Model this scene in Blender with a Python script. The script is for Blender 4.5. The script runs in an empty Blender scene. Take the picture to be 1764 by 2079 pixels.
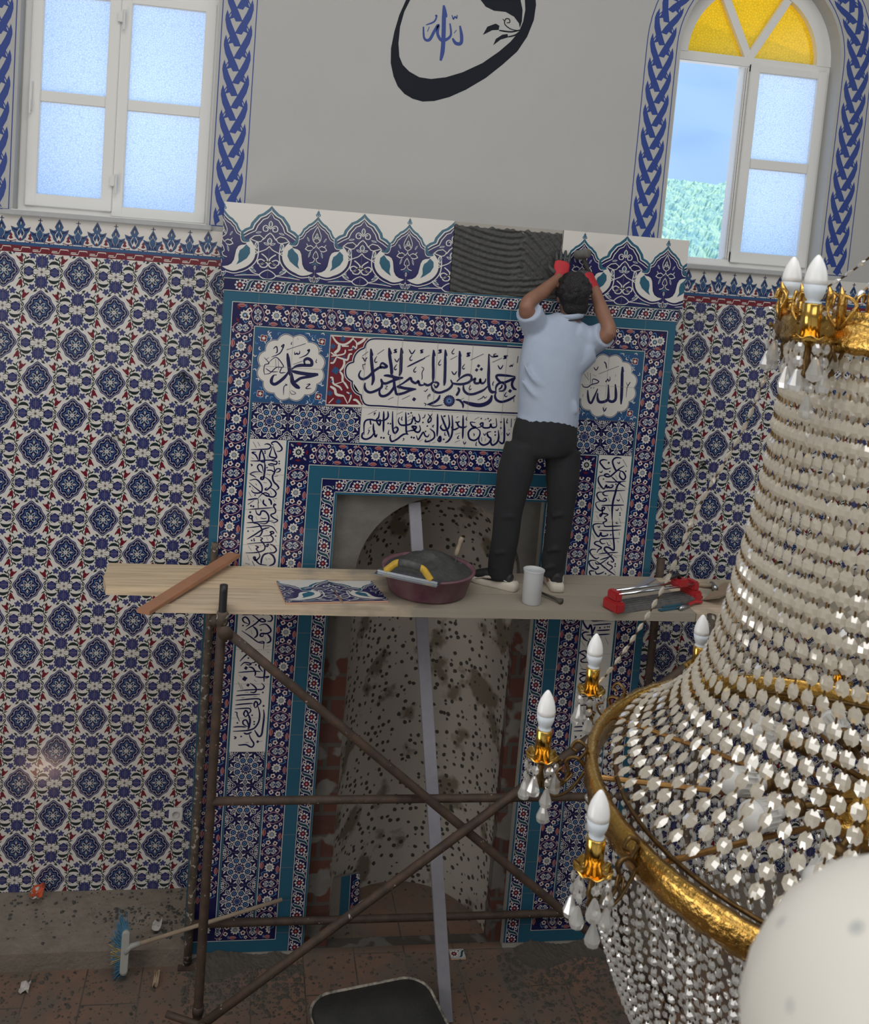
import bpy, bmesh, math, random
from mathutils import Vector, Matrix
from mathutils.geometry import tessellate_polygon
random.seed(7)
PI = math.pi
sc = bpy.context.scene
COL = sc.collection

# ------------------------------------------------------------------ camera
FPX, PPX, PPY, IW, IH = 1955.227, 817.45, 679.5, 1764, 2079
CAMP = Vector((-1.140, -5.237, 4.156))
YAW, PIT, ROL = [math.radians(a) for a in (-9.085, -5.263, -4.549)]
CM = Matrix.Rotation(YAW, 3, 'Z') @ Matrix.Rotation(PIT, 3, 'X') @ Matrix.Rotation(ROL, 3, 'Y')   # right, forward, up
cd = bpy.data.cameras.new('camera')
cam = bpy.data.objects.new('camera', cd)
COL.objects.link(cam)
cam.matrix_world = Matrix.Translation(CAMP) @ (CM @ Matrix.Rotation(PI / 2, 3, 'X')).to_4x4()
cd.sensor_fit = 'AUTO'
cd.sensor_width = 36.0
cd.lens = FPX / IH * 36.0
cd.shift_x = (IW / 2 - PPX) / IH
cd.shift_y = -(IH / 2 - PPY) / IH
cd.clip_start, cd.clip_end = 0.05, 6000
cd.dof.use_dof = True
cd.dof.focus_distance = 4.6
cd.dof.aperture_fstop = cd.lens / 3.0
sc.camera = cam

# ------------------------------------------------------------------ light and exposure
sc.view_settings.view_transform = 'Standard'
sc.view_settings.look = 'None'
sc.view_settings.exposure = 0.0
sc.view_settings.gamma = 1.0
sc.view_settings.use_curve_mapping = False
sc.cycles.use_denoising = True
sc.cycles.denoising_prefilter = 'NONE'

w = bpy.data.worlds.new('sky'); sc.world = w; w.use_nodes = True
nt = w.node_tree; nt.nodes.clear()
out = nt.nodes.new('ShaderNodeOutputWorld'); bg = nt.nodes.new('ShaderNodeBackground')
tc = nt.nodes.new('ShaderNodeTexCoord'); sx = nt.nodes.new('ShaderNodeSeparateXYZ'); cr = nt.nodes.new('ShaderNodeValToRGB')
cr.color_ramp.elements[0].position = 0.0; cr.color_ramp.elements[0].color = (.86, .90, 1.0, 1)
cr.color_ramp.elements[1].position = 0.55; cr.color_ramp.elements[1].color = (.36, .62, 1.0, 1)
nt.links.new(tc.outputs['Generated'], sx.inputs[0]); nt.links.new(sx.outputs['Z'], cr.inputs[0])
nt.links.new(cr.outputs[0], bg.inputs[0]); bg.inputs[1].default_value = 1.5
nt.links.new(bg.outputs[0], out.inputs[0])

def sun(name, d, e, col, ang):
    l = bpy.data.lights.new(name, 'SUN'); l.energy = e; l.color = col; l.angle = ang
    o = bpy.data.objects.new(name, l); COL.objects.link(o)
    o.rotation_euler = Vector(d).to_track_quat('-Z', 'Y').to_euler(); return o
def area(name, p, d, sx_, sy_, e, col):
    l = bpy.data.lights.new(name, 'AREA'); l.shape = 'RECTANGLE'; l.size = sx_; l.size_y = sy_; l.energy = e; l.color = col
    o = bpy.data.objects.new(name, l); COL.objects.link(o); o.location = p
    o.rotation_euler = Vector(d).to_track_quat('-Z', 'Y').to_euler(); return o
sun('sunlight', (-.45, .55, -.7), 3.2, (1, .96, .88), .01)
# area lamps for assumed, unseen windows: side walls, gallery wall behind, dome; plus one added low fill
area('assumed_daylight_gallery', (-1.0, -11.6, 5.6), (0, 1, -.04), 7.0, 3.2, 125, (1, .985, .96))
area('assumed_daylight_dome', (-.6, -4.6, 8.05), (.0, .05, -1), 5.0, 5.0, 200, (1, .99, .97))  # added for light from above; the dome opening is assumed, not built
area('assumed_daylight_left', (-4.8, -4.2, 5.6), (1, .25, -.12), 4.0, 2.2, 45, (1, .97, .93))
area('assumed_daylight_right', (4.8, -4.0, 5.8), (-1, .2, -.12), 4.0, 2.2, 36, (.96, .98, 1))
area('fill_left_low', (-4.8, -3.4, 2.4), (1, .35, -.05), 3.0, 1.8, 70, (1, .97, .93))  # added fill brightening the lower wall and floor, not a known window
# added spot lamp for an assumed sunbeam striking the floor just below the frame
sl = bpy.data.lights.new('assumed_sun_spot', 'SPOT'); sl.energy = 60000; sl.color = (1, .86, .74); sl.spot_size = math.radians(3.0); sl.spot_blend = .25; sl.shadow_soft_size = .01
so = bpy.data.objects.new('assumed_sun_spot', sl); COL.objects.link(so); so.location = (-4.7, -2.6, 4.6)
so.rotation_euler = (Vector((-2.45, -1.30, 0)) - so.location).to_track_quat('-Z', 'Y').to_euler()

def at(u, v, Y=0.0):                      # a photo pixel carried to the upright plane at depth Y
    d = CM @ Vector(((u - PPX) / FPX, 1, (PPY - v) / FPX)); return CAMP + d * ((Y - CAMP.y) / d.y)
def atz(u, v, Z=0.0):                     # ... to the level plane at height Z
    d = CM @ Vector(((u - PPX) / FPX, 1, (PPY - v) / FPX)); return CAMP + d * ((Z - CAMP.z) / d.z)
def atd(u, v, D):
    return CAMP + CM @ Vector(((u - PPX) / FPX, 1, (PPY - v) / FPX)) * D
YW = .379                                 # the hall wall; the prayer niche's tiled face stands at Y = 0

# ------------------------------------------------------------------ materials
MATS = {}
def pm(name, col, rough=.5, metal=0, noise=None, bump=None, spec=.5, trans=0, coat=0, sub=0):
    """noise = (scale, amount, second colour); bump = (scale, strength)"""
    if name in MATS: return MATS[name]
    m = bpy.data.materials.new(name); m.use_nodes = True; n = m.node_tree; b = n.nodes['Principled BSDF']
    b.inputs['Base Color'].default_value = (*col, 1); b.inputs['Roughness'].default_value = rough; b.inputs['Metallic'].default_value = metal
    b.inputs['Specular IOR Level'].default_value = spec; b.inputs['Transmission Weight'].default_value = trans; b.inputs['Coat Weight'].default_value = coat
    t = n.nodes.new('ShaderNodeTexCoord')
    if noise:
        k = n.nodes.new('ShaderNodeTexNoise'); k.inputs['Scale'].default_value = noise[0]; k.inputs['Detail'].default_value = 6
        k.inputs['Roughness'].default_value = .65
        r = n.nodes.new('ShaderNodeValToRGB'); r.color_ramp.elements[0].position = .5 - noise[1]; r.color_ramp.elements[1].position = .5 + noise[1]
        r.color_ramp.elements[0].color = (*col, 1); r.color_ramp.elements[1].color = (*noise[2], 1)
        n.links.new(t.outputs['Object'], k.inputs[0]); n.links.new(k.outputs['Fac'], r.inputs[0]); n.links.new(r.outputs[0], b.inputs['Base Color'])
    if bump:
        k = n.nodes.new('ShaderNodeTexNoise'); k.inputs['Scale'].default_value = bump[0]; k.inputs['Detail'].default_value = 5
        bp = n.nodes.new('ShaderNodeBump'); bp.inputs['Strength'].default_value = bump[1]; bp.inputs['Distance'].default_value = .01
        n.links.new(t.outputs['Object'], k.inputs[0]); n.links.new(k.outputs['Fac'], bp.inputs['Height']); n.links.new(bp.outputs[0], b.inputs['Normal'])
    MATS[name] = m; return m
def glaze(name, col): return pm('glaze_' + name, col, rough=.16, spec=.5)
G = dict(white=glaze('white', (.70, .68, .64)), navy=glaze('navy', (.012, .013, .075)), teal=glaze('teal', (.025, .115, .185)), red=glaze('red', (.165, .015, .028)),
         blue=glaze('blue', (.060, .066, .185)), sky=glaze('sky', (.10, .25, .46)), green=glaze('green', (.018, .030, .030)), black=glaze('ink', (.008, .009, .03)),
         grey=glaze('grey', (.40, .40, .40)), pink=glaze('pink', (.62, .32, .30)), purple=glaze('purple', (.020, .018, .105)), joint=pm('joint', (.22, .19, .16), .8),
         clay=pm('biscuit', (.55, .33, .24), .8), mid=glaze('mid', (.028, .085, .21)))
GK = list(G)
plaster = pm('plaster', (.475, .475, .465), .7, noise=(3, .3, (.455, .455, .445)), bump=(60, .08))
paint_blue = pm('wall_paint_blue', (.016, .050, .26), .5)
paint_ink = pm('wall_paint_ink', (.008, .011, .019), .6, spec=.2)
white_frame = pm('white_frame', (.78, .78, .76), .35)
gold = pm('gilt_brass', (.60, .39, .12), .22, 1, noise=(40, .25, (.50, .27, .05)), bump=(90, .25))
goldsm = pm('polished_brass', (.80, .52, .13), .15, 1, noise=(30, .2, (.62, .36, .08)))
bronze = pm('dull_bronze', (.20, .12, .045), .38, .9, noise=(35, .25, (.10, .06, .025)), bump=(80, .2))
def splashed(name, a, b, thr):
    m = bpy.data.materials.new(name); m.use_nodes = True; n = m.node_tree; p = n.nodes['Principled BSDF']; L = n.links; t = n.nodes.new('ShaderNodeTexCoord')
    k = n.nodes.new('ShaderNodeTexNoise'); k.inputs['Scale'].default_value = 16; k.inputs['Detail'].default_value = 6; r = n.nodes.new('ShaderNodeValToRGB'); r.color_ramp.elements[0].position = .35; r.color_ramp.elements[1].position = .65
    r.color_ramp.elements[0].color = (*a, 1); r.color_ramp.elements[1].color = (*b, 1); L.new(t.outputs['Object'], k.inputs[0]); L.new(k.outputs['Fac'], r.inputs[0])
    k2 = n.nodes.new('ShaderNodeTexNoise'); k2.inputs['Scale'].default_value = 38; k2.inputs['Detail'].default_value = 4; r2 = n.nodes.new('ShaderNodeValToRGB'); r2.color_ramp.elements[0].position = thr; r2.color_ramp.elements[1].position = thr + .03
    L.new(t.outputs['Object'], k2.inputs[0]); L.new(k2.outputs['Fac'], r2.inputs[0]); mx = n.nodes.new('ShaderNodeMixRGB'); mx.inputs[2].default_value = (.40, .37, .33, 1); L.new(r2.outputs[0], mx.inputs[0]); L.new(r.outputs[0], mx.inputs[1]); L.new(mx.outputs[0], p.inputs['Base Color'])
    bp = n.nodes.new('ShaderNodeBump'); bp.inputs['Strength'].default_value = .4; bp.inputs['Distance'].default_value = .006; L.new(k2.outputs['Fac'], bp.inputs['Height']); L.new(bp.outputs[0], p.inputs['Normal']); p.inputs['Roughness'].default_value = .7; return m
rust = splashed('rusty_tube', (.085, .052, .036), (.045, .031, .024), .685)
rustpale = splashed('splashed_tube', (.13, .10, .075), (.06, .045, .035), .59)
wood = pm('pine_board', (.50, .37, .235), .75, noise=(5, .3, (.40, .30, .20)), bump=(40, .15))
woodgrey = pm('cement_board', (.33, .265, .20), .85, noise=(7, .22, (.21, .185, .16)), bump=(40, .3))
woodred = pm('oiled_lath', (.47, .22, .115), .5, noise=(9, .25, (.34, .17, .10)))
mortar = pm('wet_mortar', (.045, .047, .046), .6, noise=(18, .3, (.07, .07, .068)), bump=(50, .7))
cement = pm('dry_cement', (.20, .185, .17), .9, noise=(6, .25, (.30, .275, .25)), bump=(25, .5))
dust = pm('dust', (.105, .090, .074), .95, noise=(30, .3, (.060, .054, .047)), bump=(60, .6))
steel = pm('steel', (.45, .47, .50), .3, 1)
alu = pm('aluminium', (.34, .34, .385), .6, .15, noise=(20, .3, (.28, .28, .32)))
redp = pm('red_plastic', (.42, .025, .03), .4)
yellowp = pm('yellow_plastic', (.70, .42, .02), .45, noise=(30, .12, (.50, .33, .05)))
purplep = pm('purple_plastic', (.135, .035, .075), .5, noise=(9, .22, (.23, .14, .15)))
blackp = pm('black_plastic', (.02, .02, .022), .5)
whitep = pm('white_plastic', (.74, .74, .73), .35)
bulbglass = pm('opal_bulb', (.86, .87, .88), .25)
bulbbase = pm('bulb_base', (.62, .68, .74), .4)
skin = pm('skin', (.30, .155, .10), .55, noise=(20, .3, (.25, .12, .08)))
hairm = pm('hair', (.010, .009, .010), .55, bump=(120, .8))
shirtm = pm('shirt', (.42, .49, .61), .9, noise=(9, .3, (.37, .44, .56)), bump=(14, .35))
trousm = pm('trousers', (.012, .013, .017), .9, noise=(10, .25, (.020, .021, .024)), bump=(14, .4))

# ------------------------------------------------------------------ object helpers
def link(name, me, parent=None, mats=(), smooth=False):
    for m in mats: me.materials.append(m)
    if smooth:
        me.polygons.foreach_set('use_smooth', [True] * len(me.polygons))
    o = bpy.data.objects.new(name, me); COL.objects.link(o)
    if parent is not None: o.parent = parent
    return o
def mesh(name, V, F, m, parent=None, smooth=False, mi=None):
    me = bpy.data.meshes.new(name); me.from_pydata([tuple(v) for v in V], [], F)
    mats = m if isinstance(m, (list, tuple)) else [m]
    if mi: 
        for x in mats: me.materials.append(x)
        me.polygons.foreach_set('material_index', mi); mats = ()
    me.update(); return link(name, me, parent, mats, smooth)
def bmo(name, bm, m, parent=None, smooth=False):
    bmesh.ops.recalc_face_normals(bm, faces=bm.faces)
    me = bpy.data.meshes.new(name); bm.to_mesh(me); bm.free()
    return link(name, me, parent, m if isinstance(m, (list, tuple)) else [m], smooth)
def thing(name, label, cat, loc=(0, 0, 0), group=None):
    o = bpy.data.objects.new(name, None); o.empty_display_size = .05; COL.objects.link(o); o.location = loc
    return tag(o, label, cat, group)
def tag(o, label, cat, group=None):
    o['label'] = label; o['category'] = cat
    if group: o['group'] = group
    return o
def struct(o): o['kind'] = 'structure'; return o
def put(o, root):
    """hang part o, whose mesh is in world coordinates, on root"""
    o.parent = root
    p = root; off = Vector((0, 0, 0))
    while p is not None: off += Vector(p.location); p = p.parent
    o.location = -off; return o
def box(bm, lo, hi, bev=0, M=None):
    r = bmesh.ops.create_cube(bm, size=1.0)
    vs = r['verts']
    for v in vs:
        v.co = Vector([lo[i] + (v.co[i] + .5) * (hi[i] - lo[i]) for i in range(3)])
    if bev:
        es = {e for v in vs for e in v.link_edges}
        b = bmesh.ops.bevel(bm, geom=list(es), offset=bev, segments=2, affect='EDGES'); vs = list({v for f in b['faces'] for v in f.verts} | {v for v in vs if v.is_valid})
    if M is not None: bmesh.ops.transform(bm, matrix=M, verts=vs)
    return vs
def frame_of(d):
    d = d.normalized(); a = Vector((0, 0, 1)) if abs(d.z) < .9 else Vector((1, 0, 0))
    x = a.cross(d).normalized(); return x, d.cross(x).normalized()
def sweep(bm, P, R, n=10, cap=True, closed=False):
    """round tube through points P; R a radius, a list of radii or (rx, ry, xdir) tuples"""
    P = [Vector(p) for p in P]; rings = []; x = None
    N = len(P)
    for i, p in enumerate(P):
        d = (P[(i + 1) % N] - P[i - 1]) if closed else (P[min(i + 1, N - 1)] - P[max(i - 1, 0)])
        if x is None: x, y = frame_of(d)
        else:
            d.normalize(); x = (x - d * x.dot(d)).normalized(); y = d.cross(x).normalized()
        r = R[i] if isinstance(R, list) else R
        rx, ry = (r[0], r[1]) if isinstance(r, (list, tuple)) else (r, r)
        xx, yy = x, y
        if isinstance(r, (list, tuple)) and len(r) > 2:
            dd = d.normalized(); xx = (Vector(r[2]) - dd * Vector(r[2]).dot(dd)).normalized(); yy = dd.cross(xx).normalized()
        rings.append([bm.verts.new(p + xx * rx * math.cos(2 * PI * k / n) + yy * ry * math.sin(2 * PI * k / n)) for k in range(n)])
    for a, b in zip(rings, rings[1:] + ([rings[0]] if closed else [])):
        for k in range(n): bm.faces.new((a[k], a[(k + 1) % n], b[(k + 1) % n], b[k]))
    if cap and not closed:
        bm.faces.new(rings[0][::-1]); bm.faces.new(rings[-1])
    return rings
def lathe(bm, prof, n=20, org=(0, 0, 0), axis=None, wob=None):
    """prof = [(r, h)...] turned about axis through org"""
    org = Vector(org); ax = Vector(axis or (0, 0, 1)).normalized(); x, y = frame_of(ax); rings = []
    for r, h in prof:
        if r < 1e-6: rings.append([bm.verts.new(org + ax * h)])
        else: rings.append([bm.verts.new(org + ax * (h + (wob(k / n, r) if wob else 0)) + (x * math.cos(2 * PI * k / n) + y * math.sin(2 * PI * k / n)) * r) for k in range(n)])
    for a, b in zip(rings, rings[1:]):
        if len(a) == 1 and len(b) == 1: continue
        for k in range(n):
            k2 = (k + 1) % n
            if len(a) == 1: bm.faces.new((a[0], b[k2], b[k]))
            elif len(b) == 1: bm.faces.new((a[k], a[k2], b[0]))
            else: bm.faces.new((a[k], a[k2], b[k2], b[k]))
    for r_, rev in ((rings[0], True), (rings[-1], False)):
        if len(r_) > 1: bm.faces.new(r_[::-1] if rev else r_)
def spline(P, k=6, closed=False):
    """Catmull-Rom through P"""
    P = [Vector(p) for p in P]; N = len(P)
    if N < 3 and not closed: return P
    o = []
    for i in range(N if closed else N - 1):
        g = (lambda j: P[j % N]) if closed else (lambda j: P[max(0, min(N - 1, j))])
        a, b, c, d = g(i - 1), g(i), g(i + 1), g(i + 2)
        for s in range(k):
            t = s / k
            o.append(.5 * ((2 * b) + (c - a) * t + (2 * a - 5 * b + 4 * c - d) * t * t + (3 * b - a - 3 * c + d) * t ** 3))
    if not closed: o.append(P[-1])
    return o
def remesh(name, bm, vox, m, parent=None, smooth=6, factor=.5):
    """one continuous skin over overlapping pieces"""
    bmesh.ops.recalc_face_normals(bm, faces=bm.faces)
    me = bpy.data.meshes.new(name); bm.to_mesh(me); bm.free()
    o = bpy.data.objects.new(name + '_raw', me); COL.objects.link(o)
    r = o.modifiers.new('r', 'REMESH'); r.mode = 'VOXEL'; r.voxel_size = vox
    if smooth:
        s = o.modifiers.new('s', 'SMOOTH'); s.iterations = smooth; s.factor = factor
    dg = bpy.context.evaluated_depsgraph_get(); dg.update()
    me2 = bpy.data.meshes.new_from_object(o.evaluated_get(dg))
    bpy.data.objects.remove(o); me2.name = name
    return link(name, me2, parent, [m], True)

# ------------------------------------------------------------------ painted pattern: flat shapes laid on a tile face, one mesh per panel
EPS = .00022
class Paint:
    def __init__(s): s.V = []; s.F = []; s.M = []; s.c = 0; s.k = 0
    def lift(s, L): s.c = (s.c + 1) % 61; return L + s.c / 61 * .55       # keeps overlapping shapes from sharing a plane
    def poly(s, pts, col, L=1):
        L = s.lift(L); n = len(s.V); s.V += [(p[0], p[1], L) for p in pts]; s.F.append(tuple(range(n, n + len(pts)))); s.M.append(GK.index(col))
    def rect(s, x0, y0, x1, y1, col, L=0): s.poly([(x0, y0), (x1, y0), (x1, y1), (x0, y1)], col, L)
    def circ(s, x, y, r, col, L=1, n=12, ry=None): s.poly([(x + r * math.cos(2 * PI * k / n), y + (ry or r) * math.sin(2 * PI * k / n)) for k in range(n)], col, L)
    def flower(s, x, y, r, k, col, L=1, depth=.3, a0=0, per=6):
        s.poly([(x + r * (1 - depth * (.5 - .5 * math.cos(k * t))) * math.cos(t + a0), y + r * (1 - depth * (.5 - .5 * math.cos(k * t))) * math.sin(t + a0))
                for t in [2 * PI * q / (k * per) for q in range(k * per)]], col, L)
    def line(s, pts, w, col, L=2, taper=0, k=5, closed=False):
        """ink stroke; taper 0..1 = how much the ends thin out"""
        P = [Vector((p[0], p[1], 0)) for p in pts]
        if len(P) > 2: P = spline(P, k, closed)
        N = len(P); a = []; b = []
        for i, p in enumerate(P):
            d = (P[(i + 1) % N] - P[i - 1]) if closed else (P[min(i + 1, N - 1)] - P[max(i - 1, 0)])
            if d.length < 1e-9: d = Vector((1, 0, 0))
            d.normalize(); t = i / max(1, N - 1); f = 1 - taper * (1 - min(1, 4.5 * t, 4.5 * (1 - t)))
            nn = Vector((-d.y, d.x, 0)) * w * .5 * max(.12, f); a.append(p + nn); b.append(p - nn)
        L = s.lift(L); n = len(s.V); s.V += [(q.x, q.y, L) for pr in zip(a, b) for q in pr]
        for i in range(N if closed else N - 1):
            j = (i + 1) % N
            s.F.append((n + 2 * i, n + 2 * i + 1, n + 2 * j + 1, n + 2 * j)); s.M.append(GK.index(col))
    def leaf(s, x, y, ln, wd, ang, col, L=1, bend=0):
        c, q = math.cos(ang), math.sin(ang); up = []; dn = []
        for i in range(7):
            t = i / 6; h = wd * .5 * math.sin(PI * t) ** .8; z = bend * math.sin(PI * t); X = (t - .5) * ln
            up.append((X, z + h)); dn.append((X, z - h))
        s.poly([(x + a * c - b * q, y + a * q + b * c) for a, b in up + dn[::-1][1:-1]], col, L)
    def stamp(s, o, x=0, y=0, rot=0, sx=1, sy=1, clip=None, dl=0):
        """copy motif o, turned by rot and moved to x, y; clip = (x0, y0, x1, y1) keeps it inside a panel"""
        c, q = math.cos(rot), math.sin(rot); n = len(s.V); s.k = (s.k + 1) % 13; dl += s.k / 13 * .35
        W = [(x + (a * sx) * c - (b * sy) * q, y + (a * sx) * q + (b * sy) * c, l + dl) for a, b, l in o.V]
        inside = True
        if clip:
            x0, y0, x1, y1 = clip; inside = all(x0 <= p[0] <= x1 and y0 <= p[1] <= y1 for p in W)
        if inside:
            s.V += W; s.F += [tuple(n + i for i in f) for f in o.F]; s.M += o.M; return
        for f, m in zip(o.F, o.M):
            P = [W[i] for i in f]; l = P[0][2]
            Q = [(p[0], p[1]) for p in P]
            for ax, lim, sg in ((0, x0, 1), (0, x1, -1), (1, y0, 1), (1, y1, -1)):
                R = []
                for i in range(len(Q)):
                    a, b = Q[i - 1], Q[i]; da, db = (a[ax] - lim) * sg, (b[ax] - lim) * sg
                    if (da < 0) != (db < 0):
                        t = da / (da - db); R.append((a[0] + (b[0] - a[0]) * t, a[1] + (b[1] - a[1]) * t))
                    if db >= 0: R.append(b)
                Q = R
                if len(Q) < 3: break
            if len(Q) >= 3:
                k = len(s.V); s.V += [(p[0], p[1], l) for p in Q]; s.F.append(tuple(range(k, k + len(Q)))); s.M.append(m)
    def build(s, name, parent=None, Y=0.0, T=None, mats=None):
        """lay on the upright plane Y (facing the hall), or through matrix T"""
        V = [(a, Y - l * EPS, b) for a, b, l in s.V]
        if T is not None: V = [T @ Vector((a, b, l * EPS)) for a, b, l in s.V]
        F = []
        me = bpy.data.meshes.new(name); me.from_pydata([tuple(v) for v in V], [], s.F)
        for k in (mats or [G[g] for g in GK]): me.materials.append(k)
        me.polygons.foreach_set('material_index', s.M); me.update()
        return link(name, me, parent)
def ink(p, src, col, L=3, taper=.6, flip=False):
    sg = -1 if flip else 1
    for it in src.split('|'):
        h, pts = it.split(':'); P = [(sg * int(a) / 1000, int(b) / 1000) for a, b in (q.split(',') for q in pts.split())]
        wd = int(h[1:]) / 1e4 * (1.28 if h[0] == 's' else 1)
        if h[0] == 's': p.line(P, wd, col, L, taper)
        elif h[0] == 'p': p.poly(P, col, L)
        else:
            for a, b in P: p.poly([(a + wd, b + wd * .25), (a - wd * .2, b + wd), (a - wd, b - wd * .25), (a + wd * .2, b - wd)], col, L)
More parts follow.
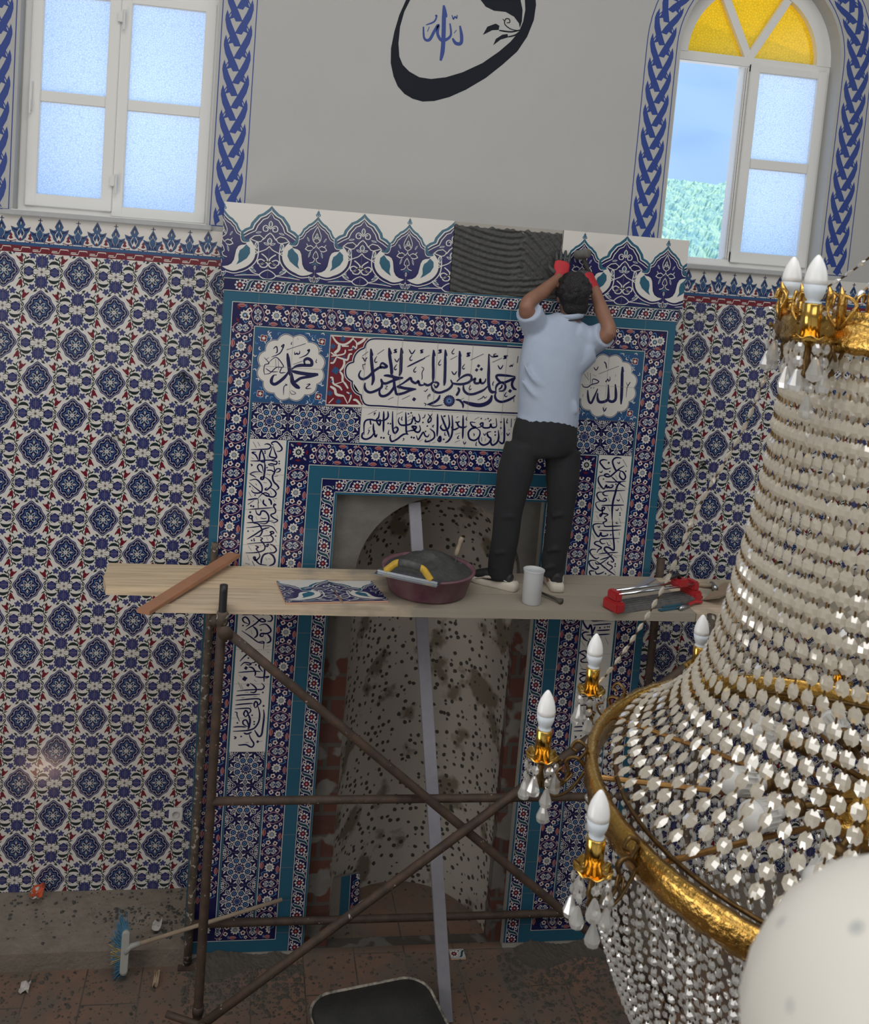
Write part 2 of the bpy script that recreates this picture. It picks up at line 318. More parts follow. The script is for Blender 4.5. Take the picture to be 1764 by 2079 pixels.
INK = {
'title':'s139:-474,3579 -465,3512 -454,3451 -447,3410 -453,3377|s62:-474,3579 -467,3562 -459,3541|s109:-407,3471 -414,3487 -406,3503 -392,3498 -377,3486 -390,3479 -412,3480 -433,3467 -451,3452 -473,3425 -497,3409 -516,3410 -528,3424 -527,3440 -519,3456|s140:-374,3589 -365,3540 -353,3488 -348,3454 -350,3441|s62:-374,3591 -365,3574 -356,3555|s119:-391,3434 -368,3435 -343,3431 -311,3426 -281,3429|s141:-305,3594 -301,3538 -299,3491 -298,3463 -304,3437|s63:-304,3594 -298,3579 -293,3563|s113:-281,3426 -313,3418 -347,3404 -374,3391 -393,3393 -402,3407 -404,3416|s112:-402,3413 -397,3388 -400,3366 -430,3346 -460,3336 -483,3346 -492,3367 -491,3388|s113:-342,3442 -333,3411 -328,3380 -331,3367 -351,3337 -378,3320 -400,3322 -408,3341 -404,3357|s113:-328,3411 -324,3380 -317,3349 -307,3334 -273,3342 -242,3356 -205,3368|s126:-202,3368 -259,3369 -297,3375 -313,3377|s107:-313,3377 -283,3395 -254,3418 -239,3429 -231,3413 -211,3402 -199,3409 -194,3414 -185,3394 -169,3393 -154,3399|s49:-519,3535 -487,3562|s56:-436,3550 -400,3579|s69:-264,3490 -223,3514 -166,3546|s50:-356,3301 -327,3317|s50:-278,3307 -234,3331|s69:-327,3585 -342,3579 -330,3570 -347,3565|s69:-179,3592 -195,3585 -183,3578 -197,3572|s49:-519,3528 -510,3522 -501,3507 -496,3523 -489,3529|s50:-338,3532 -323,3515 -312,3536|s56:-261,3589 -243,3565 -226,3589|s43:-437,3540 -448,3516 -441,3504 -432,3511|s50:-322,3502 -335,3479 -328,3470 -321,3477|s47:-241,3559 -252,3538 -247,3527 -236,3532|s47:-212,3495 -225,3473 -219,3463 -210,3470|s31:-504,3494 -497,3492 -506,3488 -512,3488 -508,3469 -504,3459|s31:-378,3377 -366,3376 -376,3361 -362,3360|s38:-184,3495 -169,3486 -177,3464 -174,3435 -176,3423|d120:-210,3311|s126:-123,3594 -119,3525 -113,3462 -111,3412|s63:-123,3595 -117,3578 -110,3560|s108:-163,3406 -143,3394 -121,3402 -111,3418|s95:-111,3412 -90,3413 -79,3404 -91,3385 -105,3400|s108:-12,3433 0,3409 -11,3386 -35,3369 -69,3356 -99,3362 -114,3380 -118,3399|s127:-57,3599 -51,3529 -47,3466 -45,3422 -46,3397|s63:-57,3601 -50,3582 -44,3564|s127:25,3597 32,3534 35,3483 35,3446|s64:25,3598 31,3581 37,3566|s109:24,3424 42,3443 66,3460 88,3466 104,3459 106,3440 91,3423 60,3412 28,3410 -1,3415 -10,3430|s103:92,3422 113,3437 128,3448 125,3428 137,3420 156,3427 157,3446 162,3427 175,3423 187,3435 189,3451|s135:194,3591 201,3512 205,3449 213,3402 225,3380 241,3376 254,3382|s110:206,3411 185,3387 154,3370 123,3358 94,3358 73,3372 65,3390 65,3409|s104:254,3380 252,3404 263,3424 285,3434 302,3423 307,3404 295,3387 270,3384|s78:269,3392 284,3406 286,3422|s111:360,3471 314,3474 258,3474 250,3461 268,3440 285,3434|s111:360,3467 332,3450 301,3435 282,3429|s111:360,3464 346,3444 344,3422 356,3403 373,3398|s110:257,3379 251,3356 261,3334 288,3323 320,3331 351,3348 369,3365|s65:361,3349 363,3327|s78:365,3589 362,3550|d103:141,3520 132,3496 159,3502|d117:336,3388|s57:-174,3545 -142,3563|s51:-23,3545 15,3569|s58:92,3550 164,3589|s52:219,3545 272,3572|s76:-75,3597 -91,3593 -79,3585 -96,3577|s83:90,3591 71,3585 83,3576 66,3569|s78:306,3587 284,3582 295,3575 279,3568|s58:198,3588 213,3576 236,3578 248,3583 226,3580 225,3590 238,3594|s45:-5,3609 -17,3588 -12,3579 -2,3582|s44:-76,3543 -88,3520 -82,3510 -73,3517|s45:62,3526 50,3507 56,3497 65,3503|s45:106,3408 98,3389 105,3383 112,3390|s45:237,3438 231,3422 236,3412|s46:316,3380 306,3362 315,3354 324,3360|s57:-10,3481 6,3463 20,3483|s58:252,3530 268,3510 282,3533|s45:318,3532 323,3526 329,3536 335,3528 340,3544|s38:-159,3362 -149,3359 -143,3366 -136,3373|s32:-135,3335 -123,3345 -122,3335 -133,3332 -131,3313|s39:152,3326 176,3339 185,3349 194,3340 205,3350|s109:33,3392 42,3376 33,3353 26,3345|s96:26,3321 49,3319 70,3298 72,3276|s180:69,3314 118,3301 167,3297 205,3309 226,3329 233,3358|s39:74,3333 52,3321|s45:-45,3289 -88,3279 -127,3284|s108:-134,3284 -97,3299 -73,3319 -65,3343|s38:-153,3293 -140,3287 -146,3277',
'verse':'s49:-414,3238 -462,3211|s79:-390,3177 -420,3180 -445,3184 -469,3178 -479,3155 -475,3096|s69:-447,3184 -443,3162 -438,3156|s79:-399,3229 -401,3199 -412,3181 -393,3154 -390,3184 -410,3178|s89:-375,3235 -371,3175 -368,3116|s79:-352,3236 -348,3206 -361,3188 -390,3179|s89:-428,3163 -423,3123 -410,3089 -402,3104|s84:-415,3123 -432,3088 -461,3072 -484,3080 -485,3100 -479,3110|d69:-378,3085 -363,3084|d59:-345,3167 -332,3166|s89:-325,3237 -321,3178 -314,3128 -301,3114 -287,3135 -298,3149 -310,3139|s89:-251,3236 -244,3172 -239,3127 -231,3113|s85:-225,3110 -246,3112 -265,3101 -288,3080 -317,3066 -328,3088 -325,3103|s79:-283,3205 -289,3185 -275,3163 -245,3162 -216,3173 -208,3199 -199,3209 -192,3189 -172,3185 -168,3206 -178,3230|s70:-207,3194 -212,3223|s85:-237,3127 -212,3133 -193,3139 -209,3156 -184,3155 -192,3134 -172,3125 -160,3141 -167,3166|s45:-299,3221 -266,3238|s45:-238,3205 -219,3218|s45:-237,3185 -213,3201|s45:-268,3211 -272,3193 -264,3188|s45:-337,3132 -340,3107 -330,3103|s45:-156,3206 -144,3212 -140,3230|d60:-235,3227 -220,3233 -191,3175 -149,3182 -122,3163 -130,3132|d70:-207,3095 -193,3093|s70:-125,3233 -103,3204 -116,3183 -120,3198 -100,3234|s75:-180,3107 -168,3083 -155,3106 -142,3127 -130,3107 -115,3103 -108,3118|s80:-108,3149 -82,3130 -77,3100 -102,3079 -127,3075 -123,3088|s90:-70,3236 -64,3166 -62,3106|s86:-42,3112 -45,3086 -57,3081|s40:-160,3073 -141,3087|s40:-86,3067 -69,3075|s50:-83,3172 -92,3164 -86,3157|s40:-256,3086 -248,3084 -255,3071|s39:-456,3131 -437,3145|s39:-455,3122 -447,3122 -455,3097|s39:-432,3217 -421,3223 -429,3207|s86:-59,3083 -44,3108 -39,3084 -51,3075|d66:-22,3092|s90:-49,3229 -28,3185 -3,3136 9,3106|s86:-7,3233 3,3181 -5,3151 -29,3144 -46,3159 -42,3174|s91:14,3232 22,3167 21,3117 6,3086 -13,3072|s91:77,3235 83,3160 86,3100|s86:62,3199 48,3189 60,3169 86,3165 105,3174|s81:60,3164 31,3150 14,3167|d61:40,3193|s45:-36,3224 -33,3220 -30,3227 -26,3222 -24,3231|s71:50,3226 40,3218|s46:100,3229 97,3211 105,3207|s46:41,3123 70,3134|s46:42,3077 72,3091|s46:64,3119 55,3103 66,3101|s45:-18,3135 -19,3117 -9,3118|s46:90,3087 99,3070 108,3085|s40:-44,3169 -31,3190|s86:152,3196 123,3197 136,3175 157,3169 132,3160 116,3136 127,3102 158,3095 181,3119 181,3150 157,3166|s81:157,3166 187,3175 180,3190 195,3196 197,3173 218,3169 238,3175 241,3193 248,3176 264,3174 276,3185 269,3227|d56:183,3221 223,3223 239,3216 232,3209|d62:273,3131 271,3149 302,3173|s61:213,3222 204,3214|s46:145,3214 172,3230|s46:234,3188 261,3199|s46:144,3133 152,3128 148,3118|s87:248,3150 226,3142 232,3122 249,3107 236,3081 206,3070 182,3089 182,3114|s87:288,3160 294,3120 287,3089 263,3072 251,3087 255,3103|s92:315,3232 324,3157 327,3096 313,3085 296,3099|s46:203,3138 212,3126 218,3141|s61:195,3115 197,3090|s46:218,3111 217,3093|s46:312,3151 309,3133|s46:336,3231 333,3205 341,3206|s46:270,3103 269,3088|s46:294,3211 300,3204 304,3212|s46:169,3088 165,3068 173,3066|s87:359,3230 361,3179|s62:382,3231 375,3220|s41:357,3166 345,3163|s51:338,3147 347,3132 356,3148',
'name_left':'s137:-828,3468 -834,3491 -817,3503 -796,3493 -792,3470 -814,3466 -851,3464 -878,3456 -903,3436|s154:-903,3431 -857,3422 -788,3417 -752,3421|s119:-751,3417 -796,3405 -846,3393 -876,3372 -886,3381|s182:-900,3422 -890,3372 -870,3350 -847,3337|s154:-928,3526 -918,3476 -910,3431 -904,3403|s136:-910,3435 -928,3402 -954,3373 -984,3352 -1003,3361 -1002,3384 -992,3403|s63:-934,3544 -832,3585|s55:-892,3466 -843,3488|s54:-1012,3500 -968,3524 -949,3571 -962,3561 -948,3557|s54:-1006,3544 -989,3559 -983,3532 -991,3522|s55:-863,3503 -823,3524 -809,3552 -820,3547 -806,3543|s54:-890,3538 -887,3522 -876,3530 -873,3523 -862,3530 -863,3544|s36:-907,3590 -911,3578 -906,3574|s37:-767,3504 -770,3487 -763,3483|s36:-879,3612 -874,3603|s40:-1052,3496 -1023,3465 -1045,3455 -1048,3423 -1042,3400|s45:-1025,3497 -1043,3483|s45:-1032,3460 -989,3500 -951,3465 -947,3447 -981,3445 -1015,3411 -1042,3404|s45:-989,3490 -984,3445|s41:-975,3491 -969,3432|s45:-950,3451 -961,3418 -930,3420|s41:-1040,3437 -1011,3420 -971,3422|d41:-988,3403 -981,3403|s41:-930,3356 -918,3352 -934,3341 -933,3295|s46:-812,3360 -793,3363 -815,3339 -785,3340|s27:-896,3325 -867,3308 -890,3302 -900,3320',
'name_right':'s140:986,3565 992,3494 998,3414 1001,3346|s66:987,3566 992,3550 997,3534|s132:954,3462 962,3420 965,3377 950,3360 929,3363 919,3378|s132:913,3457 919,3402 918,3370 893,3355 868,3355 856,3375 854,3406|s107:852,3430 836,3382 821,3345 806,3356 797,3387 793,3419|s49:849,3515 966,3568|s49:894,3480 897,3472 906,3489 911,3477 920,3486 916,3505|s49:815,3553 831,3536 843,3559|s57:873,3588 886,3575 893,3548|s41:952,3519 951,3505|s41:767,3394 767,3376|s58:894,3325 904,3301 916,3324|s37:1019,3477 1031,3460 1043,3479 1030,3452 1027,3440 1028,3388|s53:755,3453 765,3437 790,3435 813,3452 845,3462 852,3474 818,3484 816,3456|s49:761,3512 794,3475|s49:798,3518 806,3455|s37:781,3521 790,3490|s33:815,3509 836,3501|d37:811,3432 827,3433',
'left_band':'s44:-1081,3028 -1061,2997|s44:-1056,3028 -1042,3006|s63:-1091,2984 -1036,2988 -998,2992 -983,3004 -990,3016 -1006,3020 -1019,3015|s69:-968,3014 -981,3023 -972,3032 -953,3034 -933,3016 -921,2997 -931,2983 -950,2981|s69:-974,3007 -984,2971 -986,2952 -970,2946 -948,2947 -959,2976 -971,3008|s57:-948,2947 -963,2933 -1013,2928 -1044,2923 -1088,2921|s63:-1060,2971 -1083,2968 -1062,2955 -1044,2923|s76:-1033,2988 -1040,2956 -1039,2923|s69:-1032,2985 -1018,2953 -1012,2921 -1034,2920|s82:-1012,2921 -1007,2889 -1008,2856 -1012,2824 -1025,2823 -1022,2833 -1007,2835|s63:-1018,2856 -1037,2868 -1048,2890 -1037,2904 -1023,2895 -1015,2863|s50:-1034,2862 -1065,2860 -1085,2848 -1067,2839 -1051,2829|s63:-992,2906 -974,2910 -948,2908 -946,2924 -975,2926|s44:-992,2904 -976,2900 -957,2901|s76:-960,2901 -953,2865 -963,2839 -954,2810 -934,2791 -925,2775 -939,2763|s57:-951,2862 -943,2882 -924,2883 -927,2870 -945,2862|s63:-953,2839 -933,2845|s57:-997,2873 -971,2873 -955,2862|s70:-1004,2834 -980,2818 -966,2796 -971,2780 -989,2763 -999,2767 -987,2776|s70:-971,2776 -948,2761 -937,2742 -949,2725 -974,2727 -994,2736|s69:-1087,2812 -1053,2820 -1030,2803 -1016,2778 -1017,2752 -1036,2743 -1061,2745 -1073,2758|s57:-1088,2801 -1050,2770 -1010,2742 -984,2727 -975,2737 -995,2746 -1013,2739 -1034,2715|s69:-1090,2703 -1059,2709 -1034,2712|s69:-1087,2677 -1055,2701|s76:-1034,2712 -1029,2686|s76:-1002,2708 -1003,2687 -983,2671|s82:-978,2715 -963,2701 -958,2679|s38:-970,2757 -961,2737|s38:-951,2715 -940,2696|s38:-1024,2712 -1013,2695|s38:-1086,2747 -1070,2720|s38:-1071,2774 -1060,2760|d54:-1013,2978 -1012,2968 -932,2926 -931,2913 -996,2888 -1082,2778 -1051,2731|s32:-939,2817 -916,2813|s44:-1011,2804 -992,2802|s50:-1087,2903 -1077,2899 -1083,2892|s57:-1052,2796 -1045,2786|s38:-1000,2953 -991,2937|s45:-929,2717 -942,2715|s38:-1086,2941 -1070,2932|s38:-1015,2911 -1001,2899|s32:-995,2854 -976,2845|s50:-1082,2649 -1014,2657 -945,2664|s64:-945,2674 -933,2681 -943,2684 -945,2671 -934,2652 -936,2635 -958,2623 -941,2605 -918,2593 -933,2581 -952,2580|s76:-1032,2691 -1029,2658|s70:-1042,2648 -1035,2628 -1018,2621 -1010,2642 -988,2640 -970,2617 -969,2591 -983,2573 -1015,2573|d69:-1071,2634 -1069,2670 -1056,2667|s76:-1061,2595 -1077,2604 -1072,2615 -1059,2611 -1059,2595 -1050,2575|s51:-1086,2574 -1050,2577 -997,2584 -940,2589|s70:-1050,2572 -1024,2570 -1007,2550 -999,2528 -1011,2502 -1036,2497|s51:-1088,2546 -1045,2551 -1001,2559 -960,2560 -937,2549 -916,2520|s70:-960,2552 -997,2539 -1036,2510 -1079,2481|s64:-993,2502 -960,2506 -948,2516 -955,2526 -942,2529 -935,2520 -951,2511 -936,2490 -945,2470 -983,2465 -1030,2461 -1077,2455|d57:-1076,2527 -923,2504 -1053,2475 -1041,2483 -1039,2474|s64:-1010,2494 -994,2488 -1003,2478 -989,2462 -978,2442 -983,2422 -1011,2410 -1042,2405 -1082,2403|s64:-1032,2446 -1014,2438 -1025,2428 -1011,2412|s64:-975,2449 -960,2456 -965,2443 -975,2446|s70:-953,2458 -930,2447 -914,2424 -928,2409 -950,2410|s70:-1011,2408 -1003,2385 -1024,2362 -1037,2378 -1028,2381 -1024,2365 -1000,2342 -961,2337|s64:-1043,2358 -1028,2332|s83:-953,2407 -981,2396 -992,2369 -993,2336|s83:-956,2407 -933,2394 -919,2368 -924,2345 -948,2334|s38:-971,2380 -963,2363|s38:-957,2373 -941,2372|s32:-1070,2443 -1050,2417|s32:-952,2438 -941,2419|s32:-1040,2612 -1031,2592|s32:-926,2624 -918,2606|s32:-939,2579 -930,2561|s32:-973,2495 -963,2478|s32:-927,2487 -916,2467|s29:-1073,2393 -1059,2361|s51:-1080,2345 -1054,2338|s45:-981,2535 -971,2532|s51:-1054,2532 -1044,2526|s29:-1007,2451 -1001,2437|s38:-1014,2604 -995,2600 -979,2604|s61:-1079,2049 -1023,2053 -975,2055|d96:-963,2057|s69:-938,2059 -920,2050 -910,2033 -918,2016 -938,2016|s68:-1041,2062 -1005,2038 -972,2013 -948,2014 -956,2024 -973,2028 -1002,1999 -1035,1976 -1055,1960|s68:-1040,1998 -1065,2008 -1074,2026 -1060,2037 -1042,2023 -1035,1998 -1053,1983|s82:-1015,1984 -993,1963 -988,1934 -1004,1916|s55:-1075,1958 -1032,1930 -982,1894 -947,1888 -955,1898 -975,1895|s76:-981,1990 -947,1998 -922,1978 -914,1957 -934,1944 -965,1943 -971,1931 -957,1927 -954,1942|s83:-933,1942 -915,1921 -913,1899 -933,1888|s83:-947,1888 -948,1855|s34:-1024,1964 -1016,1939|s34:-946,1924 -938,1902|s55:-1017,2016 -1010,2013|d62:-969,1963 -1070,1988 -1028,1800 -984,1761 -1064,1839|s35:-932,1870 -915,1872|s41:-927,1837 -916,1834|s41:-1063,1872 -1059,1857|s75:-1074,1781 -1046,1814 -1023,1829 -997,1800 -988,1779 -1012,1771|s55:-1023,1829 -1002,1826|s62:-1069,1753 -1047,1774 -1012,1768 -1022,1760 -1043,1767|d117:-1038,1742|s76:-1024,1749 -1000,1742 -984,1717 -986,1695|s55:-1079,1716 -1036,1720 -985,1724 -954,1721|s83:-943,1721 -962,1743 -966,1761 -953,1768 -938,1754 -933,1721 -934,1689 -932,1663|s69:-972,1790 -955,1790 -940,1783|s62:-983,1692 -948,1688 -907,1694 -927,1681|d158:-1041,1680|s34:-1073,1702 -1058,1687|s41:-988,1674 -974,1663|s64:-1080,1607 -1033,1613 -972,1617 -940,1619 -930,1636 -946,1655|s64:-1084,1580 -1041,1585 -949,1589|s64:-1084,1553 -1033,1558 -961,1563 -943,1549 -949,1531 -959,1523|s64:-1084,1526 -1038,1532 -985,1536|s64:-1084,1502 -1040,1506 -1004,1506 -996,1489 -1009,1474|d107:-1020,1643|s71:-1010,1655 -984,1636 -972,1617 -982,1600 -1007,1602|s79:-972,1508 -979,1530 -971,1547 -959,1530 -969,1508|s79:-959,1523 -945,1478 -946,1432 -962,1398 -982,1383 -1017,1375 -1087,1371|s79:-1022,1455 -1033,1474 -1023,1494 -1009,1474 -1022,1455|s93:-1009,1474 -996,1440 -998,1402 -1004,1383|s72:-1005,1398 -1031,1413 -1034,1432 -1018,1438 -1006,1417 -1001,1390|s64:-1088,1396 -1048,1399 -1015,1396|s86:-925,1500 -919,1462 -922,1394 -926,1352 -940,1341 -955,1360 -967,1379|s79:-1027,1362 -1006,1356 -981,1368|s72:-995,1356 -986,1330 -966,1299 -972,1280 -986,1280 -1009,1292 -1044,1290 -1053,1292|s43:-1076,1660 -1056,1619|s43:-1059,1645 -1047,1619|s50:-1085,1485 -1071,1481 -1070,1466 -1053,1428|d61:-1065,1421 -972,1428 -971,1413 -986,1466 -935,1600 -1039,1341|d72:-926,1521|s57:-1080,1341 -1067,1334 -1079,1326|d90:-945,1310|s36:-938,1310 -917,1314|s43:-1013,1305 -995,1305|s43:-1035,1601 -1014,1601|s43:-1055,1568 -1033,1570|s43:-987,1576 -966,1577|s43:-1002,1527 -994,1508',
'right_band':'s78:953,3015 926,3017 909,3004 926,2981 949,2963 980,2971|d78:963,3000|s85:1038,3031 1006,3033 986,3015 993,2987 1013,2957 1034,2962|s78:1060,2987 1027,2965 982,2922 953,2920 945,2930 963,2934 978,2925|s78:1039,2955 1038,2924 1062,2904 1074,2922 1057,2949 1031,2958|s57:985,2922 1028,2889 1081,2860|s78:946,2925 915,2919 910,2894 927,2864 950,2846 962,2869 968,2852 977,2859 985,2853 1002,2860 1001,2871 987,2867|s56:952,2888 1006,2888 1080,2896|s99:1052,2893 1030,2868 1021,2819 1013,2771 1013,2722 1019,2664|s64:1081,2841 1026,2837 966,2833 946,2820 958,2807 979,2806|s71:949,2825 921,2824 910,2808 929,2778 955,2772 972,2779 963,2790 950,2779|s71:937,2771 910,2760 916,2736 939,2716 960,2720 966,2734 951,2734 955,2699 946,2681 942,2692 962,2699 991,2693 971,2679 973,2662|s64:945,2747 1014,2750 1083,2754|s50:1047,3024 1077,2981|s42:1011,2931 1026,2904|s43:1045,2827 1078,2770|s42:981,2794 994,2770|s43:983,2742 1000,2713|s43:1061,2743 1074,2719|s35:914,2855 927,2833|s35:919,2687 937,2662|s50:1014,3006 1027,2999 1029,3011|s49:912,2946 925,2941 929,2954|s50:1033,2785 1047,2777 1051,2789|s50:1032,2725 1045,2720 1051,2734|d57:1072,2955 1020,2876 1063,2705 1064,2693 975,2949 941,2903|s35:908,2708 933,2705|s85:1020,2667 1024,2639 1031,2587 1042,2535 1049,2493 1044,2481 1017,2496 995,2498 990,2484 1010,2464 1033,2444 1054,2420 1044,2409 1036,2419|s71:970,2672 986,2659 966,2644 974,2634|s64:971,2632 983,2622 1025,2625 1078,2629|s78:963,2637 928,2637 906,2625 918,2590 946,2560 958,2585 963,2567 981,2564 1002,2572 994,2579|s57:944,2598 1006,2598 1079,2606|s64:1077,2554 1011,2550 965,2546 958,2532 972,2519 993,2521|s71:963,2532 935,2530 926,2517 952,2504 971,2494 954,2480 946,2462|s71:940,2483 911,2482 904,2464 927,2437 949,2427 962,2438|s57:957,2457 1013,2464 1075,2469|s64:968,2421 1023,2440 1042,2458|s78:947,2417 915,2416 903,2405 918,2381 945,2364 965,2375 954,2382|s64:940,2409 952,2396 977,2400 1023,2436|s64:947,2413 989,2386 1031,2356 1073,2332|s64:1026,2412 1016,2401 1050,2381 1031,2359|s71:942,2353 917,2353 913,2342 928,2321|s64:946,2354 958,2336 983,2340 1003,2351|d61:1012,2339 1020,2573 1065,2399 1066,2385|s72:1027,2327 1048,2335|s42:905,2579 926,2545|s36:1059,2675 1075,2642|s64:1070,2590 1072,2573|s43:1051,2654 1045,2643 1059,2644|s36:1016,2541 1033,2515|s36:999,2530 1012,2511 1026,2510|s43:1063,2539 1074,2529|s50:933,2622 944,2615 948,2626|s36:972,2484 983,2463|s36:923,2405 936,2383|s36:1001,2408 1013,2380|s36:1059,2367 1072,2344|s36:982,2383 1005,2369|s50:1051,2446 1073,2438|s69:951,2057 971,2050 1020,2055 1070,2058|s61:965,2025 1019,2030 1080,2036|s69:992,1992 1030,1994 1076,1998|s69:933,1964 1010,1967 1077,1972|s92:903,2058 906,2040 924,2013 941,2002 950,2025 960,2006 967,1968 970,1946|s84:981,2018 973,1991 967,1968|s84:947,1981 920,1981 906,1967 920,1941 945,1926|s92:951,1941 963,1934 953,1922 951,1900 957,1884 975,1892 993,1908 966,1907|s69:983,1854 951,1861 928,1867 902,1855 926,1842 939,1827 914,1811 923,1798 958,1797 981,1801|d77:944,1858|s62:973,1839 984,1841|s38:909,1786 925,1762|s38:916,1758 947,1752 985,1759|s46:957,1770 971,1781|s38:902,1929 929,1895|d54:907,1992 1040,2013 1057,2016 1068,2016|s69:972,1735 937,1735 915,1727 939,1718 966,1716 939,1712 918,1697 935,1678 962,1678 936,1670 918,1658|d69:1011,2009|s39:1050,1952 1074,1907|s38:1001,1942 1010,1927|s46:1015,1950 1027,1954',
'waw':'p0:-377,5554 -409,5466 -430,5371 -442,5276 -437,5193 -415,5120 -386,5066 -344,5028 -294,5005 -234,4995 -166,5005 -80,5036 15,5088 127,5167 220,5253 302,5338 354,5429 385,5528 390,5614 372,5716 320,5795 226,5840 127,5837 53,5781 31,5695 58,5604 91,5570 142,5553 212,5554 264,5533 297,5499 305,5472 314,5511 312,5577 295,5631 250,5683 199,5696 217,5717 280,5686 320,5634 328,5578 321,5511 302,5452 257,5390 193,5326 100,5250 -14,5185 -109,5147 -196,5128 -265,5131 -326,5157 -367,5191 -390,5235 -401,5309 -399,5402 -381,5488 -353,5556 -289,5666 -228,5738 -248,5745 -326,5643|p0:88,5409 111,5459 159,5482 182,5472 180,5448 142,5442|p0:155,5358 167,5395 204,5424 235,5431 240,5412 197,5395|s70:182,5446 252,5445 311,5463|s70:240,5415 283,5431 316,5463|s50:301,5457 251,5461 213,5485 216,5514 236,5516 242,5498 223,5494|s50:198,5512 212,5502',
'wallah':'s195:-155,5550 -148,5468 -142,5365 -141,5290 -148,5237|s98:-155,5550 -142,5515 -133,5484|s136:-264,5417 -254,5353 -224,5347 -199,5397 -178,5436 -179,5389 -156,5354 -127,5358 -100,5389 -111,5453|s157:-89,5371 -67,5345 -38,5348 -36,5386 -51,5446|s78:-250,5428 -204,5452 -192,5486 -202,5485|s68:-103,5501 -93,5479 -85,5494 -74,5486 -73,5505|s68:-230,5421 -238,5392|s69:-69,5420 -82,5400',
'red_white':'s86:-690,3634 -660,3599 -625,3592 -596,3607 -573,3633|s123:-650,3591 -651,3563 -674,3541|s92:-634,3583 -597,3585|s61:-692,3545 -670,3531 -661,3538|s61:-688,3524 -621,3540 -614,3565|s62:-575,3626 -555,3606 -556,3575 -572,3586 -577,3568 -598,3563|s111:-555,3597 -528,3614 -508,3634|s80:-660,3522 -619,3512 -598,3510 -590,3539 -575,3543|s92:-619,3512 -614,3488 -622,3463 -636,3446|s92:-636,3443 -619,3422 -617,3394 -610,3386|s74:-660,3519 -673,3490 -685,3487 -688,3483|s80:-686,3406 -673,3404 -665,3373 -630,3356 -616,3338|s80:-610,3386 -597,3371 -583,3350|s61:-658,3370 -619,3385|s111:-682,3357 -656,3342 -645,3315 -604,3308|s62:-659,3292 -684,3263|s74:-604,3308 -579,3266|s93:-550,3289 -531,3287 -504,3260|s62:-590,3331 -564,3313 -574,3272',
'red_blue':'d169:-631,3623 -683,3579|d230:-659,3446|d169:-682,3319 -631,3275|d86:-571,3574 -681,3509 -678,3385 -568,3322 -617,3522',
'cart':'s88:-296,3637 -390,3637 -461,3634 -489,3623 -505,3600 -508,3580|s87:-509,3580 -534,3567 -554,3544 -563,3519 -563,3499|s86:-562,3499 -587,3489 -601,3470 -604,3445 -597,3417 -580,3400 -562,3391|s87:-563,3393 -561,3367 -552,3348 -535,3330 -507,3318|s87:-508,3319 -501,3295 -474,3265 -392,3263 -304,3261',
}

# ================================================================== the hall
def shader_floor():
    m = bpy.data.materials.new('floor_tiles'); m.use_nodes = True; n = m.node_tree; b = n.nodes['Principled BSDF']; L = n.links
    t = n.nodes.new('ShaderNodeTexCoord'); br = n.nodes.new('ShaderNodeTexBrick'); br.offset = .5
    mp = n.nodes.new('ShaderNodeMapping'); mp.inputs['Rotation'].default_value = (0, 0, PI / 2)
    br.inputs['Scale'].default_value = 1; br.inputs['Brick Width'].default_value = .60; br.inputs['Row Height'].default_value = .30; br.inputs['Mortar Size'].default_value = .004
    br.inputs['Color1'].default_value = (.215, .120, .082, 1); br.inputs['Color2'].default_value = (.185, .112, .080, 1); br.inputs['Mortar'].default_value = (.05, .04, .033, 1)
    k = n.nodes.new('ShaderNodeTexNoise'); k.inputs['Scale'].default_value = 2.2; k.inputs['Detail'].default_value = 8; k.inputs['Roughness'].default_value = .7
    r = n.nodes.new('ShaderNodeValToRGB'); r.color_ramp.elements[0].position = .40; r.color_ramp.elements[1].position = .62
    mx = n.nodes.new('ShaderNodeMixRGB'); mx.inputs[2].default_value = (.125, .105, .085, 1)
    k2 = n.nodes.new('ShaderNodeTexNoise'); k2.inputs['Scale'].default_value = 26; k2.inputs['Detail'].default_value = 3
    r2 = n.nodes.new('ShaderNodeValToRGB'); r2.color_ramp.elements[0].position = .63; r2.color_ramp.elements[1].position = .70
    mx2 = n.nodes.new('ShaderNodeMixRGB'); mx2.inputs[2].default_value = (.035, .034, .032, 1)
    L.new(t.outputs['Object'], mp.inputs[0]); L.new(mp.outputs[0], br.inputs[0]); L.new(t.outputs['Object'], k.inputs[0]); L.new(t.outputs['Object'], k2.inputs[0])
    L.new(k.outputs['Fac'], r.inputs[0]); L.new(r.outputs[0], mx.inputs[0]); L.new(br.outputs[0], mx.inputs[1])
    L.new(k2.outputs['Fac'], r2.inputs[0]); L.new(r2.outputs[0], mx2.inputs[0]); L.new(mx.outputs[0], mx2.inputs[1]); L.new(mx2.outputs[0], b.inputs['Base Color'])
    b.inputs['Roughness'].default_value = .75; return m
def slab(name, lo, hi, m, **kw):
    bm = bmesh.new(); box(bm, lo, hi); return struct(bmo(name, bm, m))
slab('floor', (-5, -12, -.15), (5, 1.2, 0), shader_floor())
slab('ceiling', (-5.2, -12.2, 8.2), (5.2, .70, 8.4), plaster)
slab('wall_left', (-5.2, -12, -.15), (-5, .70, 8.2), plaster)
slab('wall_right', (5, -12, -.15), (5.2, .70, 8.2), plaster)
slab('wall_back', (-5.2, -12.2, -.15), (5.2, -12, 8.2), plaster)
slab('floor_gallery', (-5, -12, 2.45), (5, -4.68, 2.62), plaster)

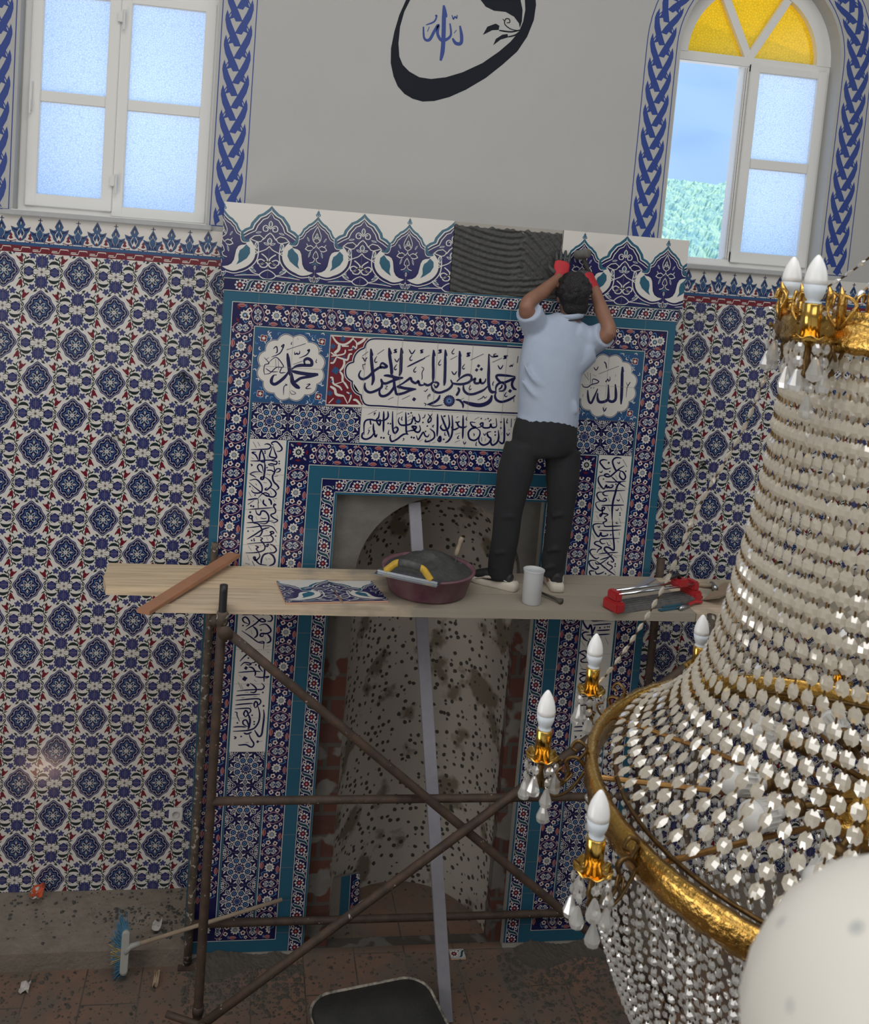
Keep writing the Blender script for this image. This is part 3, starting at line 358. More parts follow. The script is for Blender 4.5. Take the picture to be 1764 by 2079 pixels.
WIN = [(-1.945, .525), (1.83, .525)]; SILL, SPR = 4.185, 5.48
def arch_loop(cx, hw, z0=SILL, zs=SPR, n=20, grow=0):
    r = hw + grow
    return [(cx - r, z0), (cx + r, z0)] + [(cx + r * math.cos(PI * k / n), zs + r * math.sin(PI * k / n)) for k in range(n + 1)]
def plate(name, outer, holes, y0, y1, m, parent=None, skip_outer=False):
    """upright slab from y0 (front) to y1 with openings cut through"""
    loops = [outer] + holes; flat = [p for l in loops for p in l]
    tri = tessellate_polygon([[Vector((p[0], p[1], 0)) for p in l] for l in loops])
    V = [(p[0], y0, p[1]) for p in flat] + [(p[0], y1, p[1]) for p in flat]; N = len(flat)
    F = [tuple(t) for t in tri] + [tuple(N + i for i in t[::-1]) for t in tri]
    o = 0
    for l in loops:
        for i in range(len(l)):
            a, b = o + i, o + (i + 1) % len(l); F.append((a, b, N + b, N + a))
        o += len(l)
    me = bpy.data.meshes.new(name); me.from_pydata(V, [], F); me.validate()
    bm = bmesh.new(); bm.from_mesh(me); bpy.data.meshes.remove(me)
    return bmo(name, bm, m, parent)
niche_hole = [(-.62, -.06), (.62, -.06), (.62, 2.80), (-.62, 2.80)]
wall = struct(plate('wall_front', [(-5, -.1), (5, -.1), (5, 8.2), (-5, 8.2)], [arch_loop(c, h) for c, h in WIN] + [niche_hole], YW, YW + .32, plaster))

# ---- windows
def frosted(name, col, pat, tr):
    m = bpy.data.materials.new(name); m.use_nodes = True; n = m.node_tree; n.nodes.clear(); L = n.links
    o = n.nodes.new('ShaderNodeOutputMaterial'); t = n.nodes.new('ShaderNodeBsdfTranslucent'); p = n.nodes.new('ShaderNodeBsdfTransparent'); g = n.nodes.new('ShaderNodeBsdfGlossy')
    g.inputs['Roughness'].default_value = .15
    tcd = n.nodes.new('ShaderNodeTexCoord'); v = n.nodes.new('ShaderNodeTexVoronoi'); v.inputs['Scale'].default_value = pat; v.feature = 'DISTANCE_TO_EDGE'
    r = n.nodes.new('ShaderNodeValToRGB'); r.color_ramp.elements[0].position = .02; r.color_ramp.elements[1].position = .16
    r.color_ramp.elements[0].color = (col[0] * .72, col[1] * .78, col[2] * .86, 1); r.color_ramp.elements[1].color = (*col, 1)
    L.new(tcd.outputs['Object'], v.inputs[0]); L.new(v.outputs['Distance'], r.inputs[0]); L.new(r.outputs[0], t.inputs[0]); L.new(r.outputs[0], p.inputs[0])
    a = n.nodes.new('ShaderNodeMixShader'); a.inputs[0].default_value = tr; L.new(t.outputs[0], a.inputs[1]); L.new(p.outputs[0], a.inputs[2])
    b = n.nodes.new('ShaderNodeMixShader'); b.inputs[0].default_value = .05; L.new(a.outputs[0], b.inputs[1]); L.new(g.outputs[0], b.inputs[2])
    L.new(b.outputs[0], o.inputs[0]); return m
glass_frost = frosted('frosted_glass', (.80, .89, 1), 85, .12)
glass_amber = frosted('amber_glass', (.98, .52, .012), 60, .25)
def bars(name, rects, y0, y1, m, parent, bev=.004):
    bm = bmesh.new()
    for i, (x0, z0, x1, z1) in enumerate(rects): box(bm, (x0, y0 + .0011 * i, z0), (x1, y1 - .0011 * i, z1), bev)
    return bmo(name, bm, m, parent)
def arch_bar(name, cx, r0, r1, zs, y0, y1, m, parent, n=24):
    V = []; F = []
    for k in range(n + 1):
        a = PI * k / n
        for r in (r0, r1):
            for y in (y0, y1): V.append((cx + r * math.cos(a), y, zs + r * math.sin(a)))
    for k in range(n):
        a, b = 4 * k, 4 * k + 4
        F += [(a, b, b + 2, a + 2), (a + 1, a + 3, b + 3, b + 1), (a, a + 1, b + 1, b), (a + 2, b + 2, b + 3, a + 3)]
    F += [(0, 2, 3, 1), (4 * n, 4 * n + 1, 4 * n + 3, 4 * n + 2)]
    return mesh(name, V, F, m, parent)
def pane(name, pts, y, m, parent):
    n = len(pts); V = [(a, y, b) for a, b in pts] + [(a, y + .005, b) for a, b in pts]
    return mesh(name, V, [tuple(range(n))], m, parent)
def quad(x0, z0, x1, z1): return [(x0, z0), (x1, z0), (x1, z1), (x0, z1)]
FY0, FY1 = .485, .565
def window(name, cx, hw, sash):
    L_, R_ = cx - hw, cx + hw
    fr = struct(bars(name, [(L_, SILL, L_ + .052, SPR), (R_ - .052, SILL, R_, SPR), (L_, SILL, R_, SILL + .045), (L_, SPR - .055, R_, SPR + .005), (cx - .052, SILL, cx + .012, SPR - .05)], FY0, FY1, white_frame, None))
    arch_bar('arch_frame', cx, hw - .095, hw, SPR, FY0, FY1, white_frame, fr)
    bm = bmesh.new()
    for a in (119, 60):
        d = Vector((math.cos(math.radians(a)), 0, math.sin(math.radians(a)))); q = Vector((-d.z, 0, d.x)) * .024
        p0 = Vector((cx - .02, 0, SPR)); p1 = p0 + d * (hw - .06)
        vs = [bm.verts.new((p + s * q) + Vector((0, y, 0))) for p in (p0, p1) for s in (-1, 1) for y in (FY0 + .005 + .00003 * a, FY1 - .01 - .00003 * a)]
        for f in ((0, 1, 3, 2), (4, 6, 7, 5), (0, 4, 5, 1), (2, 3, 7, 6), (0, 2, 6, 4), (1, 5, 7, 3)): bm.faces.new([vs[i] for i in f])
    bmo('fan_bars', bm, white_frame, fr)
    pane('amber_pane', [(cx + (hw - .09) * math.cos(PI * k / 24), SPR + (hw - .09) * math.sin(PI * k / 24)) for k in range(25)], FY0 + .04, glass_amber, fr)
    return fr
w1 = window('window_1', WIN[0][0], WIN[0][1], True)
w2 = window('window_2', WIN[1][0], WIN[1][1], False)
def sash(fr, x0, x1, z0, z1, zm, y, st=.062, bot=.07):
    s = bars('sash', [(x0, z0, x0 + st, z1), (x1 - st, z0, x1, z1), (x0, z0, x1, z0 + bot), (x0, z1 - .05, x1, z1), (x0 + st, zm - .031, x1 - st, zm + .031)], y, y + .05, white_frame, fr)
    pane('frosted_pane', quad(x0 + st - .004, zm + .028, x1 - st + .004, z1 - .046), y + .025, glass_frost, s)
    pane('frosted_pane', quad(x0 + st - .004, z0 + bot - .004, x1 - st + .004, zm - .028), y + .025, glass_frost, s)
    return s
sash(w1, -2.43, -1.957, 4.215, 5.43, 4.826, .470)
sash(w1, -1.96, -1.435, 4.190, 5.43, 4.822, .478, bot=.06)
sash(w2, 1.818, 2.335, 4.215, 5.445, 4.838, .468)
bm = bmesh.new()
for z in (5.33, 4.42):
    box(bm, (-1.972, .452, z - .06), (-1.944, .47, z + .0), .003); sweep(bm, [(-1.938, .455, z - .10), (-1.938, .455, z + .01)], .007, 8)
bmo('hinge', bm, whitep, w1)
bm = bmesh.new(); box(bm, (-2.425, .452, 4.74), (-2.41, .470, 4.90), .003); box(bm, (-2.42, .440, 4.72), (-2.412, .455, 4.80), .002); bmo('handle', bm, whitep, w1)
bm = bmesh.new()
for x in (1.772, 1.785, 1.798): box(bm, (x, .474, 4.24), (x + .007, .487, 5.42))
bmo('mullion_profile', bm, white_frame, w2)
sillm = pm('sill_stone', (.48, .49, .50), .5, noise=(30, .3, (.40, .41, .42)))
for i, (c, h) in enumerate(WIN):
    bm = bmesh.new(); box(bm, (c - h - .05, YW - .035, SILL - .032), (c + h + .035, FY0 + .01, SILL), .006)
    o = struct(bmo('trim_%d' % (i + 1), bm, [sillm])); 
    bm = bmesh.new(); box(bm, (c - h, YW - .028, SILL), (c + h, FY0, SILL + .004)); bmo('sill_top', bm, whitep, o)

# ---- painted braid borders round the windows
def braid(p, path, wd, per, phase=0):
    """ribbon braid along path [(pt, normal)...] sampled evenly; wd = half width"""
    P = [a for a, _ in path]; N = [b for _, b in path]; S = [0]
    for a, b in zip(P, P[1:]): S.append(S[-1] + (Vector(b) - Vector(a)).length)
    def pos(s, o):
        s = max(0, min(S[-1] - 1e-6, s)); lo = 0
        while S[lo + 1] < s: lo += 1
        t = (s - S[lo]) / (S[lo + 1] - S[lo]); q = Vector(P[lo]).lerp(Vector(P[lo + 1]), t); nn = Vector(N[lo]).lerp(Vector(N[lo + 1]), t).normalized()
        return q + nn * o
    BL = [(-63, 0), (-71, 28), (-72, 50), (-62, 92), (-45, 125), (-42, 145), (-54, 168), (-27, 158), (-17, 175), (18, 171), (4, 142), (-15, 108), (-36, 68), (-52, 30)]
    TH = [(11, 164), (34, 182), (52, 208), (60, 240), (55, 275), (44, 300)]
    q = wd / 88
    for k in range(-2, int(S[-1] / per) + 1):
        for sg, s0 in ((1, k * per), (-1, (k + .5) * per)):
            pts = [(s0 + b_ * q * 1.06, sg * a_ * q) for a_, b_ in BL]
            pts = [(s_, o_) for s_, o_ in pts if 0 <= s_ <= S[-1]]
            if len(pts) > 4: p.poly([pos(s_, o_) for s_, o_ in pts], 'navy', 2)
            ln = [pos(s0 + b_ * q * 1.06, sg * a_ * q) for a_, b_ in TH if 0 <= s0 + b_ * q * 1.06 <= S[-1]]
            if len(ln) > 2: p.line(ln, .0055, 'navy', 2)
BRMATS = [paint_blue if g in ('navy', 'blue') else G[g] for g in GK]
def border(name, cx, r_in, r_out, sides):
    p = Paint(); n = 30
    for r in (r_in, r_out):
        pts = [(cx - r, SILL)] + [(cx - r * math.cos(PI * k / n), SPR + r * math.sin(PI * k / n)) for k in range(n + 1)] + [(cx + r, SILL)]
        for i in range(len(pts) - 1): p.line([pts[i], pts[i + 1]], .0055, 'navy', 2)
    for sg in (-1, 1): p.line([(cx + sg * r_in, SILL), (cx + sg * r_out, SILL)], .0055, 'navy', 2)
    rm = (r_in + r_out) / 2
    for sg in (-1, 1):                       # from the crown of the arch down either side
        path = [((cx + sg * rm * math.sin(PI / 2 * k / 30), SPR + rm * math.cos(PI / 2 * k / 30), 0), (math.sin(PI / 2 * k / 30), sg * math.cos(PI / 2 * k / 30), 0)) for k in range(31)]
        path += [((cx + sg * rm, SPR - (SPR - SILL) * k / 26, 0), (1, 0, 0)) for k in range(1, 27)]
        braid(p, path, (r_out - r_in) / 2, .137)
    o = p.build(name, wall, YW, mats=BRMATS); return o
border('painted_border', WIN[0][0], .545, .732, 0)
border('painted_border', WIN[1][0], .548, .738, 0)
# ---- painted calligraphy on the upper wall
p = Paint(); ink(p, INK['waw'], 'black', 2, .3)
p.build('painted_letter', wall, YW, mats=[paint_ink for g in GK])
p = Paint(); ink(p, INK['wallah'], 'navy', 2, .5); p.build('painted_word', wall, YW, mats=BRMATS)

# ---- wall tiles: medallion pattern and frieze
def medallion():
    m = Paint()
    def ogee(sx, sy, lob, n=64):
        o = []
        for k in range(n):
            a = 2 * PI * k / n; c, s = math.cos(a), math.sin(a)
            r = 1 / (abs(c) ** 1.35 + abs(s) ** 1.35) ** (1 / 1.35) * (1 + lob * math.cos(8 * a) * (1 - .5 * abs(math.cos(2 * a))))
            o.append((sx * r * c, sy * r * s))
        return o
    m.poly(ogee(.083, .096, .05), 'blue', 1); m.poly(ogee(.0765, .0895, .05), 'grey', 2); m.poly(ogee(.0735, .0865, .05), 'navy', 3)
    # wavy white thread inside the rim
    th = ogee(.060, .071, .12)
    m.line(th, .0034, 'grey', 4, closed=True, k=2)
    th = ogee(.043, .052, .16); m.poly(th, 'navy', 4); m.line(th, .0026, 'sky', 5, closed=True, k=2)
    for k in range(16):
        a = 2 * PI * (k + .5) / 16; m.circ(.060 * math.cos(a) * (1.06 - .16 * abs(math.sin(2 * a))), .072 * math.sin(a) * (1.06 - .16 * abs(math.sin(2 * a))), .0030, 'grey', 5, 6)
    for a in (0, PI / 2, PI, 3 * PI / 2):
        c, s = math.cos(a), math.sin(a)
        m.leaf(c * .030, s * .036, .022, .011, a, 'white', 6); m.leaf(c * .030, s * .036, .013, .005, a, 'sky', 7)
        a2 = a + PI / 4; c, s = math.cos(a2), math.sin(a2); m.leaf(c * .021, s * .025, .024, .008, a2, 'teal', 6)
        m.line([(c * .006, s * .006), (c * .020 - s * .008, s * .020 + c * .008), (c * .033, s * .040)], .0028, 'white', 6)
        m.line([(c * .006, s * .006), (c * .020 + s * .008, s * .020 - c * .008), (c * .033, s * .040)], .0028, 'white', 6)
    m.flower(0, 0, .012, 4, 'white', 7, .5); m.circ(0, 0, .004, 'sky', 8, 8)
    return m
def sprays():
    m = Paint()
    for sx in (-1, 1):
        m.flower(0, sx * .057, .0385, 12, 'blue', 2, .16); m.flower(0, sx * .057, .026, 10, 'purple', 3, .2); m.circ(0, sx * .057, .020, 'blue', 4); m.line([(0, sx * .020), (0, sx * .095)], .0012, 'pink', 5)
        m.flower(sx * .069, 0, .028, 6, 'purple', 2, .12, PI / 6); m.flower(sx * .069, 0, .022, 6, 'blue', 3, .15); m.line([(sx * .046, 0), (sx * .088, 0)], .0012, 'pink', 4)
        for sy in (-1, 1):
            m.flower(sx * .050, sy * .088, .0205, 5, 'blue', 2, .4, sy * PI / 2)
            # dark crescent leaf and its stem
            c = Paint(); R = .030
            up = [(R * math.cos(a), R * math.sin(a)) for a in [PI * .02 + PI * .96 * k / 10 for k in range(11)]]
            dn = [(R * .98 * math.cos(a), R * .38 * math.sin(a)) for a in [PI * .02 + PI * .96 * k / 10 for k in range(11)]]
            c.poly(up + dn[::-1], 'green', 2); c.line([(R * .9, 0), (R * 1.25, -.012), (R * 1.1, -.03)], .004, 'green', 2, .5)
            m.stamp(c, sx * .066, sy * .034, 0, sx, sy)
            # tulip
            t = Paint()
            t.leaf(0, .004, .040, .021, PI / 2, 'red', 3); t.leaf(-.008, .014, .044, .011, PI / 2 + .38, 'red', 3); t.leaf(.008, .014, .044, .011, PI / 2 - .38, 'red', 3)
            t.line([(0, -.006), (.003, -.022), (-.004, -.036)], .0035, 'green', 2, .4); t.leaf(.009, -.018, .022, .006, PI / 2 - .6, 'green', 2); t.leaf(-.008, -.020, .020, .005, PI / 2 + .7, 'green', 2)
            m.stamp(t, sx * .110, sy * .060, -sx * (.45 if sy > 0 else -.2), sx, sy)
            m.line([(sx * .016, sy * .010), (sx * .034, sy * .018), (sx * .050, sy * .006)], .0042, 'green', 2, .5)
            m.line([(sx * .036, sy * .104), (sx * .022, sy * .094), (sx * .012, sy * .084)], .0042, 'green', 2, .5)
            m.line([(sx * .080, sy * .030), (sx * .094, sy * .018), (sx * .112, 0)], .0032, 'green', 1, .4)
            m.leaf(sx * .013, sy * .013, .022, .009, math.atan2(sy, sx), 'white', 6); m.line([(0, 0), (sx * .030, sy * .030)], .0045, 'green', 5, .3)
            m.leaf(sx * .030, sy * .030, .024, .010, math.atan2(sy, sx) + .8 * sx * sy, 'green', 2)
            m.leaf(sx * .028, sy * .080, .018, .007, PI / 2 - sx * sy * .9, 'green', 2)
    for sx in (-1, 1):
        for sy in (-1, 1):
            m.line([(sx * .098, sy * .092), (sx * .086, sy * .076), (sx * .096, sy * .060), (sx * .090, sy * .046)], .0055, 'green', 2, .5)
            m.line([(sx * .100, sy * .030), (sx * .112, sy * .014), (sx * .104, sy * .004)], .0050, 'green', 2, .5)
            m.leaf(sx * .076, sy * .074, .026, .009, PI / 2 + sx * sy * .9, 'green', 3); m.leaf(sx * .104, sy * .088, .024, .008, PI / 2 - sx * sy * .5, 'green', 3)
            m.leaf(sx * .030, sy * .107, .026, .009, sx * sy * .5, 'green', 3); m.line([(sx * .026, sy * .024), (sx * .040, sy * .028), (sx * .046, sy * .018)], .0045, 'green', 3, .4)
    m.circ(0, 0, .0055, 'pink', 4, 8)
    return m
MED, SPR_ = medallion(), sprays()
def dado(name, x0, x1, ox, oz, z0=.10, z1=3.953):
    p = Paint(); p.rect(x0, z0, x1, z1, 'white', 0); cl = (x0, z0, x1, z1)
    i0, i1 = math.floor((x0 - ox) / .2) - 1, math.ceil((x1 - ox) / .2) + 1
    j0, j1 = math.floor((oz - z1) / .2) - 1, math.ceil((oz - z0) / .2) + 1
    for i in range(i0, i1 + 1):
        X = ox + .2 * i
        if x0 < X < x1: p.line([(X, z0), (X, z1)], .0016, 'joint', 9)
        for j in range(j0, j1 + 1):
            p.stamp(MED if (i + j) % 2 == 0 else SPR_, X, oz - .2 * j, clip=cl)
    j = j0
    while j <= j1:
        z = oz - .2 * j
        if z0 < z < z1: p.line([(x0, z), (x1, z)], .0013, 'joint', 9)
        j += 1
    return p.build(name, wall, YW - .006)
dado('tile_panel', -3.7, -1.28, -1.900, 3.252)
dado('tile_panel', 1.28, 3.7, 2.010, 3.262)
def frieze(name, x0, x1, ox, zt=4.153, zb=3.953):
    p = Paint(); cl = (x0, zb, x1, zt); p.rect(x0, zb, x1, zt, 'white', 0)
    p.rect(x0, zb, x1, zb + .040, 'red', 1); p.rect(x0, zb + .038, x1, zb + .056, 'mid', 2); 
    A = Paint(); B_ = Paint(); base = zb + .056
    for m, big in ((A, 1), (B_, 0)):
        top = .140 if big else .118
        e = 'red' if big else 'purple'
        for gr, cc, l in ((.0028, e, 3), (0, 'mid', 4)):
            half = [(0, top + gr), (.012, top - .018), (.021 + gr, top - .042), (.015, top - .058), (.028, top - .062), (.050 + gr, top - .056 + gr), (.046, top - .078), (.033 + gr, top - .090), (.026 + gr, top - .112), (.012, .010 if big else .006), (0, .006)]
            m.poly(half + [(-a, b) for a, b in half[::-1][1:-1]], cc, l)
        m.leaf(0, top - .030, .040, .018, PI / 2, 'navy', 5); m.leaf(0, top - .036, .022, .008, PI / 2, 'grey', 6)
        for s in (-1, 1):
            m.leaf(s * .028, top - .072, .036, .010, s * .25 + (0 if s > 0 else PI), 'navy', 5); m.leaf(s * .013, top - .095, .034, .011, PI / 2 + s * .35, 'navy', 5)
            m.line([(s * .004, .02), (s * .018, .05), (s * .006, .075)], .003, 'white' if big else 'grey', 6)
        if big: m.poly([(0, .052), (.011, .024), (.004, .016), (-.004, .016), (-.011, .024)], 'white', 6); m.leaf(0, .018, .018, .012, PI / 2, 'red', 7)
        else: m.line([(-.012, top + .008), (.012, top + .008)], .004, 'purple', 4); m.line([(0, top - .005), (0, top + .020)], .005, 'purple', 4); m.leaf(0, .020, .022, .007, PI / 2, 'purple', 6)
    C_ = Paint(); C_.poly([(0, .052), (.010, .036), (.004, .034), (.012, .020), (0, .014), (-.012, .020), (-.004, .034), (-.010, .036)], 'red', 3)
    C_.line([(-.03, .012), (0, .004), (.03, .012)], .004, 'red', 3); C_.circ(0, .002, .005, 'navy', 4, 8); C_.circ(-.025, .002, .003, 'navy', 4, 6); C_.circ(.025, .002, .003, 'navy', 4, 6)
    M_ = Paint(); M_.line([(-.034, -.010), (.006, -.010), (.014, .010), (.060, .010)], .0048, 'white', 3, k=1); M_.line([(.050, .010), (.066, .010), (.066, .003)], .004, 'white', 3, k=1); M_.line([(-.034, -.010), (-.042, -.010), (-.040, -.002), (-.006, -.002)], .004, 'white', 3, k=1)
    i = math.floor((x0 - ox) / .1016) - 1
    while ox + .1016 * i < x1 + .1:
        X = ox + .1016 * i
        p.stamp(A if i % 2 == 0 else B_, X, base, clip=cl); p.stamp(C_, X + .051, base, clip=cl); p.stamp(M_, X, zb + .020, clip=cl, sx=.80); i += 1
    return p.build(name, wall, YW - .006)
frieze('tile_frieze', -3.7, -1.28, -2.420)
frieze('tile_frieze', 1.28, 3.7, 1.708)
# ---- mortar-dusted step along the wall foot
for nm, x0, x1 in (('trim_3', -5, -1.265), ('trim_4', 1.31, 5)):
    bm = bmesh.new(); nx, ny = 60, 14; g = []
    for i in range(nx + 1):
        r = []
        for j in range(ny + 1):
            t = j / ny; z = .105 + .072 * t ** 1.3 + random.uniform(-.003, .003) * (0 < i < nx)
            r.append(bm.verts.new((x0 + (x1 - x0) * i / nx, -.042 + (YW + .002 + .042) * t, z)))
        g.append(r)
    for i in range(nx):
        for j in range(ny): bm.faces.new((g[i][j], g[i + 1][j], g[i + 1][j + 1], g[i][j + 1]))
    lo = [[bm.verts.new((v.co.x, v.co.y, -.01)) for v in (r[0], r[-1])] for r in g]
    for i in range(nx): bm.faces.new((g[i][0], lo[i][0], lo[i + 1][0], g[i + 1][0]))
    for i in (0, nx):
        bm.faces.new([g[i][j] for j in range(ny + 1)] + [lo[i][1], lo[i][0]])
    struct(bmo(nm, bm, cement_step := pm('step_cement', (.25, .21, .17), .95, noise=(9, .22, (.165, .140, .115)), bump=(45, .7))))

# ================================================================== the prayer niche
mih = thing('prayer_niche', 'tall prayer niche faced with blue and turquoise painted tiles at the wall centre', 'prayer niche', (0, 0, 0))
def arc_hole(cx, hw, zs, z0, n=28): return [(cx - hw, z0), (cx + hw, z0)] + [(cx + hw * math.cos(PI * k / n), zs + hw * math.sin(PI * k / n)) for k in range(n + 1)]
bodym = pm('render_coat', (.42, .39, .35), .85, noise=(8, .3, (.34, .32, .29)))
# masonry core: two piers and the head
bm = bmesh.new()
box(bm, (-1.285, .004, 0), (-.60, YW - .001, 3.925)); box(bm, (.60, .004, 0), (1.285, YW - .001, 3.925)); box(bm, (-.60, .0045, 2.753), (.60, YW - .002, 3.9245)); box(bm, (-1.30, .005, 3.925), (1.30, YW - .001, 4.312))
bmo('core', bm, bodym, mih)
def brickish():
    m = bpy.data.materials.new('niche_rim'); m.use_nodes = True; n = m.node_tree; b = n.nodes['Principled BSDF']; L = n.links
    t = n.nodes.new('ShaderNodeTexCoord'); s = n.nodes.new('ShaderNodeSeparateXYZ'); L.new(t.outputs['Object'], s.inputs[0])
    k = n.nodes.new('ShaderNodeTexNoise'); k.inputs['Scale'].default_value = 11; k.inputs['Detail'].default_value = 6; L.new(t.outputs['Object'], k.inputs[0])
    br = n.nodes.new('ShaderNodeTexBrick'); br.inputs['Scale'].default_value = 1; br.inputs['Brick Width'].default_value = .22; br.inputs['Row Height'].default_value = .14; br.inputs['Mortar Size'].default_value = .012
    br.inputs['Color1'].default_value = (.105, .036, .024, 1); br.inputs['Color2'].default_value = (.075, .030, .022, 1); br.inputs['Mortar'].default_value = (.075, .065, .056, 1)
    mp = n.nodes.new('ShaderNodeCombineXYZ'); L.new(s.outputs['X'], mp.inputs['X']); L.new(s.outputs['Z'], mp.inputs['Y']); L.new(mp.outputs[0], br.inputs[0])
    r = n.nodes.new('ShaderNodeValToRGB'); r.color_ramp.elements[0].color = (.105, .10, .092, 1); r.color_ramp.elements[1].color = (.19, .18, .165, 1); L.new(k.outputs['Fac'], r.inputs[0])
    # raw brick below, cement skim above, the edge between them ragged
    ma = n.nodes.new('ShaderNodeMath'); ma.operation = 'MULTIPLY_ADD'; ma.inputs[1].default_value = 1.1; L.new(k.outputs['Fac'], ma.inputs[0]); L.new(s.outputs['Z'], ma.inputs[2])
    st = n.nodes.new('ShaderNodeValToRGB'); st.color_ramp.elements[0].position = .78; st.color_ramp.elements[1].position = .80
    dv = n.nodes.new('ShaderNodeMath'); dv.operation = 'DIVIDE'; dv.inputs[1].default_value = 3.0; L.new(ma.outputs[0], dv.inputs[0]); L.new(dv.outputs[0], st.inputs[0])
    mx = n.nodes.new('ShaderNodeMixRGB'); L.new(st.outputs[0], mx.inputs[0]); L.new(br.outputs[0], mx.inputs[1]); L.new(r.outputs[0], mx.inputs[2])
    # cement smears over the brick
    k2 = n.nodes.new('ShaderNodeTexNoise'); k2.inputs['Scale'].default_value = 7; L.new(t.outputs['Object'], k2.inputs[0])
    s2 = n.nodes.new('ShaderNodeValToRGB'); s2.color_ramp.elements[0].position = .53; s2.color_ramp.elements[1].position = .58; L.new(k2.outputs['Fac'], s2.inputs[0])
    m2 = n.nodes.new('ShaderNodeMixRGB'); L.new(s2.outputs[0], m2.inputs[0]); L.new(mx.outputs[0], m2.inputs[1]); L.new(r.outputs[0], m2.inputs[2]); L.new(m2.outputs[0], b.inputs['Base Color'])
    bp = n.nodes.new('ShaderNodeBump'); bp.inputs['Strength'].default_value = .7; bp.inputs['Distance'].default_value = .02; L.new(k.outputs['Fac'], bp.inputs['Height']); L.new(bp.outputs[0], b.inputs['Normal'])
    b.inputs['Roughness'].default_value = .92; return m
NX, NR, NZ = .027, .492, 2.268
plate('brick_rim', [(-.60, 0), (.60, 0), (.60, 2.755), (-.60, 2.755)], [arc_hole(NX, NR - .004, NZ - .01, .001)], .055, .13, brickish(), mih)
def dabbed():
    m = bpy.data.materials.new('dabbed_plaster'); m.use_nodes = True; n = m.node_tree; b = n.nodes['Principled BSDF']; L = n.links
    t = n.nodes.new('ShaderNodeTexCoord')
    def vor(sc_, lo, hi):
        v = n.nodes.new('ShaderNodeTexVoronoi'); v.inputs['Scale'].default_value = sc_; v.inputs['Randomness'].default_value = .72; L.new(add.outputs[0], v.inputs[0])
        r = n.nodes.new('ShaderNodeValToRGB'); r.color_ramp.elements[0].position = lo; r.color_ramp.elements[1].position = hi
        r.color_ramp.elements[0].color = (1, 1, 1, 1); r.color_ramp.elements[1].color = (0, 0, 0, 1); L.new(v.outputs['Distance'], r.inputs[0]); return r
    wn = n.nodes.new('ShaderNodeTexNoise'); wn.inputs['Scale'].default_value = 40; L.new(t.outputs['Object'], wn.inputs[0])
    sc2 = n.nodes.new('ShaderNodeVectorMath'); sc2.operation = 'SCALE'; sc2.inputs['Scale'].default_value = .014; L.new(wn.outputs['Color'], sc2.inputs[0])
    add = n.nodes.new('ShaderNodeVectorMath'); L.new(t.outputs['Object'], add.inputs[0]); L.new(sc2.outputs[0], add.inputs[1])
    d = vor(22, .275, .315)
    k = n.nodes.new('ShaderNodeTexNoise'); k.inputs['Scale'].default_value = 4.5; k.inputs['Detail'].default_value = 7; L.new(t.outputs['Object'], k.inputs[0])
    r = n.nodes.new('ShaderNodeValToRGB'); r.color_ramp.elements[0].position = .55; r.color_ramp.elements[1].position = .62; L.new(k.outputs['Fac'], r.inputs[0])
    mx = n.nodes.new('ShaderNodeMixRGB'); mx.inputs[1].default_value = (.41, .375, .33, 1); mx.inputs[2].default_value = (.17, .145, .105, 1); L.new(r.outputs[0], mx.inputs[0])
    m2 = n.nodes.new('ShaderNodeMixRGB'); m2.inputs[2].default_value = (.055, .05, .042, 1); L.new(d.outputs[0], m2.inputs[0]); L.new(mx.outputs[0], m2.inputs[1]); L.new(m2.outputs[0], b.inputs['Base Color'])
    bp = n.nodes.new('ShaderNodeBump'); bp.inputs['Strength'].default_value = .3; bp.inputs['Distance'].default_value = .01; L.new(d.outputs[0], bp.inputs['Height']); L.new(bp.outputs[0], b.inputs['Normal'])
    b.inputs['Roughness'].default_value = .9; return m
V = []; F = []; na, nz = 40, 26; depth = .535
rows = []
for j in range(nz + 1): rows.append((NZ * j / nz, 1.0))
for j in range(1, 15): a = PI / 2 * j / 14; rows.append((NZ + NR * math.sin(a), max(.002, math.cos(a))))
for z, s in rows:
    for i in range(na + 1):
        a = PI * i / na; V.append((NX + NR * s * math.cos(a), .10 + depth * s * math.sin(a), z))
for j in range(len(rows) - 1):
    for i in range(na): q = j * (na + 1) + i; F.append((q, q + 1, q + na + 2, q + na + 1))
mesh('niche_shell', V, F, dabbed(), mih, True)
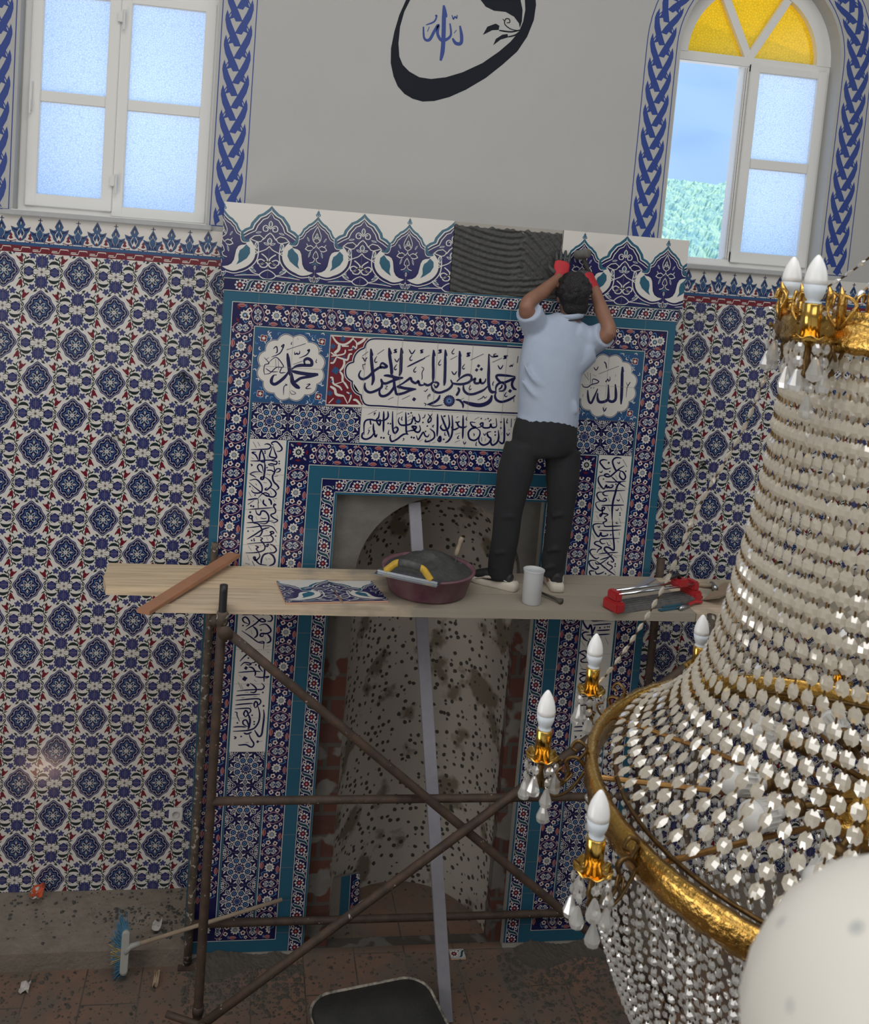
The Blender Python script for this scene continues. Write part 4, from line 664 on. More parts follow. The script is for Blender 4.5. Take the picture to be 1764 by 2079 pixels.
# --- tile pattern motifs
def med_floral():
    """floral border, one tile: almond medallion at the middle, white rosette at the joint to its right"""
    m = Paint()
    def alm(w_, h_): 
        o = []
        for k in range(24):
            a = 2 * PI * k / 24; s, c = math.sin(a), math.cos(a); o.append((w_ * c * (1 + .06 * math.cos(6 * a)), h_ * math.copysign(abs(s) ** 1.0, s) * (1 + .16 * abs(s) ** 8)))
        return o
    m.poly(alm(.0345, .0445), 'pink', 2); m.poly(alm(.0315, .0415), 'navy', 3); m.line([(0, .050), (0, .060)], .004, 'pink', 2); m.line([(0, -.050), (0, -.060)], .004, 'pink', 2)
    for s in (-1, 1):
        m.leaf(0, s * .022, .026, .016, PI / 2, 'white', 4); m.leaf(0, s * .021, .014, .008, PI / 2, 'mid', 5); m.circ(0, s * .020, .0028, 'black', 6, 6)
        for q in (-1, 1): 
            m.leaf(q * .013, s * .010, .022, .010, q * s * .9, 'white', 4); m.leaf(q * .013, s * .010, .012, .0045, q * s * .9, 'sky', 5); m.leaf(q * .0135, s * .022, .014, .006, PI / 2 - q * s * .3, 'grey', 4)
    m.circ(0, 0, .005, 'sky', 6, 8); m.circ(0, 0, .0025, 'navy', 7, 6)
    def big(x, y):
        m.flower(x, y, .0290, 10, 'white', 3, .26); m.flower(x, y, .0165, 10, 'green', 4, .35); m.circ(x, y, .0105, 'grey', 5, 8); m.circ(x, y, .006, 'sky', 6, 8); m.circ(x, y, .0028, 'white', 7, 6)
    big(.1, .002)
    def sm(x, y, r, k=5, red=1): m.flower(x, y, r, k, 'white', 3, .24, x * 40); m.circ(x, y, r * .48, 'red' if red else 'navy', 4, 6); m.circ(x, y, r * .24, 'black', 5, 5)
    for x, y, r in ((.052, .019, .0155), (-.055, -.016, .0155), (.037, .045, .0105), (-.038, -.044, .0105)): sm(x, y, r)
    for x, y, r in ((.046, -.021, .0145), (-.045, .022, .0145)): sm(x, y, r, 4)
    for x, y, a in ((-.087, .047, PI), (.087, -.045, 0)):
        m.leaf(x, y, .046, .021, a, 'pink', 2); m.leaf(x, y, .040, .015, a, 'red', 3); m.leaf(x, y + .001, .036, .004, a, 'pink', 4)
    for x, y, a in ((-.018, .050, .4), (.018, -.051, .4)): m.leaf(x, y, .022, .009, a, 'white', 3); m.leaf(x, y, .013, .004, a, 'navy', 4)
    for q in (-1, 1):
        m.line([(q * .062, q * .050), (q * .075, q * .030), (q * .070, q * .010)], .004, 'sky', 1, .5); m.line([(q * .046, q * .036), (q * .062, q * .046), (q * .07, q * .044)], .0035, 'sky', 1, .5)
        m.line([(-q * .060, q * .034), (-q * .066, q * .046), (-q * .060, q * .054)], .0035, 'sky', 1, .5); m.leaf(-q * .062, q * .040, .018, .005, .8, 'sky', 1)
    return m
def corner_floral():
    m = Paint(); m.flower(0, 0, .034, 12, 'white', 3, .28); m.flower(0, 0, .020, 12, 'green', 4, .3); m.circ(0, 0, .008, 'white', 5, 8); m.circ(0, 0, .004, 'mid', 6, 6)
    for a in range(4):
        t = a * PI / 2 + PI / 4; m.leaf(.052 * math.cos(t), .052 * math.sin(t), .022, .009, t, 'white', 3); m.leaf(.052 * math.cos(t), .052 * math.sin(t), .013, .004, t, 'navy', 4)
        m.leaf(.046 * math.cos(t + PI / 4), .046 * math.sin(t + PI / 4), .030, .012, t + PI / 4 + PI / 2, 'red', 2)
    return m
def wave_motif():
    """narrow border: red-hearted rosette, then a slanting leaf"""
    m = Paint(); m.flower(0, 0, .0285, 8, 'white', 3, .30); m.flower(0, 0, .0205, 8, 'navy', 4, .42, PI / 8); m.flower(0, 0, .0165, 8, 'red', 5, .35); m.circ(0, 0, .0055, 'pink', 6, 6)
    c = [(.026, -.030), (.040, -.020), (.047, 0), (.054, .018), (.072, .030)]
    m.line(c, .0215, 'white', 2, .75); m.line(c, .0145, 'teal', 3, .85); m.line([(a, b - .001) for a, b in c], .005, 'green', 4, .9)
    for x, y in ((.030, .022), (.070, -.020)):
        m.flower(x, y, .012, 5, 'white', 2, .3); m.circ(x, y, .006, 'navy', 3, 6); m.circ(x, y, .003, 'red', 4, 5)
    for x, y in ((.040, .010), (.056, -.012), (.020, .033), (.082, -.030)): m.circ(x, y, .0042, 'white', 2, 6); m.circ(x, y, .0018, 'navy', 3, 5)
    return m
def star_tile():
    m = Paint(); m.rect(-.1, -.1, .1, .1, 'navy', 1)
    for k in range(8):
        a = 2 * PI * k / 8 + PI / 8; c, s = math.cos(a), math.sin(a); x, y = .0515 * c, .0515 * s
        m.poly([(x + .0215 * math.cos(a + PI * q / 3), y + .0215 * math.sin(a + PI * q / 3)) for q in range(6)], 'white', 3)
        m.poly([(x + .0175 * math.cos(a + PI * q / 3), y + .0175 * math.sin(a + PI * q / 3)) for q in range(6)], 'navy', 4)
        m.flower(x, y, .0115, 6, 'sky', 5, .35, a); m.circ(x, y, .0045, 'navy', 6, 6)
        b = a + PI / 8; c, s = math.cos(b), math.sin(b)
        for dl, wd, cc, L in ((.040, .030, 'white', 3), (.033, .021, 'navy', 4), (.020, .010, 'white', 5), (.013, .006, 'mid', 6)): m.leaf(.079 * c, .079 * s, dl, wd, b, cc, L)
        for q in (-1, 1): 
            d = b + q * .23; m.leaf(.085 * math.cos(d), .085 * math.sin(d), .026, .0085, b + q * 1.0, 'white', 2)
        m.leaf(.030 * math.cos(a), .030 * math.sin(a), .012, .007, a, 'white', 3); m.leaf(.034 * c, .034 * s, .014, .006, b, 'white', 3)
    m.flower(0, 0, .0215, 10, 'white', 3, .15); m.flower(0, 0, .0195, 10, 'blue', 4, .15); m.circ(0, 0, .010, 'mid', 5, 8); m.circ(0, 0, .0045, 'navy', 6, 6)
    for sx in (-1, 1):
        for sy in (-1, 1):
            for i, d in enumerate((.0, .014, .028, .042)):
                m.line([(sx * (.052 + d), sy * .098), (sx * (.062 + d), sy * (.086 - d * .1)), (sx * (.070 + d), sy * .096)], .003, 'white', 2, k=1) if d < .03 else None
                m.line([(sx * .098, sy * (.052 + d)), (sx * (.086 - d * .1), sy * (.062 + d)), (sx * .096, sy * (.070 + d))], .003, 'white', 2, k=1) if d < .03 else None
            m.leaf(sx * .088, sy * .088, .020, .011, math.atan2(sy, sx), 'white', 2); m.leaf(sx * .088, sy * .088, .012, .005, math.atan2(sy, sx), 'mid', 3)
            m.line([(sx * .066, sy * .082), (sx * .080, sy * .074), (sx * .082, sy * .062)], .0035, 'white', 2)
    return m
FL, CF, WV, ST = med_floral(), corner_floral(), wave_motif(), star_tile()

# --- crest: rows of onion-shaped finials, .5 m from one large one to the next
def crest_half():
    """from the axis of a large finial (x = 0) to the axis of a small one (x = .25); z = 0..0.394"""
    m = Paint(); Z = .394
    top = [(0, .391), (.014, .372), (.034, .350), (.054, .338), (.068, .316), (.081, .294), (.086, .272), (.104, .262), (.118, .246), (.131, .256), (.142, .270), (.150, .285), (.170, .298), (.184, .310), (.204, .318), (.222, .330), (.238, .344), (.25, .358)]
    def inset(d):
        o = []
        for i, p in enumerate(top):
            a = Vector(top[max(0, i - 1)]); b = Vector(top[min(len(top) - 1, i + 1)]); t = (b - a).normalized(); nn = Vector((t.y, -t.x)); o.append((min(.25, max(0, p[0] + nn.x * d)), p[1] + nn.y * d - (d * .5 if i in (0, len(top) - 1) else 0)))
        return o
    for d, c, L in ((0, 'teal', 1), (.0135, 'white', 2), (.0190, 'navy', 3), (.0290, 'white', 4), (.0330, 'purple', 5)): m.poly(inset(d) + [(.25, 0), (0, 0)], c, L)
    # the small finial's trefoil tip
    m.leaf(.25, .372, .030, .020, PI / 2, 'teal', 2); m.circ(.240, .362, .008, 'teal', 2, 8); m.circ(.2405, .362, .0028, 'white', 3, 6); m.leaf(.25, .370, .016, .006, PI / 2, 'sky', 3)
    # big curling leaf between the two
    cur = [(.084, .205), (.066, .175), (.058, .140), (.064, .100), (.086, .066), (.120, .044), (.160, .034), (.205, .040), (.236, .052)]
    inner = [(.200, .058), (.176, .070), (.160, .092), (.154, .120), (.148, .146), (.136, .164), (.118, .172), (.100, .176)]
    m.poly([(a - .010 * (i < 6), b - .008 * (i > 2)) for i, (a, b) in enumerate(cur)] + [(a + .006, b + .006) for a, b in inner], 'navy', 6)
    m.poly(cur + inner, 'white', 7); m.line(cur, .004, 'white', 8)
    m.poly([(.096, .178), (.080, .160), (.078, .132), (.090, .104), (.112, .082), (.142, .066), (.128, .090), (.132, .120), (.124, .144), (.108, .158)], 'teal', 8)
    m.line([(.118, .246), (.112, .215), (.100, .196), (.084, .200)], .012, 'teal', 7); m.line([(.126, .244), (.124, .214), (.112, .190), (.094, .188)], .004, 'white', 8)
    m.line([(.052, .205), (.046, .170), (.044, .135), (.050, .095), (.074, .056), (.110, .030), (.160, .020), (.215, .026), (.25, .020)], .0045, 'white', 8)
    m.line([(.0, .268), (.018, .286), (.030, .276), (.028, .258), (.014, .256), (.010, .270), (.020, .276)], .0042, 'white', 7)
    m.leaf(0, .294, .040, .018, PI / 2, 'white', 7); m.leaf(0, .294, .030, .010, PI / 2, 'teal', 8)
    m.line([(0, .248), (.014, .232), (.026, .212), (.052, .196), (.060, .176), (.056, .160)], .0045, 'white', 7)
    q_ = lambda P: [(a * .84, b - .014) for a, b in P]; m.poly(q_([(.030, .232), (.050, .248), (.078, .242), (.100, .222), (.082, .214), (.056, .206), (.040, .212)]), 'white', 7); m.poly(q_([(.034, .231), (.051, .243), (.076, .238), (.092, .223), (.078, .218), (.056, .211), (.042, .216)]), 'navy', 8)
    m.leaf(.048, .246, .026, .010, -.3, 'white', 8); m.leaf(.048, .246, .019, .0055, -.3, 'teal', 9); m.leaf(.050, .172, .040, .011, 1.75, 'white', 8); m.leaf(.050, .172, .030, .006, 1.75, 'teal', 9)
    m.leaf(0, .204, .038, .022, PI / 2, 'white', 7); m.leaf(0, .204, .028, .013, PI / 2, 'teal', 8); m.leaf(.014, .188, .026, .012, .5, 'white', 7); m.leaf(.014, .188, .018, .006, .5, 'teal', 8)
    m.line([(0, .176), (.014, .158), (.038, .144), (.052, .136)], .0045, 'white', 7); m.line([(.060, .150), (.048, .140), (.060, .128)], .004, 'white', 7)
    m.line([(.030, .134), (.014, .120), (.004, .104), (.012, .094), (.030, .104), (.044, .096), (.042, .080), (.028, .076), (.014, .090), (.002, .080), (.010, .064), (.026, .062), (.034, .072), (.020, .086), (.006, .098)], .0055, 'white', 7)
    m.line([(0, .050), (.018, .040), (.034, .020), (.020, .004), (0, -.0)], .0045, 'white', 7); m.line([(.034, .020), (.060, .030), (.076, .048), (.060, .060)], .0042, 'white', 7); m.line([(.034, .018), (.080, .016), (.150, .008)], .004, 'white', 7, .5)
    m.leaf(.064, .046, .040, .012, .6, 'white', 8); m.leaf(.064, .046, .030, .007, .6, 'teal', 9); m.leaf(.100, .020, .030, .009, -.2, 'teal', 8)
    # small finial: bud, palmettes, scrolls
    m.leaf(.25, .250, .036, .020, PI / 2, 'white', 7); m.leaf(.25, .250, .026, .011, PI / 2, 'teal', 8); m.leaf(.236, .238, .030, .012, 1.0, 'white', 7); m.leaf(.236, .238, .020, .006, 1.0, 'teal', 8)
    m.poly([(.25, .300), (.232, .272), (.222, .250), (.226, .226), (.25, .205)], 'navy', 6)
    m.line([(.25, .302), (.230, .270), (.220, .248), (.226, .224), (.25, .206), (.232, .184), (.200, .190), (.180, .206)], .0042, 'white', 7)
    m.poly([(.232, .190), (.210, .200), (.184, .192), (.170, .176), (.196, .166), (.220, .170)], 'white', 7); m.poly([(.230, .187), (.210, .195), (.187, .189), (.178, .178), (.197, .171), (.219, .174)], 'navy', 8)
    m.leaf(.206, .150, .038, .011, 1.2, 'white', 7); m.leaf(.206, .150, .028, .006, 1.2, 'teal', 8); m.leaf(.190, .230, .030, .010, -.9, 'white', 7); m.leaf(.190, .230, .022, .006, -.9, 'teal', 8)
    m.line([(.25, .170), (.236, .152), (.232, .134), (.244, .128), (.238, .112), (.222, .106), (.210, .104)], .0042, 'white', 7); m.leaf(.240, .100, .034, .009, .5, 'teal', 7); m.leaf(.25, .080, .028, .014, PI / 2, 'white', 7); m.leaf(.25, .080, .018, .007, PI / 2, 'mid', 8)
    m.leaf(.222, .016, .042, .014, 2.2, 'white', 8); m.leaf(.222, .016, .030, .008, 2.2, 'teal', 9); m.poly([(.25, .040), (.238, .022), (.243, .0), (.25, -.0)], 'white', 8); m.poly([(.25, .034), (.241, .021), (.246, .004), (.25, .002)], 'navy', 9)
    m.V = [((x * 1.271 if x < .118 else .15 + (x - .118) * .7576), y, l) for x, y, l in m.V]
    return m
CH = crest_half()
def crest_paint(p, x0, x1, z0, big0):
    cl = (x0, z0, x1, z0 + .394)
    i = math.floor((x0 - big0) / .5) - 1
    while big0 + .5 * i < x1 + .5:
        p.stamp(CH, big0 + .5 * i, z0, clip=cl); p.stamp(CH, big0 + .5 * i, z0, sx=-1, clip=cl); i += 1
BIG0 = -1.063; CZ = 3.920
def tile_body(name, x0, x1, z0, z1, parent, th=.010, y=0.0, m=None):
    bm = bmesh.new(); box(bm, (x0, y, z0), (x1, y + th, z1), .0008); return bmo(name, bm, m or pm('tile_edge', (.22, .20, .18), .8), parent)
for x0, x1 in ((-1.312, -.066), (.562, 1.310)):
    b = tile_body('crest_tiles', x0, x1, CZ, CZ + .394, mih, .012, -.007)
    p = Paint(); p.rect(x0, CZ, x1, CZ + .394, 'white', 0); crest_paint(p, x0, x1, CZ, BIG0)
    x = BIG0 - .25
    while x < x1: 
        if x0 + .01 < x < x1 - .01: p.line([(x, CZ), (x, CZ + .394)], .0014, 'joint', 12)
        x += .25
    p.build('crest_pattern', b, -.0074)
# combed mortar bed where three tiles are still missing
bm = bmesh.new(); nx, nz_ = 90, 72; g = []
for i in range(nx + 1):
    r = []
    for j in range(nz_ + 1):
        u, v = i / nx, j / nz_; X = -.065 + .626 * u; Zz = 3.922 + .372 * v
        ph = (Zz * 300 + 34 * math.sin(2.2 * u + .4)) if not (u > .60 and v > .30) else (Zz * 190 + X * 230 + 10 * math.sin(5 * u))
        h = .0075 + .0045 * math.sin(ph * .62) + .002 * math.sin(31 * u + 17 * v)
        if u > .55 and u < .66: h += .003 * math.sin(70 * v)
        edge = min(u, 1 - u, v, 1 - v)
        if edge < .001: h = -.004
        zz = Zz + (.006 * math.sin(40 * u) + .005 * math.sin(95 * u) if j == nz_ else 0)
        r.append(bm.verts.new((X, .004 - h, zz)))
    g.append(r)
for i in range(nx):
    for j in range(nz_): bm.faces.new((g[i][j], g[i + 1][j], g[i + 1][j + 1], g[i][j + 1]))
bmo('mortar_bed', bm, mortar, mih, True)

# --- borders of the face
def run_floral(p, x0, y0, x1, y1, k0, n, horiz, cross, clip):
    for k in range(n):
        q = k0 + .2 * k
        p.stamp(FL, q if horiz else cross, cross if horiz else q, 0 if horiz else PI / 2, clip=clip)
pf = Paint()
OA, OB = 1.238, 1.1135
# turquoise edge bands
for s in (-1, 1):
    pf.rect(*sorted((s * 1.287, s * OA))[:1], .044, sorted((s * 1.287, s * OA))[1], 3.843, 'teal', 1)
pf.rect(-1.287, 3.787, 1.287, 3.843, 'teal', 1); [pf.rect(*sorted((s * 1.287, s * .767))[:1], .036, sorted((s * 1.287, s * .767))[1], .111, 'teal', 1) for s in (-1, 1)]
for k in range(-7, 8):
    if abs(.2 * k) < 1.25: pf.line([(.2 * k - .1, 3.787), (.2 * k - .1, 3.843)], .002, 'joint', 3)
for s in (-1, 1):
    for k in range(19): pf.line([(s * OA, 3.55 - .2 * k), (s * 1.287, 3.55 - .2 * k)], .002, 'joint', 3)
pf.build('turquoise_edge', tile_body('edge_tiles', -1.287, 1.287, 2.755, 3.843, mih, .010, .0005), .0)
for s in (-1, 1): tile_body('pier_tiles', *sorted((s * 1.287, s * .602)), .036, 2.756, mih, .010, .0006)
# wave border under the crest
def wave_run(p, x0, x1, zc, hw, horiz=True, phase=0, per=.1, flip=1, sy=1):
    a = x0 + phase
    cl = (x0, zc - hw + .004, x1, zc + hw - .004) if horiz else (zc - hw + .004, x0, zc + hw - .004, x1)
    while a < x1 + .1:
        if horiz: p.stamp(WV, a, zc, 0, 1, sy, clip=cl)
        else: p.stamp(WV, zc, a, PI / 2 * flip, 1, 1, clip=cl)
        a += per
p = Paint(); p.rect(-1.290, 3.843, 1.290, 3.921, 'navy', 1); p.rect(-1.290, 3.914, 1.290, 3.921, 'teal', 2); wave_run(p, -1.290, 1.290, 3.8785, .0375, phase=.084)
p.line([(-1.29, 3.8465), (1.29, 3.8465)], .0028, 'white', 5); p.line([(-1.29, 3.911), (1.29, 3.911)], .0028, 'white', 5)
for k in range(-6, 7): p.line([(.2 * k - .1, 3.843), (.2 * k - .1, 3.921)], .0014, 'joint', 8)
p.build('wave_border', tile_body('border_tiles', -1.290, 1.290, 3.843, 3.921, mih, .012, -.0015), -.0018)
# outer floral border
p = Paint()
for s in (-1, 1): p.rect(*sorted((s * OA, s * OB))[:1], .111, sorted((s * OA, s * OB))[1], 3.787, 'navy', .2); p.rect(*sorted((s * OB, s * .767))[:1], .111, sorted((s * OB, s * .767))[1], .238, 'navy', .2)
p.rect(-OB, 3.662, OB, 3.787, 'navy', 1)
run_floral(p, 0, 0, 0, 0, -1.1, 12, True, 3.7245, (-OA + .002, 3.664, OA - .002, 3.785))
for s in (-1, 1):
    run_floral(p, 0, 0, 0, 0, 3.650 - .2 * 16, 17, False, s * 1.1765, (min(s * OA, s * OB) + .002, .238, max(s * OA, s * OB) - .002, 3.675))
    q = Paint(); q.flower(0, 0, .029, 10, 'white', 3, .26); q.flower(0, 0, .0165, 10, 'green', 4, .35); q.circ(0, 0, .009, 'sky', 5, 8); q.circ(0, 0, .004, 'white', 6, 6)
    p.stamp(q, s * 1.168, 3.718); p.stamp(q, s * 1.168, .178)
    for a, b in ((1.205, 3.760), (1.205, 3.69), (1.14, 3.765)): p.leaf(s * a, b, .030, .011, 1.0 * s, 'red', 3); 
    run_floral(p, 0, 0, 0, 0, -1.1 if s < 0 else .90, 2, True, .173, (min(s * OB, s * .80), .113, max(s * OB, s * .80), .235))
    p.rect(*sorted((s * OB, s * .767))[:1], .111, sorted((s * OB, s * .767))[1], .237, 'navy', 1) if 0 else None
    for X, z0 in ((OA, .111), (OB, .240)): p.line([(s * X, z0), (s * X, 3.787 if X == OA else 3.662)], .0034, 'white', 10)
    p.line([(s * OA, .111), (s * .767, .111)], .0034, 'white', 10)
p.line([(-OA, 3.787), (OA, 3.787)], .0034, 'white', 10); p.line([(-OB, 3.662), (OB, 3.662)], .0034, 'white', 10)
for k in range(12): p.line([(-1.1 + .2 * k, 3.662), (-1.1 + .2 * k, 3.787)], .0012, 'joint', 11)
p.build('floral_border', mih, -.0002)
# thin turquoise fillets
p = Paint()
for s in (-1, 1):
    for a, b in ((OB, 1.1), (.9, .886)): p.rect(*sorted((s * a, s * b))[:1], .24, sorted((s * a, s * b))[1], 3.66 if a == OB else 3.045, 'teal', 1)
p.rect(-1.1, 3.645, 1.1, 3.662, 'teal', 1); p.rect(-.9, 3.040, .9, 3.052, 'teal', 1)
p.build('turquoise_fillet', mih, -.0001)
# inner floral border, turquoise band, inner wave border
IC, ID, IE, IF_ = .888, .767, .692, .612
p = Paint()
for s in (-1, 1): p.rect(*sorted((s * IC, s * ID))[:1], .111, sorted((s * IC, s * ID))[1], 3.04, 'navy', 1)
p.rect(-ID, 2.914, ID, 3.04, 'navy', 1)
run_floral(p, 0, 0, 0, 0, -.7, 8, True, 2.977, (-ID, 2.916, ID, 3.038))
for s in (-1, 1):
    run_floral(p, 0, 0, 0, 0, 2.853 - .2 * 13, 14, False, s * .8275, (min(s * IC, s * ID) + .002, .113, max(s * IC, s * ID) - .002, 2.91))
    p.stamp(CF, s * .830, 2.982, clip=(min(s * IC, s * ID), 2.914, max(s * IC, s * ID), 3.04))
    p.line([(s * IC, .24), (s * IC, 3.04)], .0034, 'white', 10); p.line([(s * ID, .111), (s * ID, 2.914)], .0034, 'white', 10)
p.line([(-IC, 3.04), (IC, 3.04)], .0034, 'white', 10); p.line([(-ID, 2.914), (ID, 2.914)], .0034, 'white', 10)
p.build('inner_floral_border', mih, -.0002)
p = Paint()
for s in (-1, 1):
    p.rect(*sorted((s * ID, s * IE))[:1], .036, sorted((s * ID, s * IE))[1], 2.914, 'teal', 1)
    for k in range(14): p.line([(s * ID, 2.75 - .2 * k), (s * IE, 2.75 - .2 * k)], .0018, 'joint', 3)
p.rect(-IE, 2.842, IE, 2.914, 'teal', 1)
for k in range(-3, 4): p.line([(.2 * k, 2.842), (.2 * k, 2.914)], .0018, 'joint', 3)
p.build('turquoise_band', mih, -.0001)
p = Paint()
for s in (-1, 1):
    p.rect(*sorted((s * IE, s * IF_))[:1], .036, sorted((s * IE, s * IF_))[1], 2.842, 'navy', 1); p.rect(*sorted((s * IF_, s * .602))[:1], .036, sorted((s * IF_, s * .602))[1], 2.764, 'teal', 1)
    wave_run(p, .04, 2.80, s * .652, .040, False, phase=.015, flip=1 if s > 0 else -1)
    for X, z1 in ((IE, 2.842), (IF_, 2.764)): p.line([(s * (X - .003 if X == IE else X + .003), .036), (s * (X - .003 if X == IE else X + .003), z1)], .003, 'white', 10)
p.rect(-IF_, 2.764, IF_, 2.842, 'navy', 1); p.rect(-IF_, 2.753, IF_, 2.764, 'teal', 1)
wave_run(p, -.612, .612, 2.803, .040, True, phase=.020)
p.line([(-IE, 2.839), (IE, 2.839)], .003, 'white', 10); p.line([(-IF_, 2.767), (IF_, 2.767)], .003, 'white', 10)
p.build('inner_wave_border', mih, -.0002)
# --- panels
def star_panel(name, xs, zs):
    p = Paint()
    for x in xs:
        for z in zs: p.stamp(ST, x, z, clip=(x - .1, max(z - .1, .238), x + .1, z + .1)); p.line([(x - .1, z - .1), (x + .1, z - .1), (x + .1, z + .1), (x - .1, z + .1), (x - .1, z - .1)], .0012, 'joint', 9, k=1)
    p.build(name, mih, -.0002)
star_panel('star_tiles', (-1.0, -.8, -.6), (3.146,)); star_panel('star_tiles', (1.0, .8, .6), (3.146,))
star_panel('star_tiles', (-1.0,), [1.150 - .2 * k for k in range(5)]); star_panel('star_tiles', (1.0,), [1.150 - .2 * k for k in range(5)])
# roundels
def roundel(name, cx, src):
    p = Paint(); cz = 3.448; p.rect(cx - .2, 3.248, cx + .2, 3.645, 'mid', 1); random.seed(11)
    for sx in (-1, 1):
        for sy in (-1, 1):
            for k in range(34):
                a = random.random() * PI / 2; r = random.uniform(.185, .27); x = r * math.cos(a); y = r * math.sin(a)
                if x < .192 and y < .190:
                    t = random.random() * 6.3; c_ = .012
                    p.line([(cx + sx * x, cz + sy * y), (cx + sx * (x + c_ * math.cos(t)), cz + sy * (y + c_ * math.sin(t))), (cx + sx * (x + c_ * math.cos(t + .8) * 1.6), cz + sy * min(.194, y + c_ * math.sin(t + .8) * 1.6))], .0046, 'white' if k % 3 else 'sky', 2, .5)
            x, y = cx + sx * .158, cz + sy * .152; p.flower(x, y, .023, 4, 'white', 4, .3, .7); p.flower(x, y, .020, 4, 'red', 5, .3, .7); p.flower(x, y, .010, 5, 'white', 6, .3)
    N = 12
    def sc_(r): return [(cx + r * (1 - .10 * (1 - abs(math.sin(N / 2 * t)))) * math.cos(t), cz + r * (1 - .10 * (1 - abs(math.sin(N / 2 * t)))) * math.sin(t)) for t in [2 * PI * k / 144 for k in range(144)]]
    p.poly(sc_(.189), 'white', 7); p.poly(sc_(.1865), 'navy', 8); p.poly(sc_(.183), 'white', 9); ink(p, src, 'navy', 10)
    p.line([(cx, 3.248), (cx, 3.645)], .0014, 'joint', 11); p.line([(cx - .2, cz), (cx + .2, cz)], .0014, 'joint', 11)
    p.build(name, mih, -.0002)
roundel('name_roundel', -.902, INK['name_left']); roundel('name_roundel', .902, INK['name_right'])
# title
p = Paint(); p.rect(-.702, 3.250, .702, 3.640, 'white', 1)
red = []
src = INK['cart'].split('|')
half = []
for it in src: half += [(int(a) / 1000, int(b) / 1000) for a, b in (q.split(',') for q in it.split(':')[1].split())]
for s in (-1, 1):
    o = [(s * .697, 3.634)] + [(s * -x, z) for x, z in half if x < -.44] + [(s * .697, 3.256)]
    p.poly(o, 'red', 2)
ink(p, INK['red_white'], 'white', 3, .4); ink(p, INK['red_white'], 'white', 3, .4, True); ink(p, INK['red_blue'], 'mid', 4); ink(p, INK['red_blue'], 'mid', 4, 0, True)
for it in src:
    P = [(int(a) / 1000, int(b) / 1000) for a, b in (q.split(',') for q in it.split(':')[1].split())]
    for s in (-1, 1):
        Q = [(s * -x, z) for x, z in P]; p.line(Q, .017, 'white', 5); p.line(Q, .0085, 'navy', 6)
zt, zb = half[0][1], half[-1][1]
for z in (zt, zb): p.line([(half[0][0] - .01, z), (-half[0][0] + .01, z)], .0085, 'navy', 6)
ink(p, INK['title'], 'navy', 8)
fx, fz = -.150 * 1, 3.298
f0 = at(860 + 455 / 8.82, 690 + 1090 / 8.82); p.flower(f0.x, f0.z, .0345, 18, 'navy', 9, .14); p.flower(f0.x, f0.z, .026, 12, 'blue', 10, .2); p.flower(f0.x, f0.z, .016, 8, 'sky', 11, .3); p.circ(f0.x, f0.z, .006, 'navy', 12, 8)
for k in range(-3, 5): p.line([(-.1 + .2 * k, 3.250), (-.1 + .2 * k, 3.640)], .0014, 'joint', 13)
p.build('title_panel', mih, -.0002)
p = Paint(); p.rect(-.5, 3.052, .5, 3.248, 'white', 1); ink(p, INK['verse'], 'navy', 3)
for k in range(-3, 4): p.line([(.2 * k - .1, 3.052), (.2 * k - .1, 3.248)], .0012, 'joint', 5)
p.build('verse_panel', mih, -.0002)
for s, k in ((-1, 'left_band'), (1, 'right_band')):
    p = Paint(); p.rect(*sorted((s * 1.1, s * .9))[:1], 1.250, sorted((s * 1.1, s * .9))[1], 3.046, 'white', 1); ink(p, INK[k], 'navy', 3)
    if s > 0:      # lower lettering of the right band
        low = []
        for it in INK['left_band'].split('|'):
            hh, pts = it.split(':'); PP = [tuple(map(int, q.split(','))) for q in pts.split()]
            if all(b < 1690 for a, b in PP): low.append(hh + ':' + ' '.join('%d,%d' % (a + 2000, b) for a, b in PP))
        ink(p, '|'.join(low), 'navy', 3)
    for j in range(9): p.line([(s * 1.1, 2.850 - .2 * j), (s * .9, 2.850 - .2 * j)], .0014, 'joint', 5)
    p.build('verse_band', mih, -.0002)

# ================================================================== scaffold
PZ = 2.35                                        # top of the working platform
YF, YB = -.66, -.037
def tube(name, a, b, r, m, parent, n=12, wob=0):
    bm = bmesh.new(); a, b = Vector(a), Vector(b)
    P = [a.lerp(b, k / 8) for k in range(9)]
    sweep(bm, P, r, n); return bmo(name, bm, m, parent, True)
sca = thing('scaffold', 'rusty steel tube scaffold frame standing before the tiled prayer niche', 'scaffold', (0, 0, 0))
T = .0235
p1b, p1t = Vector((-1.175, YF, 0)), Vector((-1.182, YF, 2.462))
tube('upright', p1b, (-1.181, YF, 2.30), T, rust, sca); tube('spigot', (-1.181, YF, 2.24), p1t, .0195, blackp, sca)
tube('upright', (-1.258, YB, 0), (-1.252, YB, 2.36), T, rustpale, sca); tube('spigot', (-1.252, YB, 2.30), (-1.2505, YB, 2.466), .0195, rustpale, sca)
tube('upright', (1.345, YF, 0), (1.348, YF, 2.36), T, rustpale, sca); tube('upright', (1.338, YB, 0), (1.330, YB, 2.45), T, rust, sca)
for x in (-1.18, 1.346):
    tube('transom', (x - .03 * (x < 0), YF, PZ - .077), (x - .065 * (x < 0) - .01, YB, PZ - .077), T, rust, sca)
def brace(a, b):
    d = (Vector(b) - Vector(a)).normalized(); o = tube('brace', a, b, .0225, rust, sca)
    bm = bmesh.new()
    bm.free()
    for p in (Vector(a), Vector(b)):
        bm = bmesh.new(); lathe(bm, [(.0, -.034), (.036, -.034), (.036, -.026), (.012, -.024), (.012, -.005), (0, -.005)], 12, p, (0, 1, 0)); bmo('coupler', bm, rust, o, True)
    return o
